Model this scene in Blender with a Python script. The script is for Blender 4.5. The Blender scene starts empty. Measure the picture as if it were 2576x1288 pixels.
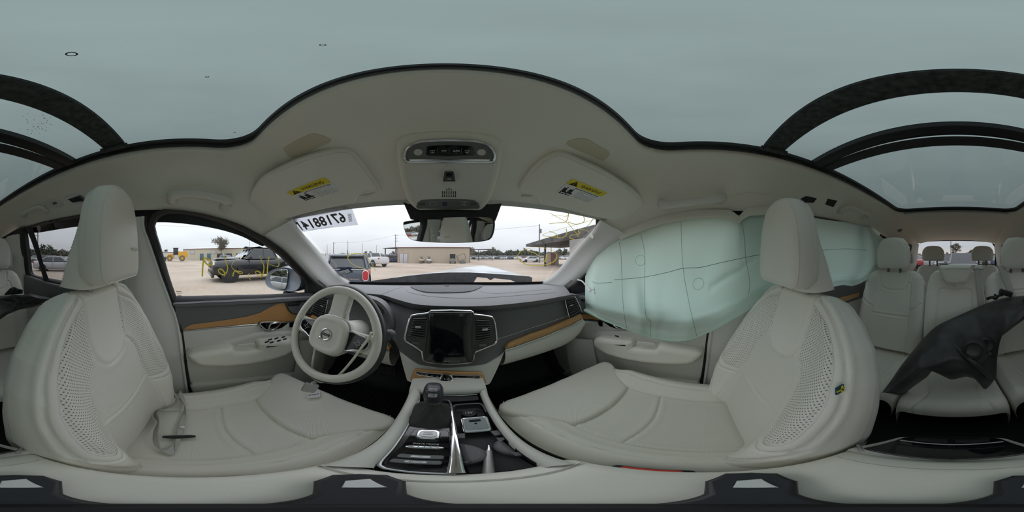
import bpy, bmesh, math, random
import numpy as np
from mathutils import Vector, Matrix
from mathutils.geometry import tessellate_polygon

# ------------------------------------------------------------------ camera, sky, exposure
H = 1.50            # camera height above the yard (metres)
C0 = 1120.0         # photo column that looks straight ahead along the car
W_, H_ = 2576.0, 1288.0
XC = 0.008          # centre line of the car relative to the camera
sc = bpy.context.scene
COL = sc.collection
cam_d = bpy.data.cameras.new('camera'); cam = bpy.data.objects.new('camera', cam_d); COL.objects.link(cam)
cam_d.type = 'PANO'
try: cam_d.panorama_type = 'EQUIRECTANGULAR'
except Exception: cam_d.cycles.panorama_type = 'EQUIRECTANGULAR'
cam.location = (0, 0, H)
cam.rotation_euler = (math.pi/2, 0, -(1288.0-C0)/W_*2*math.pi)
cam_d.clip_start = 0.005; cam_d.clip_end = 2000
sc.camera = cam
sc.view_settings.view_transform = 'Standard'
sc.view_settings.look = 'None'
sc.view_settings.gamma = 1.0
sc.view_settings.exposure = 0.65
sc.view_settings.use_curve_mapping = False
try:
    sc.cycles.use_denoising = True
    sc.cycles.max_bounces = 14; sc.cycles.diffuse_bounces = 7; sc.cycles.glossy_bounces = 5
    sc.cycles.transmission_bounces = 6; sc.cycles.transparent_max_bounces = 24
    sc.cycles.sample_clamp_indirect = 6.0
    sc.cycles.caustics_reflective = False; sc.cycles.caustics_refractive = False
except Exception: pass

# overcast sky: an even cloud deck, brighter overhead than at the horizon, a warm rim low behind the car
wd = bpy.data.worlds.new('overcast_sky'); sc.world = wd; wd.use_nodes = True
nt = wd.node_tree; nt.nodes.clear()
def N(t, **k):
    n = nt.nodes.new(t)
    for a, b in k.items(): setattr(n, a, b)
    return n
L = lambda a, b: nt.links.new(a, b)
out = N('ShaderNodeOutputWorld'); bg = N('ShaderNodeBackground'); L(bg.outputs[0], out.inputs[0])
tc = N('ShaderNodeTexCoord'); sep = N('ShaderNodeSeparateXYZ'); L(tc.outputs['Generated'], sep.inputs[0])
ramp = N('ShaderNodeValToRGB'); L(sep.outputs['Z'], ramp.inputs[0])
cr = ramp.color_ramp       # CIE standard overcast sky, L = Lz (1 + 2 sin h) / 3, over the whole dome
LZ = (1.80, 1.86, 1.95)
for i in (0, 1):
    e = cr.elements[i]; e.position = float(i); e.color = (*[v*(1 if i else 1/3)/2.3 for v in LZ], 1)
mp = N('ShaderNodeMapping'); mp.inputs['Scale'].default_value = (1.2, 1.2, 5.0); L(tc.outputs['Generated'], mp.inputs[0])
nz = N('ShaderNodeTexNoise'); nz.inputs['Scale'].default_value = 1.6; nz.inputs['Detail'].default_value = 5; L(mp.outputs[0], nz.inputs[0])
mr = N('ShaderNodeMapRange'); mr.inputs[1].default_value = .3; mr.inputs[2].default_value = .7; mr.inputs[3].default_value = .93; mr.inputs[4].default_value = 1.06
L(nz.outputs[0], mr.inputs[0])
mul = N('ShaderNodeMix', data_type='RGBA', blend_type='MULTIPLY'); mul.inputs[0].default_value = 1
L(ramp.outputs[0], mul.inputs[6]); L(mr.outputs[0], mul.inputs[7])
# warm band low in the sky behind the car (-Y)
neg = N('ShaderNodeMath', operation='MULTIPLY'); neg.inputs[1].default_value = -1.0; L(sep.outputs['Y'], neg.inputs[0])
m1 = N('ShaderNodeMapRange'); m1.inputs[1].default_value = .55; m1.inputs[2].default_value = 1.0; L(neg.outputs[0], m1.inputs[0])
m2 = N('ShaderNodeMapRange'); m2.inputs[1].default_value = .055; m2.inputs[2].default_value = .01; L(sep.outputs['Z'], m2.inputs[0])
mm = N('ShaderNodeMath', operation='MULTIPLY'); L(m1.outputs[0], mm.inputs[0]); L(m2.outputs[0], mm.inputs[1])
mm2 = N('ShaderNodeMath', operation='MULTIPLY'); mm2.inputs[1].default_value = .7; L(mm.outputs[0], mm2.inputs[0])
wm = N('ShaderNodeMix', data_type='RGBA'); L(mm2.outputs[0], wm.inputs[0]); L(mul.outputs[2], wm.inputs[6]); wm.inputs[7].default_value = (.92/2.3, .80/2.3, .69/2.3, 1)
L(wm.outputs[2], bg.inputs[0]); bg.inputs[1].default_value = 2.3

# ------------------------------------------------------------------ photo pixel -> direction / point (relative to the camera)
def ray(px, py):
    az = (px-C0)*2*math.pi/W_; el = (644.0-py)*math.pi/H_
    return np.array([math.sin(az)*math.cos(el), math.cos(az)*math.cos(el), math.sin(el)])
def atX(px, py, x): d = ray(px, py); return d*(x/d[0])
def atY(px, py, y): d = ray(px, py); return d*(y/d[1])
def atZ(px, py, z): d = ray(px, py); return d*(z/d[2])
def atH(px, py, r): d = ray(px, py); return d*(r/math.hypot(d[0], d[1]))
def plane(px, py, p0, n):
    d = ray(px, py); n = np.array(n, float); return d*(np.dot(n, p0)/np.dot(n, d))
def hit(px, py, f, lo=.05, hi=4.0, n=400):
    """first crossing of f(p)=0 along the ray"""
    d = ray(px, py); t0 = lo; v0 = f(d*lo)
    for i in range(1, n+1):
        t1 = lo+(hi-lo)*i/n; v1 = f(d*t1)
        if v0*v1 <= 0:
            for _ in range(30):
                tm = (t0+t1)/2; vm = f(d*tm)
                if v0*vm <= 0: t1 = tm
                else: t0, v0 = tm, vm
            return d*(t0+t1)/2
        t0, v0 = t1, v1
    return d*1.0
def side(px, py, a=.70, b=.18, inset=0.0):
    """a point on the sloping side wall |x-XC| = a - b z"""
    d = ray(px, py); s = 1 if d[0] > 0 else -1
    # s*(t dx - XC) = a - inset - b t dz
    return d*((a-inset+s*XC)/(s*d[0]+b*d[2]))

def cr_spline(pts, n, closed=False):
    """Catmull-Rom through pts -> n points"""
    P = np.array(pts, float)
    if closed: Q = np.vstack([P[-1], P, P[0], P[1]]); m = len(P)
    else: Q = np.vstack([2*P[0]-P[1], P, 2*P[-1]-P[-2]]); m = len(P)-1
    seg = np.linalg.norm(np.diff(np.vstack([P, P[:1]]) if closed else P, axis=0), axis=1)
    cum = np.concatenate([[0], np.cumsum(seg)])
    s = np.linspace(0, cum[-1], n, endpoint=not closed)
    k = np.clip(np.searchsorted(cum, s, side='right')-1, 0, m-1)
    t = ((s-cum[k])/np.maximum(seg[k], 1e-9))[:, None]
    p0, p1, p2, p3 = Q[k], Q[k+1], Q[k+2], Q[k+3]
    return .5*((2*p1)+(-p0+p2)*t+(2*p0-5*p1+4*p2-p3)*t*t+(-p0+3*p1-3*p2+p3)*t**3)
def poly_res(pts, n, closed=False):
    P = np.array(pts, float)
    if closed: P = np.vstack([P, P[:1]])
    seg = np.linalg.norm(np.diff(P, axis=0), axis=1); cum = np.concatenate([[0], np.cumsum(seg)])
    s = np.linspace(0, cum[-1], n, endpoint=not closed)
    return np.stack([np.interp(s, cum, P[:, i]) for i in range(P.shape[1])], 1)
def smooth(e0, e1, x):
    t = np.clip((np.asarray(x, float)-e0)/(e1-e0), 0, 1); return t*t*(3-2*t)
def nrm(v):
    v = np.array(v, float); return v/max(np.linalg.norm(v), 1e-12)
def frame(fwd, up=(0, 0, 1)):
    """right, up, fwd axes for a thing facing fwd"""
    f = nrm(fwd); r = np.cross(f, up)
    if np.linalg.norm(r) < 1e-6: r = np.array([1., 0, 0])
    r = nrm(r); u = np.cross(r, f); return r, u, f

# ------------------------------------------------------------------ mesh builder (coordinates relative to the camera)
class MB:
    def __init__(s): s.v = []; s.f = []; s.m = []; s.uv = []; s.cm = 0; s.nv = 0
    def mat(s, k): s.cm = k; return s
    def add(s, verts, faces, uv=None):
        verts = np.asarray(verts, float).reshape(-1, 3); o = s.nv
        s.v.append(verts); s.nv += len(verts)
        s.uv.append(np.asarray(uv, float) if uv is not None else np.zeros((len(verts), 2)))
        for q in faces: s.f.append(tuple(int(i)+o for i in q)); s.m.append(s.cm)
        return s
    def grid(s, G, cu=False, cv=False, flip=False, uv=None, keep=None):
        G = np.asarray(G, float); nu, nv = G.shape[:2]; F = []
        for i in range(nu if cu else nu-1):
            for j in range(nv if cv else nv-1):
                if keep is not None and not keep(i, j): continue
                a = i*nv+j; b = ((i+1) % nu)*nv+j; c = ((i+1) % nu)*nv+(j+1) % nv; d = i*nv+(j+1) % nv
                F.append((a, d, c, b) if flip else (a, b, c, d))
        return s.add(G.reshape(-1, 3), F, None if uv is None else np.asarray(uv).reshape(-1, 2))
    def loft(s, rings, closed=True, cap=True, flip=False):
        G = np.asarray(rings, float); s.grid(G, cv=closed, flip=flip)
        if cap and closed:
            n = G.shape[1]; base = s.nv-G.shape[0]*n; k = G.shape[0]-1
            a = tuple(base+i for i in range(n)); b = tuple(base+k*n+i for i in range(n))
            s.f.append(a if not flip else a[::-1]); s.m.append(s.cm); s.f.append(b[::-1] if not flip else b); s.m.append(s.cm)
        return s
    def tube(s, path, r, n=8, cap=True, closed=False, ry=None, up=(0, 0, 1)):
        P = np.asarray(path, float); k = len(P); R = np.broadcast_to(np.asarray(r, float), (k,)); RY = R if ry is None else np.broadcast_to(np.asarray(ry, float), (k,))
        if closed: T = np.roll(P, -1, 0)-np.roll(P, 1, 0)
        else: T = np.gradient(P, axis=0)
        T = T/np.maximum(np.linalg.norm(T, axis=1, keepdims=True), 1e-12)
        up = np.array(up, float)
        if abs(np.dot(T[0], up)) > .95: up = np.array([1., 0, 0]) if abs(T[0][0]) < .9 else np.array([0, 1., 0])
        u = nrm(up-T[0]*np.dot(up, T[0])); rings = []; a = np.linspace(0, 2*math.pi, n, endpoint=False)
        for i in range(k):
            u = nrm(u-T[i]*np.dot(u, T[i])); w = np.cross(T[i], u)
            rings.append(P[i]+np.outer(np.cos(a)*R[i], w)+np.outer(np.sin(a)*RY[i], u))
        if closed: return s.grid(np.array(rings), cu=True, cv=True)
        return s.loft(rings, cap=cap)
    def prism(s, outline, depth, closed=True):
        """3-D planar outline extruded by vector depth"""
        P = np.asarray(outline, float); n = len(P); d = np.asarray(depth, float); o = s.nv
        s.v.append(P); s.v.append(P+d); s.nv += 2*n; s.uv.append(np.zeros((2*n, 2)))
        T = tessellate_polygon([[Vector(p) for p in P]])
        for t in T:
            s.f.append(tuple(o+i for i in t)); s.m.append(s.cm); s.f.append(tuple(o+n+i for i in t[::-1])); s.m.append(s.cm)
        for i in range(n):
            j = (i+1) % n; s.f.append((o+i, o+j, o+n+j, o+n+i)); s.m.append(s.cm)
        return s
    def face(s, outline, uv=None):
        P = np.asarray(outline, float); T = tessellate_polygon([[Vector(p) for p in P]])
        return s.add(P, T, uv)
    def box(s, c, size, R=None, bev=0.0, seg=2):
        bm = bmesh.new(); bmesh.ops.create_cube(bm, size=1.0)
        for v in bm.verts: v.co = Vector((v.co.x*size[0], v.co.y*size[1], v.co.z*size[2]))
        if bev > 0:
            bmesh.ops.bevel(bm, geom=bm.edges[:], offset=min(bev, .49*min(size)), segments=seg, profile=.5, affect='EDGES')
        bm.verts.index_update(); V = np.array([v.co[:] for v in bm.verts]); F = [[v.index for v in f.verts] for f in bm.faces]; bm.free()
        if R is not None: V = V @ np.asarray(R, float)      # rows of R = local axes in world
        return s.add(V+np.asarray(c, float), F)
    def cyl(s, p0, p1, r0, r1=None, n=24, cap=True):
        r1 = r0 if r1 is None else r1
        return s.tube([p0, p1], [r0, r1], n=n, cap=cap)
    def lathe(s, prof, c, axis=(0, 0, 1), n=32, cap=True):
        r, u, f = frame(axis, (0, 0, 1) if abs(nrm(axis)[2]) < .9 else (0, 1, 0)); a = np.linspace(0, 2*math.pi, n, endpoint=False)
        rings = [np.asarray(c, float)+np.outer(np.cos(a)*q[0], r)+np.outer(np.sin(a)*q[0], u)+f*q[1] for q in prof]
        return s.loft(rings, cap=cap)
    def sphere(s, c, rad, n=16, m=10, R=None):
        rad = np.broadcast_to(np.asarray(rad, float), (3,)); G = []
        for i in range(m+1):
            th = math.pi*i/m; a = np.linspace(0, 2*math.pi, n, endpoint=False)
            q = np.stack([np.cos(a)*math.sin(th), np.sin(a)*math.sin(th), np.full(n, math.cos(th))], 1)*rad
            if R is not None: q = q @ np.asarray(R, float)
            G.append(q+np.asarray(c, float))
        return s.grid(np.array(G), cv=True)
    def xform(s, M):
        M = np.asarray(M, float); s.v = [v @ M[:3, :3].T+M[:3, 3] for v in s.v]; return s
    def verts(s): return np.vstack(s.v)

WO = {}     # object -> world origin
def _bm_mesh(name, V, F, M, UV, mats, smooth_deg, bev=None):
    me = bpy.data.meshes.new(name)
    me.from_pydata([tuple(v) for v in V], [], F)
    for m in mats: me.materials.append(m)
    if len(mats) > 1: me.polygons.foreach_set('material_index', np.array(M, dtype=np.int32))
    if np.abs(UV).sum() > 0:
        lay = me.uv_layers.new(name='UVMap'); li = np.empty(len(me.loops), dtype=np.int32); me.loops.foreach_get('vertex_index', li)
        lay.data.foreach_set('uv', UV[li].astype(np.float32).ravel())
    bm = bmesh.new(); bm.from_mesh(me); bmesh.ops.recalc_face_normals(bm, faces=bm.faces[:]); bm.to_mesh(me); bm.free()
    if smooth_deg > 0:
        me.polygons.foreach_set('use_smooth', np.ones(len(me.polygons), dtype=bool))
        if smooth_deg < 180: me.set_sharp_from_angle(angle=math.radians(smooth_deg))
    me.update(); return me
def obj(name, mb, mat, parent=None, smooth_deg=38, label=None, cat=None, group=None, kind=None, solid=0.0, subsurf=0, offset=0.0):
    V = mb.verts(); lo, hi = V.min(0), V.max(0); o0 = np.array([(lo[0]+hi[0])/2, (lo[1]+hi[1])/2, lo[2]])
    mats = mat if isinstance(mat, (list, tuple)) else [mat]
    me = _bm_mesh(name, V-o0, mb.f, mb.m, np.vstack(mb.uv), mats, smooth_deg)
    o = bpy.data.objects.new(name, me); COL.objects.link(o)
    world = o0+np.array([0, 0, H]); WO[o.name] = world
    if parent is not None: o.parent = parent; o.location = world-WO[parent.name]
    else: o.location = world
    if solid: md = o.modifiers.new('thickness', 'SOLIDIFY'); md.thickness = solid; md.offset = offset
    if subsurf: md = o.modifiers.new('subdivision', 'SUBSURF'); md.levels = subsurf; md.render_levels = subsurf
    tag(o, label, cat, group, kind); return o
def tag(o, label=None, cat=None, group=None, kind=None):
    if label: o['label'] = label
    if cat: o['category'] = cat
    if group: o['group'] = group
    if kind: o['kind'] = kind
    return o
def thing(name, label, cat, loc, group=None, kind=None):
    o = bpy.data.objects.new(name, None); COL.objects.link(o); w = np.array(loc, float)+np.array([0, 0, H])
    o.location = w; o.empty_display_size = .05; WO[o.name] = w; tag(o, label, cat, group, kind); return o
def dup(root, loc, rotz=0.0, label=None, group=None, mats=None, scale=None):
    """copy of a thing with its parts and sub-parts (mesh data shared)"""
    def cp(o, par):
        c = o.copy(); COL.objects.link(c)
        if par is not None: c.parent = par
        for ch in list(o.children): cp(ch, c)
        return c
    kids = list(root.children); r = root.copy(); COL.objects.link(r)
    r.location = np.array(loc, float)+np.array([0, 0, H]); r.rotation_euler = (0, 0, rotz)
    if scale: r.scale = scale
    for ch in kids: cp(ch, r)
    if label: r['label'] = label
    if group: r['group'] = group
    return r

# ------------------------------------------------------------------ text as flat geometry
def text_mb(mb, txt, c, right, up, height, width=None, depth=.0004, mirror=False, font_bold=False, align='CENTER', thick=0.0):
    cu = bpy.data.curves.new('txt', 'FONT'); cu.body = txt; cu.size = 1.0; cu.align_x = 'LEFT'; cu.resolution_u = 2
    if thick: cu.offset = thick
    o = bpy.data.objects.new('txt', cu); COL.objects.link(o); dg = bpy.context.evaluated_depsgraph_get(); ev = o.evaluated_get(dg); me = ev.to_mesh()
    V = np.array([v.co[:] for v in me.vertices]) if len(me.vertices) else np.zeros((0, 3)); F = [list(p.vertices) for p in me.polygons]
    ev.to_mesh_clear(); bpy.data.objects.remove(o); bpy.data.curves.remove(cu)
    if not len(V): return mb
    lo, hi = V.min(0), V.max(0); sz = hi-lo; k = height/max(sz[1], 1e-6); kx = (width/max(sz[0], 1e-6)) if width else k
    q = (V-(lo+hi)/2); q = q*np.array([kx*(-1 if mirror else 1), k, 0])
    right = nrm(right); up = nrm(up); n = np.cross(right, up)
    mb.add(np.asarray(c, float)+np.outer(q[:, 0], right)+np.outer(q[:, 1], up)+n*depth, F); return mb

# ------------------------------------------------------------------ materials
MATS = {}
def mat(name, col, rough=.55, metal=0.0, bump=0.0, bscale=300.0, var=0.0, vscale=6.0, spec=.5, coat=0.0, alpha=1.0, sub=None, bdist=.001):
    if name in MATS: return MATS[name]
    m = bpy.data.materials.new(name); m.use_nodes = True; t = m.node_tree; b = t.nodes['Principled BSDF']
    b.inputs['Base Color'].default_value = (*col, 1); b.inputs['Roughness'].default_value = rough; b.inputs['Metallic'].default_value = metal
    b.inputs['Specular IOR Level'].default_value = spec; b.inputs['Coat Weight'].default_value = coat; b.inputs['Coat Roughness'].default_value = .05
    co = None
    if bump or var:
        co = t.nodes.new('ShaderNodeTexCoord')
    if var:
        n = t.nodes.new('ShaderNodeTexNoise'); n.inputs['Scale'].default_value = vscale; n.inputs['Detail'].default_value = 4; t.links.new(co.outputs['Object'], n.inputs[0])
        r = t.nodes.new('ShaderNodeMapRange'); r.inputs[1].default_value = .3; r.inputs[2].default_value = .7; r.inputs[3].default_value = 1-var; r.inputs[4].default_value = 1+var; t.links.new(n.outputs[0], r.inputs[0])
        x = t.nodes.new('ShaderNodeMix'); x.data_type = 'RGBA'; x.blend_type = 'MULTIPLY'; x.inputs[0].default_value = 1; x.inputs[6].default_value = (*col, 1); t.links.new(r.outputs[0], x.inputs[7]); t.links.new(x.outputs[2], b.inputs['Base Color'])
    if bump:
        n = t.nodes.new('ShaderNodeTexNoise'); n.inputs['Scale'].default_value = bscale; n.inputs['Detail'].default_value = 3; t.links.new(co.outputs['Object'], n.inputs[0])
        k = t.nodes.new('ShaderNodeBump'); k.inputs['Strength'].default_value = bump; k.inputs['Distance'].default_value = bdist; t.links.new(n.outputs[0], k.inputs['Height']); t.links.new(k.outputs[0], b.inputs['Normal'])
    MATS[name] = m; return m
def glass(name, tint, refl=.06, rough=.02):
    """thin pane: tinted see-through plus a weak mirror reflection"""
    if name in MATS: return MATS[name]
    m = bpy.data.materials.new(name); m.use_nodes = True; t = m.node_tree; t.nodes.clear()
    o = t.nodes.new('ShaderNodeOutputMaterial'); mx = t.nodes.new('ShaderNodeMixShader'); tr = t.nodes.new('ShaderNodeBsdfTransparent'); gl = t.nodes.new('ShaderNodeBsdfGlossy'); lw = t.nodes.new('ShaderNodeFresnel')
    tr.inputs[0].default_value = (*tint, 1); gl.inputs['Roughness'].default_value = rough; lw.inputs[0].default_value = 1.25
    gl.inputs[0].default_value = (.8, .8, .8, 1)
    mu = t.nodes.new('ShaderNodeMath'); mu.operation = 'MULTIPLY'; mu.inputs[1].default_value = refl/.05; mu.use_clamp = True; t.links.new(lw.outputs[0], mu.inputs[0])
    cl = t.nodes.new('ShaderNodeMath'); cl.operation = 'MINIMUM'; cl.inputs[1].default_value = .10; t.links.new(mu.outputs[0], cl.inputs[0])
    t.links.new(cl.outputs[0], mx.inputs[0]); t.links.new(tr.outputs[0], mx.inputs[1]); t.links.new(gl.outputs[0], mx.inputs[2]); t.links.new(mx.outputs[0], o.inputs[0])
    MATS[name] = m; return m
def wood(name, c1, c2, sc_=(3, 90, 90)):
    if name in MATS: return MATS[name]
    m = mat(name, c1, .38, coat=.3); t = m.node_tree; b = t.nodes['Principled BSDF']
    co = t.nodes.new('ShaderNodeTexCoord'); mp = t.nodes.new('ShaderNodeMapping'); mp.inputs['Scale'].default_value = sc_; t.links.new(co.outputs['Object'], mp.inputs[0])
    n = t.nodes.new('ShaderNodeTexNoise'); n.inputs['Scale'].default_value = 3; n.inputs['Detail'].default_value = 6; t.links.new(mp.outputs[0], n.inputs[0])
    r = t.nodes.new('ShaderNodeValToRGB'); r.color_ramp.elements[0].color = (*c1, 1); r.color_ramp.elements[1].color = (*c2, 1); r.color_ramp.elements[0].position = .35; r.color_ramp.elements[1].position = .7
    t.links.new(n.outputs[0], r.inputs[0]); t.links.new(r.outputs[0], b.inputs['Base Color']); return m
def perforated(name, col, pitch=.0042, r=.28, dark=.35):
    """leather with rows of punched holes (UV in metres)"""
    if name in MATS: return MATS[name]
    m = mat(name, col, .5, bump=.12, bscale=500); t = m.node_tree; b = t.nodes['Principled BSDF']
    uv = t.nodes.new('ShaderNodeUVMap'); sc1 = t.nodes.new('ShaderNodeVectorMath'); sc1.operation = 'SCALE'; sc1.inputs['Scale'].default_value = 1/pitch; t.links.new(uv.outputs[0], sc1.inputs[0])
    rot = t.nodes.new('ShaderNodeVectorRotate'); rot.rotation_type = 'Z_AXIS'; rot.inputs['Angle'].default_value = math.pi/4; t.links.new(sc1.outputs[0], rot.inputs['Vector'])
    fr = t.nodes.new('ShaderNodeVectorMath'); fr.operation = 'FRACTION'; t.links.new(rot.outputs[0], fr.inputs[0])
    sb = t.nodes.new('ShaderNodeVectorMath'); sb.operation = 'SUBTRACT'; sb.inputs[1].default_value = (.5, .5, 0); t.links.new(fr.outputs[0], sb.inputs[0])
    sx = t.nodes.new('ShaderNodeSeparateXYZ'); t.links.new(sb.outputs[0], sx.inputs[0]); cb = t.nodes.new('ShaderNodeCombineXYZ'); t.links.new(sx.outputs[0], cb.inputs[0]); t.links.new(sx.outputs[1], cb.inputs[1])
    ln = t.nodes.new('ShaderNodeVectorMath'); ln.operation = 'LENGTH'; t.links.new(cb.outputs[0], ln.inputs[0])
    st = t.nodes.new('ShaderNodeMapRange'); st.inputs[1].default_value = r*.7; st.inputs[2].default_value = r*1.25; st.inputs[3].default_value = dark; st.inputs[4].default_value = 1.0; t.links.new(ln.outputs['Value'], st.inputs[0])
    x = t.nodes.new('ShaderNodeMix'); x.data_type = 'RGBA'; x.blend_type = 'MULTIPLY'; x.inputs[0].default_value = 1; x.inputs[6].default_value = (*col, 1); t.links.new(st.outputs[0], x.inputs[7]); t.links.new(x.outputs[2], b.inputs['Base Color'])
    return m
LEATHER = (.82, .80, .725)
def M_(k): return MATS[k]
mat('leather', LEATHER, .48, bump=.10, bscale=420, var=.015, vscale=8)
perforated('perf_fine', LEATHER, .0030, .24, .55); perforated('perf_coarse', LEATHER, .0066, .22, .22)
mat('seam', (.62, .605, .55), .8); mat('stitch', (.75, .74, .70), .7)
mat('headliner', (.82, .80, .71), .95, bump=.25, bscale=900, var=.01); mat('pillar', (.82, .81, .78), .75, bump=.05, bscale=500)
mat('plastic_beige', (.68, .67, .62), .6, bump=.06, bscale=700); mat('charcoal', (.145, .147, .152), .55, bump=.12, bscale=800)
mat('dash_top', (.15, .152, .16), .55, bump=.15, bscale=900); mat('black', (.012, .012, .013), .5); mat('rubber', (.02, .02, .021), .65); mat('gloss', (.006, .006, .008), .06, coat=.6)
mat('screen', (.004, .005, .007), .05, coat=.3); mat('chrome', (.80, .80, .82), .14, 1.0); mat('silver', (.62, .62, .64), .28, 1.0); mat('satin', (.50, .50, .51), .4, .9)
mat('carpet', (.018, .018, .019), .95, bump=.6, bscale=1500); mat('mat_rubber', (.013, .013, .014), .55, bump=.1, bscale=400)
mat('white', (.80, .80, .80), .5); mat('print', (.02, .02, .02), .6); mat('yellow', (.80, .66, .03), .5); mat('red', (.72, .05, .03), .45)
mat('marker', (.88, .80, .20), .6); mat('belt', (.50, .49, .455), .7, bump=.3, bscale=1200); mat('icon', (.75, .75, .75), .5)
def backlit(m, col, f):
    t = m.node_tree; b = t.nodes['Principled BSDF']; tr = t.nodes.new('ShaderNodeBsdfTranslucent'); tr.inputs[0].default_value = (*col, 1); mx = t.nodes.new('ShaderNodeMixShader'); mx.inputs[0].default_value = f
    t.links.new(b.outputs[0], mx.inputs[1]); t.links.new(tr.outputs[0], mx.inputs[2]); t.links.new(mx.outputs[0], t.nodes['Material Output'].inputs[0]); return m
backlit(M_('marker'), (.80, .72, .22), .5)
wood('wood', (.66, .36, .145), (.50, .255, .095))
glass('g_wind', (.80, .815, .82), .04); glass('g_door', (.77, .80, .805), .04); glass('g_roof', (.098, .121, .117), .015); glass('g_priv', (.36, .37, .38), .04); glass('g_rear', (.48, .49, .50), .04)
# ------------------------------------------------------------------ plates: an outline raised from its surface with rounded edges
def inset_loop(P, n, d):
    """move a planar-ish closed loop inwards by d (along its own surface)"""
    n = nrm(n); P = np.asarray(P, float); a = np.roll(P, 1, 0); b = np.roll(P, -1, 0)
    c = P.mean(0)
    area = np.dot(np.cross(a-c, P-c).sum(0), n); sgn = 1 if area > 0 else -1
    e1 = P-a; e2 = b-P
    e1 /= np.maximum(np.linalg.norm(e1, axis=1, keepdims=True), 1e-9); e2 /= np.maximum(np.linalg.norm(e2, axis=1, keepdims=True), 1e-9)
    n1 = np.cross(n, e1)*sgn; n2 = np.cross(n, e2)*sgn; m = n1+n2
    L_ = np.linalg.norm(m, axis=1, keepdims=True); m = np.where(L_ > .3, m/np.maximum(L_, 1e-9), n1)
    k = np.clip(1/np.maximum((m*n1).sum(1, keepdims=True), .45), 1, 2)
    return P+m*d*k
def plate(mb, outline, n, depth, bev=.004, seg=3, back=False, inner=0.0):
    """closed outline (3-D) -> raised plate; n points out of the surface"""
    n = nrm(n); P = np.asarray(outline, float); bev = min(bev, abs(depth)*.98) if depth > 0 else bev
    rings = [P, P+n*(depth-bev)] if depth > bev*1.02 else [P]
    for k in range(1, seg+1):
        a = k/seg*math.pi/2
        rings.append(inset_loop(P, n, bev*(1-math.cos(a)))+n*(depth-bev+bev*math.sin(a)))
    mb.grid(np.array(rings), cv=True)
    top = rings[-1]
    T = tessellate_polygon([[Vector(p) for p in top]]); mb.add(top, T)
    if back: mb.add(P, [t[::-1] for t in tessellate_polygon([[Vector(p) for p in P]])])
    return mb
def rrect(c, right, up, w, h, r, k=5):
    """rounded rectangle outline in 3-D"""
    c = np.asarray(c, float); right = nrm(right); up = nrm(up); r = min(r, w/2-1e-5, h/2-1e-5); out = []
    for sx, sy, a0 in ((1, 1, 0), (-1, 1, 90), (-1, -1, 180), (1, -1, 270)):
        for i in range(k+1):
            a = math.radians(a0+90*i/k); out.append(c+right*(sx*(w/2-r)+r*math.cos(a))+up*(sy*(h/2-r)+r*math.sin(a)))
    return np.array(out)
def ellipse(c, right, up, a, b, n=32):
    t = np.linspace(0, 2*math.pi, n, endpoint=False); return np.asarray(c, float)+np.outer(np.cos(t)*a, nrm(right))+np.outer(np.sin(t)*b, nrm(up))
def ribbon(mb, A, B, n=40, k=1, bulge=0.0, bn=None, closed=False):
    """surface between two curves"""
    A = poly_res(A, n, closed); B = poly_res(B, n, closed); G = []
    for i in range(k+1):
        t = i/k; q = A*(1-t)+B*t
        if bulge: q = q+np.asarray(bn, float)*bulge*math.sin(math.pi*t)
        G.append(q)
    return mb.grid(np.array(G), cv=closed)
def mirX(mb): mb.v = [v*np.array([-1, 1, 1])+np.array([2*XC, 0, 0]) for v in mb.v]; return mb
def mirp(P): P = np.array(P, float); return P*np.array([-1, 1, 1])+np.array([2*XC, 0, 0])
def both(fn):
    """run a left-hand builder for the left (-1) and right (+1) side"""
    for s in (-1, 1): fn(s)
from mathutils.bvhtree import BVHTree
def bvh_of(mb): return BVHTree.FromPolygons([tuple(v) for v in mb.verts()], mb.f)
def cast(bvh, px, py, lift=0.0):
    d = ray(px, py); h = bvh.ray_cast(Vector((0, 0, 0)), Vector(d), 6.0)
    if h[0] is None: raise RuntimeError('no hit %s %s' % (px, py))
    n = np.array(h[1]); n = n if np.dot(n, d) < 0 else -n
    return np.array(h[0])+n*lift, n

# ------------------------------------------------------------------ headliner (ceiling) as a loft from the roof opening to the door and windscreen tops
edge_px = [(662, 594), (636, 581), (610, 567), (560, 550), (500, 537), (430, 529), (380, 528), (225, 539), (150, 551), (79, 567), (48, 573)]
EDGE = np.array([side(*p) for p in edge_px])                 # left upper door edge, front to rear
def yf(X): return .59-.155*(abs(X)/.58)**2.4                   # plan of the windscreen's top edge
front_px = [(728, 556), (760, 547), (830, 533), (900, 524), (1000, 516), (1060, 515)]
FRONT = np.array([hit(p[0], p[1], lambda q: q[1]-yf(q[0]-XC)) for p in front_px])
FRONT = np.vstack([FRONT, [[XC, yf(0), FRONT[-1][2]+.004]]])
rear_edge = [EDGE[-1], np.array([-.655+XC, -1.6, .165]), np.array([-.62+XC, -2.1, .165]), np.array([-.585+XC, -2.38, .185]), np.array([-.42+XC, -2.45, .225]), np.array([-.2+XC, -2.47, .238]), np.array([XC, -2.475, .24])]
HX, HF, HR, HZ = .475, .168, -1.275, .350
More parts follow.
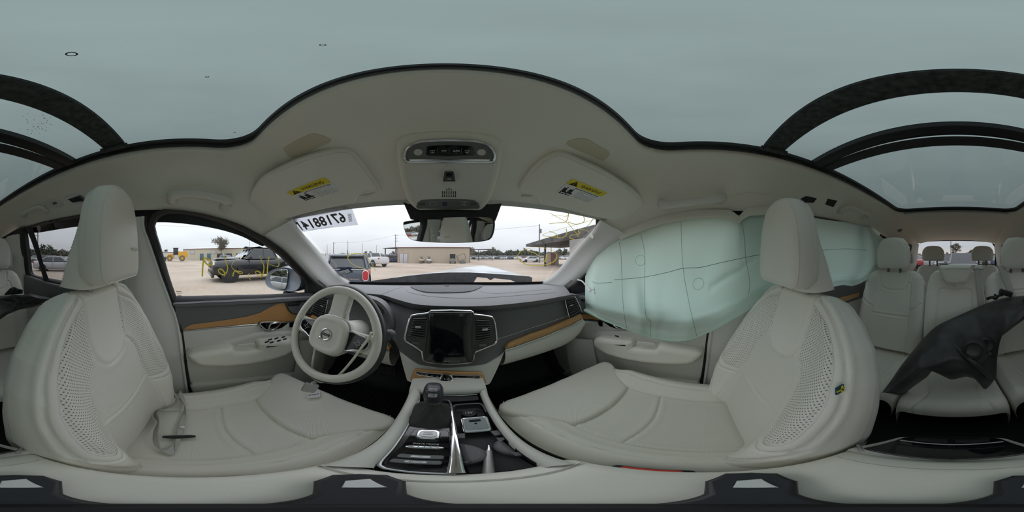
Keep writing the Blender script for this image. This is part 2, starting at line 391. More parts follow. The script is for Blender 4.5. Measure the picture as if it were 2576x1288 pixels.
def hole_half(hx, hf, hr, z, r=.09, n=36):
    """left half of a rounded-rectangle loop from the front centre to the rear centre, tagged in three runs"""
    fr = [np.array([XC-(hx-r)*i/20, hf, z]) for i in range(21)]
    c1 = [np.array([XC-hx+r-r*math.sin(a), hf-r+r*math.cos(a), z]) for a in np.linspace(0, math.pi/2, 10)]
    sd = [np.array([XC-hx, hf-r+(hr+r-hf+r)*i/40, z]) for i in range(41)]
    c2 = [np.array([XC-hx+r-r*math.cos(a), hr+r-r*math.sin(a), z]) for a in np.linspace(0, math.pi/2, 10)]
    re_ = [np.array([XC-hx+r+(hx-r)*i/20, hr, z]) for i in range(21)]
    return np.vstack([poly_res(fr+c1[:5], 40), poly_res(c1[4:]+sd+c2[:5], 120), poly_res(c2[4:]+re_, 40)])
inner = hole_half(HX, HF, HR, HZ)
outer = np.vstack([poly_res(cr_spline(np.vstack([FRONT[::-1], EDGE[:1]]), 60), 40), poly_res(cr_spline(np.vstack([EDGE, rear_edge[1:4]]), 160), 120), poly_res(cr_spline(np.array(rear_edge[3:]), 60), 40)])
pw = np.concatenate([np.full(40, 2.1), np.full(120, 1.55), np.full(40, 1.7)]); pw = np.convolve(np.pad(pw, 12, mode='edge'), np.ones(25)/25, 'valid')
tt = np.concatenate([np.linspace(0, 1, 24)])
rings = [hole_half(HX-.004, HF-.004, HR+.004, .374), hole_half(HX-.003, HF-.003, HR+.003, .356)]
for t in tt:
    q = inner*(1-t)+outer*t; q[:, 2] = inner[:, 2]+(outer[:, 2]-inner[:, 2])*t**pw; rings.append(q)
def full_ring(h): return np.vstack([h, mirp(h)[::-1][1:-1]])
hl = MB().grid(np.array([full_ring(r) for r in rings]), cv=True)
HLB = bvh_of(hl)

ceiling = obj('ceiling', hl, M_('headliner'), kind='structure', smooth_deg=60, label='pale grey fabric headliner around the glass roof of the car')

# body rail outside the headliner edge closes the gap above the doors
rl_ = full_ring(outer); rc_ = rl_.mean(0); sk = MB(); o1 = rl_+np.array([0, 0, .004]); dv_ = rl_-np.array([XC, -1.0, 0]); dv_[:, 2] = 0; dv_ = dv_/np.linalg.norm(dv_, axis=1, keepdims=True); dv_[:, 1] *= .2
msk = np.abs(rl_[:, 0]-XC) > .57
G_ = [o1-dv_*.006, o1+dv_*.05+np.array([0, 0, .01]), o1+dv_*.07-np.array([0, 0, .05])]
sk.grid(np.array(G_), cv=True, keep=lambda i, j: msk[j] and msk[(j+1) % len(msk)])
obj('trim_11', sk, M_('black'), kind='structure', label='dark body rail above the doors')
# roof opening trim, glass and cross beams
fr_mb = MB()
fr_mb.grid(np.array([full_ring(hole_half(a, b, c, z)) for a, b, c, z in ((HX-.006, HF-.004, HR+.006, .366), (HX-.016, HF-.006, HR+.02, .362), (HX-.018, HF-.007, HR+.03, .372), (HX-.030, HF-.010, HR+.045, .374), (HX-.031, HF-.011, HR+.046, .384), (HX+.02, HF+.02, HR-.02, .392))]), cv=True)
trim1 = obj('trim_1', fr_mb, M_('black'), kind='structure', label='black rubber frame lining the glass roof opening', smooth_deg=50)
def crown(x): return .386+.012*(1-((x-XC)/.5)**2)
def roof_glass(y0, y1, name, label):
    xs = np.linspace(XC-.50, XC+.50, 21); G = np.array([[(x, y, crown(x)) for x in xs] for y in np.linspace(y0, y1, 8)])
    o = obj(name, MB().grid(G), M_('g_roof'), kind='structure', label=label, smooth_deg=180); return o
roof_glass(HF+.02, -.235, 'window_1', 'front pane of tinted glass roof'); roof_glass(-.20, HR-.02, 'window_2', 'rear pane of tinted glass roof behind the dusty beam')
mat('dusty', (.045, .052, .05), .85, var=.55, vscale=70)
def beam(y0, y1, z0, z1, m, name, label, half, steps=()):
    xs = np.linspace(XC-half, XC+half, 41); mb = MB(); prof = [(y0, z1), (y0, z0+.004), (y0-.006, z0), (y1+.006, z0), (y1, z0+.004), (y1, z1)]
    mb.grid(np.array([[(x, y, z+(crown(x)-.386)) for x in xs] for y, z in prof])); return mb
bm_ = beam(-.181, -.249, .376, .392, None, '', '', .44)
for s in (-1, 1):
    bm_.box((XC+s*.437, -.213, .374), (.02, .088, .012), bev=.003)
b1 = obj('trim_2', bm_, M_('dusty'), kind='structure', label='dusty dark cross beam of the glass roof')
obj('trim_3', beam(-.372, -.418, .368, .392, None, '', '', .46).grid(np.array([[(x, y, z) for x in np.linspace(XC-.46, XC+.46, 5)] for y, z in ((-.418, .378), (-.424, .372), (-.462, .372), (-.468, .392))])), M_('black'), kind='structure', label='black cross beam between the two roof panes')
# rear frit and pull-bar of the sun blind
obj('trim_4', MB().tube(cr_spline([(XC-.42, -1.262, .352), (XC, -1.268, .354), (XC+.42, -1.262, .352)], 20), .006, 8), M_('satin'), kind='structure', label='thin pale edge bar at the back of the glass roof')
for (px, py, r) in ((180, 136, .0055), (521, 193, .0025), (812, 113, .0025), (590, 333, .003)):
    p = atZ(px, py, .384); obj('water_spot', MB().lathe([(r*.7, 0), (r, .0006), (r*.7, .0012)], p+np.array([0, 0, -.001]), (0, 0, 1), 14, cap=False), M_('dusty'), parent=bpy.data.objects['window_1'])

rg_ = np.random.RandomState(12); sp_ = MB()
for i in range(46):
    px, py = 95+rg_.normal(0, 1)*22, 322+rg_.normal(0, 1)*16; p = atZ(px, py, .3835); r = .0012*rg_.uniform(.5, 1.6); a_ = np.linspace(0, 2*math.pi, 7, endpoint=False); sp_.face(p+np.stack([np.cos(a_)*r, np.sin(a_)*r*rg_.uniform(.5, 1), 0*a_], 1))
obj('dirt_specks', sp_, M_('dusty'), parent=bpy.data.objects['window_2'], kind='stuff')
# ------------------------------------------------------------------ windscreen
bot_px = [(878, 711), (960, 713), (1040, 713), (1120, 713)]
def yb(X): return 1.14-.11*(abs(X)/.7)**2
BOT = np.array([hit(p[0], p[1], lambda q: q[1]-yb(q[0]-XC)) for p in bot_px]); BOT[-1][0] = XC
T_ = cr_spline(FRONT, 30); B_ = cr_spline(BOT, 30)
ext = lambda A, B, t: A+(B-A)*t
def fullc(c): return np.vstack([c, mirp(c)[::-1][1:]])
Tf, Bf = fullc(T_), fullc(B_); G = []
for t in np.linspace(-.04, 1.06, 14):
    q = ext(Tf, Bf, t); q = q+np.array([0, .35, .6])*.03*(t*(1-t)*4); G.append(q)
G = np.array(G); wl0 = G[:, :1]+np.array([-.07, -.035, -.012]); wr0 = G[:, -1:]+np.array([.07, -.035, -.012]); G = np.concatenate([wl0, G, wr0], 1)
wind_mb = MB().grid(np.array(G)); WSB = bvh_of(wind_mb)
w3 = obj('window_3', wind_mb, M_('g_wind'), kind='structure', label='wide front windscreen with lot sticker and yellow marks', smooth_deg=180)
fb = MB(); fb.grid(np.array([ext(Tf, Bf, .985)+np.array([0, 0, .004]), ext(Tf, Bf, 1.005)+np.array([0, 0, -.002]), ext(Tf, Bf, 1.05)+np.array([0, 0, -.03])]))
obj('frit_band', fb, M_('black'), parent=w3, label='black band along the foot of the glass')

# ------------------------------------------------------------------ A pillars
WPX = [(728, 556), (748, 584), (776, 614), (804, 645), (832, 679), (850, 697), (868, 708), (880, 713)]
WX = [-.58, -.60, -.622, -.645, -.668, -.68, -.69, -.695]
WC = np.array([atX(p[0], p[1], x+XC) for p, x in zip(WPX, WX)])
SPX = [(662, 594), (690, 612), (720, 635), (757, 674), (785, 703), (806, 722), (826, 735)]
SC = np.array([side(p[0], p[1], .695, .17) for p in SPX])
def apillar(s):
    A = poly_res(cr_spline(WC, 60), 40); B = poly_res(cr_spline(SC, 60), 40); G = []
    lip = A+np.array([-.004, .02, .012])
    for k, t in enumerate(np.linspace(0, 1, 12)):
        q = A*(1-t)+B*t; q = q+np.array([.62, -.5, -.1])*.018*math.sin(math.pi*t**2.2)**1.3; G.append(q)
    mb = MB().grid(np.array([lip]+G+[B+np.array([-.03, 0, 0])]))
    if s > 0: mirX(mb)
    o = obj('trim_%d' % (5 if s < 0 else 6), mb, M_('pillar'), kind='structure', label='pale grey windscreen pillar cover on the %s side' % ('driver' if s < 0 else 'passenger'), smooth_deg=70)
    bv = bvh_of(mb)
    # slots of the speaker grille near the foot
    for i in range(7):
        q = i/6; px = 802+16*q; py = 706+13*q
        if s > 0: px = 2*C0-px
        p, n = cast(bv, px, py, .0008); r, u, f = frame(n); obj('grille_slot', MB().box(p, (.012, .003, .002), np.array([r*.8+u*.6, u*.8-r*.6, f])), M_('black'), parent=o)
    # airbag badge
    p, n = cast(bv, 751 if s < 0 else 2*C0-751, 594, .0006); r, u, f = frame(n); obj('badge', plate(MB(), rrect(p, r*.7+u*.7, u*.7-r*.7, .03, .016, .007), n, .0012, .0005), M_('pillar'), parent=o)
both(apillar)
print('shell', FRONT[0], EDGE[0], EDGE[-1], WC[0], WC[-1], SC[-1])
# ------------------------------------------------------------------ doors (left-hand photo pixels, mirrored for the right side)
def SP(L_, a=.70, b=.18, inset=0.0): return np.array([side(p[0], p[1], a, b, inset) for p in L_])
GL = [(387, 565), (392, 552), (402, 543), (414, 538), (427, 536), (459, 537), (509, 546), (559, 561), (608, 581), (658, 607), (708, 642), (745, 679), (772, 706), (774, 720), (774, 737), (700, 742), (600, 745), (520, 747), (442, 748), (432, 720), (422, 689), (411, 650), (400, 612), (392, 588)]
GO = [(371, 575), (374, 555), (382, 542), (396, 533), (414, 528), (459, 531), (509, 539), (559, 552), (608, 568), (658, 594), (714, 633), (754, 673), (790, 712), (812, 730), (812, 742), (700, 750), (600, 753), (520, 755), (437, 758), (424, 722), (411, 689), (397, 650), (385, 612), (376, 590)]
IN = np.array([1, 0, 0.])           # into the cabin from the left side
def FL(s, fn):
    """build with fn(mb) for the left side and mirror when s>0"""
    mb = MB(); fn(mb)
    return mirX(mb) if s > 0 else mb
def front_door(s):
    who = 'driver' if s < 0 else 'passenger'
    d = thing('door_%d' % (1 if s < 0 else 2), 'front %s door with charcoal top, wood strip and beige armrest' % who, None, (XC+s*.72, .3, -.93), kind='structure')
    g, o_ = SP(GL), SP(GO)
    def win_frame(mb):
        q = o_+IN*.012; G = [o_+IN*-.06, q, (q*.75+g*.25)+IN*.008, g+IN*.002, g-IN*.03]; mb.grid(np.array(G), cv=True)
    obj('window_frame', FL(s, win_frame), M_('rubber'), parent=d, smooth_deg=50)
    # charcoal top pad
    up = [(437, 757), (520, 754), (600, 751), (700, 747), (812, 741), (835, 752), (800, 790), (757, 790), (730, 787), (720, 779), (711, 761), (693, 763), (672, 773), (650, 785), (617, 794), (552, 804), (505, 810), (483, 813), (470, 819), (460, 829), (451, 829), (445, 800)]
    obj('top_pad', FL(s, lambda mb: plate(mb, SP(up, .728, .03), IN, .026, .012, 4)), M_('charcoal'), parent=d)
    led = [(437, 757), (520, 754), (600, 751), (700, 747), (812, 741), (812, 746), (700, 753), (600, 757), (520, 760), (438, 764)]
    obj('window_ledge', FL(s, lambda mb: plate(mb, SP(led, .735, .05), IN, .05, .014, 4)), M_('charcoal'), parent=d)
    wd_ = [(460, 827), (470, 818), (483, 812), (505, 809), (552, 803), (617, 793), (650, 784), (672, 772), (693, 762), (711, 760), (720, 779), (730, 787), (757, 790), (800, 787), (800, 800), (750, 804), (661, 809), (552, 818)]
    obj('wood_strip', FL(s, lambda mb: plate(mb, SP(wd_, .724, .03), IN, .017, .003)), M_('wood'), parent=d)
    obj('chrome_line', FL(s, lambda mb: mb.tube(cr_spline(SP([(457, 829), (552, 820), (661, 811), (750, 805.5), (800, 803)], .722, .03)+IN*.016, 30), .0032, 6)), M_('silver'), parent=d)
    low = [(447, 829), (457, 829), (552, 820), (661, 811), (800, 803), (850, 815), (880, 900), (840, 985), (741, 990), (600, 985), (484, 980), (471, 930), (458, 880)]
    obj('lower_panel', FL(s, lambda mb: plate(mb, SP(low, .735, .0), IN, .022, .01, 3)), M_('plastic_beige'), parent=d)
    arm = [(474, 883), (480, 878), (490, 875), (530, 869), (574, 862), (580, 864), (590, 872), (618, 870), (644, 868), (643, 856), (648, 852), (690, 848), (724, 845), (735, 847), (740, 854), (737, 866), (722, 877), (704, 887), (660, 898), (617, 905), (560, 909), (509, 908), (493, 903), (481, 893)]
    surround = [(466, 884), (474, 870), (560, 856), (640, 834), (660, 830), (735, 831), (746, 840), (748, 858), (728, 884), (704, 896), (660, 908), (617, 915), (560, 919), (509, 918), (490, 912), (474, 900)]
    obj('armrest_bolster', FL(s, lambda mb: plate(mb, SP(surround, .72, 0), IN, .022, .018, 4)), M_('plastic_beige'), parent=d)
    ar = obj('armrest', FL(s, lambda mb: plate(mb, SP(arm, .70, 0)-IN*.0, IN, .058, .026, 5)), M_('leather'), parent=d)
    cup = [(590, 874), (600, 866), (640, 862), (644, 869), (618, 872)]
    obj('pull_cup', FL(s, lambda mb: plate(mb, SP(cup, .655, 0), IN, .006, .003)), M_('plastic_beige'), parent=d)
    if s < 0:
        for i, (x, y) in enumerate([(671, 860), (679, 854), (683, 861), (695, 851), (701, 857), (712, 848), (716, 853)]):
            p = side(x, y, .639, 0); obj('window_switch', plate(MB(), rrect(p, (0, 1, 0), (.5, 0, 1), .020, .014, .004), nrm((1, 0, .4)), .006, .002), M_('black'), parent=ar)
    else:
        p = mirp(side(2*C0-1548, 849, .639, 0)); obj('window_switch', plate(MB(), rrect(p, (0, 1, 0), (-.5, 0, 1), .020, .014, .004), nrm((-1, 0, .4)), .006, .002), M_('black'), parent=ar)
    # release handle
    hb = [(650, 812), (657, 810), (690, 809), (722, 808), (723, 813), (708, 824), (690, 830), (668, 830), (656, 824)]
    hd_ = obj('handle_bowl', FL(s, lambda mb: plate(mb, SP(hb, .715, 0), IN, .006, .003)), M_('gloss'), parent=d)
    ring_ = [(656, 812), (690, 810), (706, 811), (702, 818), (690, 828), (672, 829), (660, 822)]
    obj('release_handle', FL(s, lambda mb: (mb.tube(cr_spline(SP(ring_, .702, 0), 40, closed=True), .0035, 8, closed=True), mb.tube(cr_spline(SP([(676, 828), (678, 818), (690, 812), (722, 810)], .698, 0), 16), [.004]*15+[.003], 8, ry=[.006]*16))), M_('chrome'), parent=hd_)
    lk = [(727, 812), (731, 810), (739, 810), (738, 817), (734, 823), (727, 823)]
    obj('lock_switch', FL(s, lambda mb: plate(mb, SP(lk, .716, 0), IN, .006, .002)), M_('gloss'), parent=d)
    if s < 0:
        vp = [(714, 761), (787, 752), (800, 770), (790, 787), (757, 789), (731, 786), (722, 778)]
        v = obj('vent_panel', plate(MB(), SP(vp, .722, .03), IN, .022, .003), M_('charcoal'), parent=d)
        gr = [(722, 763), (726, 761), (752, 758), (756, 760), (754, 766), (750, 768), (728, 770), (724, 769)]
        obj('demist_vent', plate(MB(), SP(gr, .700, .03), IN, .004, .002), M_('black'), parent=v)
        for i in range(6):
            p = side(729+i*4.5, 765.5-i*.6, .695, .03); obj('vent_slat', MB().box(p, (.003, .003, .013), bev=.001, seg=1), M_('charcoal'), parent=v)
    # speaker and map pocket low on the door
    pk = [(478, 966), (484, 960), (560, 952), (650, 944), (741, 934), (800, 925), (830, 940), (800, 990), (741, 995), (600, 1000), (486, 985)]
    obj('map_pocket', FL(s, lambda mb: plate(mb, SP(pk, .72, 0), IN, .030, .016, 4)), M_('plastic_beige'), parent=d)
    spk = [(2*C0-x, y) for x, y in [(1424, 876), (1435, 871), (1452, 873), (1470, 885), (1485, 905), (1497, 926), (1480, 933), (1462, 938), (1445, 934), (1430, 920), (1424, 905)]]
    obj('speaker_grille', FL(s, lambda mb: plate(mb, SP(spk, .712, 0), IN, .004, .003)), mat('speaker', (.60, .59, .545), .8, bump=.4, bscale=900), parent=d)
    # door pane
    gp = np.vstack([SP(GL, .72, .18)])
    gc = gp.mean(0); big = gc+(gp-gc)*1.05
    def pane(mb): mb.face(big)
    wn = obj('window_%d' % (4 if s < 0 else 5), FL(s, pane), M_('g_door'), kind='structure', label='front %s door window pane%s' % (who, ' marked with yellow paint pen' if s < 0 else ' behind the hanging airbag'), smooth_deg=0)
both(front_door)

# B pillars: pale trim behind the front doors, with belt slot
BP = [(370, 545), (371, 575), (385, 612), (411, 689), (437, 758), (460, 829), (484, 978), (500, 1000)]
def bpillar(s):
    f = SP(BP, .70, .18); f[:, 0] = np.where(f[:, 2] < -.2, np.maximum(f[:, 0], -.728+XC), f[:, 0])
    r = f+np.array([0, -.20, 0]); r[:, 1] = np.minimum(r[:, 1], -.33)
    def fn(mb): ribbon(mb, f+IN*.004, r, 30, 8, .014, IN)
    o = obj('trim_%d' % (7 if s < 0 else 8), FL(s, fn), M_('pillar'), kind='structure', label='pale centre pillar cover behind the front %s door' % ('driver' if s < 0 else 'passenger'), smooth_deg=60)
    def seal(mb): mb.tube(cr_spline(f+IN*.010, 40), .007, 8)
    obj('door_seal', FL(s, seal), M_('black'), parent=o)
    def edge(mb): mb.tube(cr_spline(f+IN*.012+np.array([0, -.014, 0]), 40), .006, 8)
    obj('pillar_edge', FL(s, edge), M_('pillar'), parent=o)
    def retr(mb):
        p = np.array([-.662+XC, -.25, .035]); mb.box(p, (.02, .075, .15), bev=.008)
    obj('belt_slider', FL(s, retr), M_('pillar'), parent=o)
both(bpillar)

# ------------------------------------------------------------------ rear doors
RG = [(79, 572), (110, 563), (160, 553), (227, 542), (262, 538), (300, 536), (322, 540), (330, 560), (322, 640), (316, 735), (260, 728), (200, 717), (158, 709), (124, 702), (112, 670), (98, 620), (88, 590)]
QG = [(61, 578), (65, 579), (78, 603), (90, 637), (100, 668), (109, 700), (94, 696), (79, 692), (74, 684), (70, 650), (66, 615)]
RO = [(45, 584), (50, 576), (79, 568), (110, 559), (160, 549), (227, 538), (262, 534), (310, 532), (332, 536), (338, 560), (330, 640), (322, 742), (260, 736), (200, 724), (158, 716), (124, 709), (95, 704), (72, 698), (66, 690), (60, 650), (53, 615)]
def rear_door(s):
    who = 'driver' if s < 0 else 'passenger'
    d = thing('door_%d' % (3 if s < 0 else 4), 'rear %s side door with black upper trim, wood strip and beige panel' % who, None, (XC+s*.72, -.75, -.93), kind='structure')
    o_ = SP(RO, .70, .18)
    def frame_(mb):
        G1 = SP(RG); G2 = SP(QG)
        # ring round both panes, with the bar between them
        allg = [(61, 578), (65, 574), (79, 571)] + RG[1:13] + [(124, 702), (109, 700), (94, 696), (79, 692), (74, 684), (70, 650), (66, 615)]
        g = poly_res(SP(allg), 120, True); oo = poly_res(o_, 120, True)
        # align start
        k = int(np.argmin(np.linalg.norm(g-oo[0], axis=1))); g = np.roll(g, -k, 0)
        mb.grid(np.array([oo-IN*.05, oo+IN*.012, (oo+g)/2+IN*.014, g+IN*.002, g-IN*.03]), cv=True)
        bar0 = SP([(66, 574), (79, 604), (91, 638), (101, 669), (110, 703)]); bar1 = SP([(82, 571), (99, 620), (112, 670), (125, 705)])
        ribbon(mb, bar0+IN*.004, bar1+IN*.004, 24, 4, .008, IN)
    obj('window_frame', FL(s, frame_), M_('rubber'), parent=d, smooth_deg=50)
    def up(mb):
        P = [(66, 690), (124, 709), (158, 716), (230, 730), (322, 742), (322, 790), (200, 790), (120, 765), (66, 745)]
        plate(mb, SP(P, .72, .03), IN, .03, .012, 4)
    obj('top_pad', FL(s, up), M_('charcoal'), parent=d)
    obj('wood_strip', FL(s, lambda mb: plate(mb, SP([(75, 737), (120, 748), (200, 772), (200, 788), (120, 760), (76, 745)], .688, .03), IN, .008, .002)), M_('wood'), parent=d)
    obj('chrome_line', FL(s, lambda mb: mb.tube(cr_spline(SP([(76, 747), (120, 762), (200, 789)], .682, .03), 12), .003, 6)), M_('satin'), parent=d)
    def lowp(mb):
        y = np.array([-1.16, -1.05, -.8, -.5, -.25]); G = [[(XC-.715, yy, z) for yy in y] for z in (-.25, -.3, -.5, -.93)]; mb.grid(np.array(G))
    obj('lower_panel', FL(s, lowp), M_('plastic_beige'), parent=d)
    def arm(mb): plate(mb, SP([(70, 800), (120, 815), (200, 850), (200, 880), (120, 850), (70, 830)], .71, 0), IN, .05, .02, 4)
    obj('armrest', FL(s, arm), M_('leather'), parent=d)
    gp = SP([(50, 572), (150, 545), (262, 530), (330, 530), (330, 745), (158, 715), (60, 696)], .715, .18)
    obj('window_%d' % (6 if s < 0 else 7), FL(s, lambda mb: mb.face(gp)), M_('g_priv'), kind='structure', label='dark tinted rear %s side window' % who, smooth_deg=0)
    # rubber clips at the top of the frame
    if s < 0:
        for px in (128, 142):
            p = side(px, 557-(px-128)*.2, .695, .18); obj('clip', MB().box(p, (.008, .018, .014), bev=.003), M_('black'), parent=d)
both(rear_door)

# ------------------------------------------------------------------ rear quarter walls, tailgate
def quarter(s):
    y = np.concatenate([np.linspace(-1.10, -1.40, 6), np.linspace(-1.45, -2.12, 10), np.linspace(-2.16, -2.42, 5)])
    zt = np.interp(-y, [1.1, 1.6, 2.1, 2.42], [.172, .165, .165, .19])
    xo = lambda yy, z: XC-(.70-.18*z-np.interp(-yy, [1.1, 1.6, 2.1, 2.45], [0, .02, .055, .10])) if z > -.2 else XC-(.736-np.interp(-yy, [1.1, 1.6, 2.1, 2.45], [0, .02, .055, .10]))
    zs = lambda yy, t: t
    def fn(mb):
        rows = [1.0, .93, .30-.0, .0, -.5, -1.0]
        G = []
        for r in range(6):
            row = []
            for yy, zz in zip(y, zt):
                z = [zz, zz-.02, -.10, -.16, -.5, -.95][r]
                row.append((xo(yy, z)+(.02 if r in (2, 3) else 0), yy, z))
            G.append(row)
        mb.grid(np.array(G), keep=lambda i, j: not (i == 1 and 5 <= j <= 14))
    o = obj('wall_%s' % ('left' if s < 0 else 'right'), FL(s, fn), M_('plastic_beige'), kind='structure', label='pale rear quarter trim on the %s side' % ('driver' if s < 0 else 'passenger'), smooth_deg=50)
    def gl(mb): mb.grid(np.array([[(xo(yy, z)-.02, yy, z) for yy in y[4:17]] for z in (.17, -.12)]))
    obj('window_%d' % (8 if s < 0 else 9), FL(s, gl), M_('g_priv'), kind='structure', label='tinted rear quarter window on the %s side' % ('driver' if s < 0 else 'passenger'))
    def fr(mb):
        loop = [(yy, z-.02) for yy, z in zip(y[5:16], zt[5:16])]+[(y[15], -.10), (y[5], -.10)]
        P = np.array([(xo(a, b)+.01, a, b) for a, b in loop]); mb.tube(poly_res(P, 60, True), .012, 6, closed=True)
    obj('window_rubber', FL(s, fr), M_('rubber'), parent=o)
    def cpl(mb):   # C pillar cover
        a = np.array([(xo(-1.10, z)+.012, yy, z) for yy, z in ((-1.10, .175), (-1.13, .05), (-1.10, -.2), (-1.05, -.5))]); b = a+np.array([.0, -.24, 0])
        ribbon(mb, a, b, 20, 6, .02, IN)
    obj('pillar_cover', FL(s, cpl), M_('pillar'), parent=o)
    def ret(mb):
        mb.box((XC-.63, -1.23, -.03), (.03, .07, .12), bev=.01)
    obj('belt_outlet', FL(s, ret), M_('pillar'), parent=o)
    def ret2(mb):
        mb.box((XC-.58, -2.02, -.03), (.05, .09, .13), bev=.01)
    obj('belt_outlet', FL(s, ret2), mat('silver_trim', (.42, .42, .42), .5), parent=o)
both(quarter)
# tailgate ring round the rear window
rw_px = [(2305, 660), (2303, 640), (2305, 622), (2312, 612), (2326, 608), (2360, 606.5), (2405, 606), (2450, 606.5), (2480, 608), (2495, 611), (2502, 620), (2504, 640), (2502, 664), (2490, 680), (2405, 683), (2318, 680)]
RW = np.array([atY(p[0], p[1], -2.48) for p in rw_px]); rc = RW.mean(0)
ro = [(2296, 664), (2294, 640), (2295, 620), (2302, 606), (2320, 603), (2360, 601), (2405, 600.5), (2450, 601), (2486, 603), (2503, 605), (2511, 618), (2513, 640), (2511, 668), (2496, 690), (2405, 692), (2312, 690)]
RO2 = np.array([atY(p[0], p[1], -2.46) for p in ro])
tg = MB(); G = [RW+np.array([0, -.02, 0]), RW, RO2, RO2+np.array([0, .03, 0])]; tg.grid(np.array([poly_res(g, 80, True) for g in G]), cv=True)
wr = MB(); far = np.array([(XC-.60, -2.40, -.1), (XC-.60, -2.40, .0), (XC-.595, -2.40, .1), (XC-.585, -2.40, .18), (XC-.42, -2.45, .225), (XC-.2, -2.47, .238), (XC, -2.475, .24), (XC+.2, -2.47, .238), (XC+.42, -2.45, .225), (XC+.585, -2.40, .18), (XC+.595, -2.40, .1), (XC+.60, -2.40, 0), (XC+.62, -2.40, -.1), (XC+.55, -2.40, -.5), (XC, -2.40, -.6), (XC-.55, -2.40, -.5)])
a_ = poly_res(far, 96, True); b_ = poly_res(RO2+np.array([0, .028, 0]), 96, True)
k0 = int(np.argmin(np.linalg.norm(b_-a_[0], axis=1))); b_ = np.roll(b_, -k0, 0)
if np.linalg.norm(b_[10]-a_[10]) > np.linalg.norm(np.roll(b_[::-1], 1, 0)[10]-a_[10]): b_ = np.roll(b_[::-1], 1, 0)
G = []
for t in np.linspace(0, 1, 7): q = a_*(1-t)+b_*t; G.append(q+np.array([0, .02*math.sin(math.pi*t), 0]))
wr.grid(np.array(G), cv=True)
wall_rear = obj('wall_rear', wr, M_('pillar'), kind='structure', label='pale tailgate lining round the rear window', smooth_deg=60)
obj('window_frame', tg, M_('black'), parent=wall_rear)
obj('window_10', MB().face(RW+np.array([0, -.012, 0])), M_('g_rear'), kind='structure', label='rear tailgate window with defroster lines', smooth_deg=0)
bt = MB(); bt.box((XC, -2.40, -.55), (1.2, .02, .8)); obj('tailgate_panel', bt, M_('charcoal'), parent=wall_rear)

# ------------------------------------------------------------------ floor, bulkhead
FZ = -.93
fl = MB(); fl.grid(np.array([[(x, y, FZ+.03*math.exp(-((x-XC)/.14)**2)) for x in np.linspace(-.74, .76, 31)] for y in np.linspace(-2.42, .78, 24)]))
fw = [(y, z) for y, z in ((.78, FZ), (.86, FZ+.06), (.95, FZ+.22), (.98, FZ+.45), (.97, FZ+.62))]
fl.grid(np.array([[(x, y, z) for x in np.linspace(-.74, .76, 31)] for y, z in fw]))
floor_ = obj('floor', fl, M_('carpet'), kind='structure', label='black carpeted car floor and footwells', smooth_deg=50)
wl = MB()
for s in (-1, 1): wl.grid(np.array([[(XC+s*.742, y, z) for y in np.linspace(-2.42, 1.0, 12)] for z in (FZ, -.55, -.22)]))
wl.grid(np.array([[(x, 1.16, z) for x in np.linspace(-.76, .78, 5)] for z in (FZ, -.24)]))
obj('wall_base', wl, M_('black'), kind='structure', label='black body shell behind the door trims')
# kick panels curving in front of the doors
def kick(s):
    def fn(mb):
        a = np.array([(XC-.69, .55, -.50), (XC-.69, .53, -.62), (XC-.685, .50, -.75), (XC-.68, .44, -.86), (XC-.67, .30, -.92)]); b = a+np.array([.06, .16, 0]); b[-2:] += np.array([.02, -.05, -.03])
        ribbon(mb, cr_spline(a, 24), cr_spline(b, 24), 24, 6, .02, (1, 0, 0))
    obj('trim_%d' % (9 if s < 0 else 10), FL(s, fn), M_('plastic_beige'), kind='structure', label='pale kick panel at the front of the %s footwell' % ('driver' if s < 0 else 'passenger'), smooth_deg=60)
both(kick)
# ------------------------------------------------------------------ dashboard
dash = thing('dashboard', 'charcoal dashboard with portrait touchscreen, air vents and wood strip under the windscreen', 'dashboard', (XC, .75, -.55))
LIP = np.array([(800, 742), (840, 739), (880, 737), (916, 738), (961, 742), (995, 752), (1040, 764), (1085, 768.5), (1153, 770.5), (1220, 769.5), (1288, 764), (1355, 756), (1400, 748), (1436, 741.5)], float)
lipz = np.interp(LIP[:, 0], [800, 860, 920, 990, 1040, 1400, 1436], [-.185, -.178, -.178, -.186, -.19, -.19, -.185])
LIP3 = np.array([atZ(p[0], p[1], z) for p, z in zip(LIP, lipz)])
lip_c = cr_spline(LIP3, 90)
base_c = poly_res(np.vstack([[[-.72+XC, .86, -.2]], fullc(BOT)+np.array([0, .02, -.012]), [[.72+XC, .86, -.2]]]), 90)
G = []
for t in np.linspace(0, 1, 22):
    q = lip_c*(1-t)+base_c*t; q[:, 2] += .014*math.sin(math.pi*min(1, t*1.15))**.8; G.append(q)
roll = [lip_c+np.array([0, .035, -.034]), lip_c+np.array([0, .02, -.030]), lip_c+np.array([0, .004, -.014])]
dt = MB().grid(np.array(roll+G)); DTB = bvh_of(dt)
dtop = obj('dash_top', dt, M_('dash_top'), parent=dash, smooth_deg=60)
def seam_on(bv, L_, r, m, parent, name='seam', lift=.0003, n=40):
    P = np.array([cast(bv, a, b, lift)[0] for a, b in poly_res(cr_spline([(a, b) for a, b in L_], 60), n)])
    return obj(name, MB().tube(P, r, 5), m, parent=parent)
seam_on(DTB, [(958, 741.5), (985, 731), (1015, 721)], .0011, M_('charcoal'), dtop)
seam_on(DTB, [(1015, 721.5), (1022, 730), (1033, 737), (1085, 746), (1153, 750), (1220, 749.5), (1310, 743), (1400, 736)], .0011, M_('charcoal'), dtop)
seam_on(DTB, [(1198, 730), (1225, 737), (1265, 738), (1333, 732), (1389, 727)], .0009, M_('charcoal'), dtop)
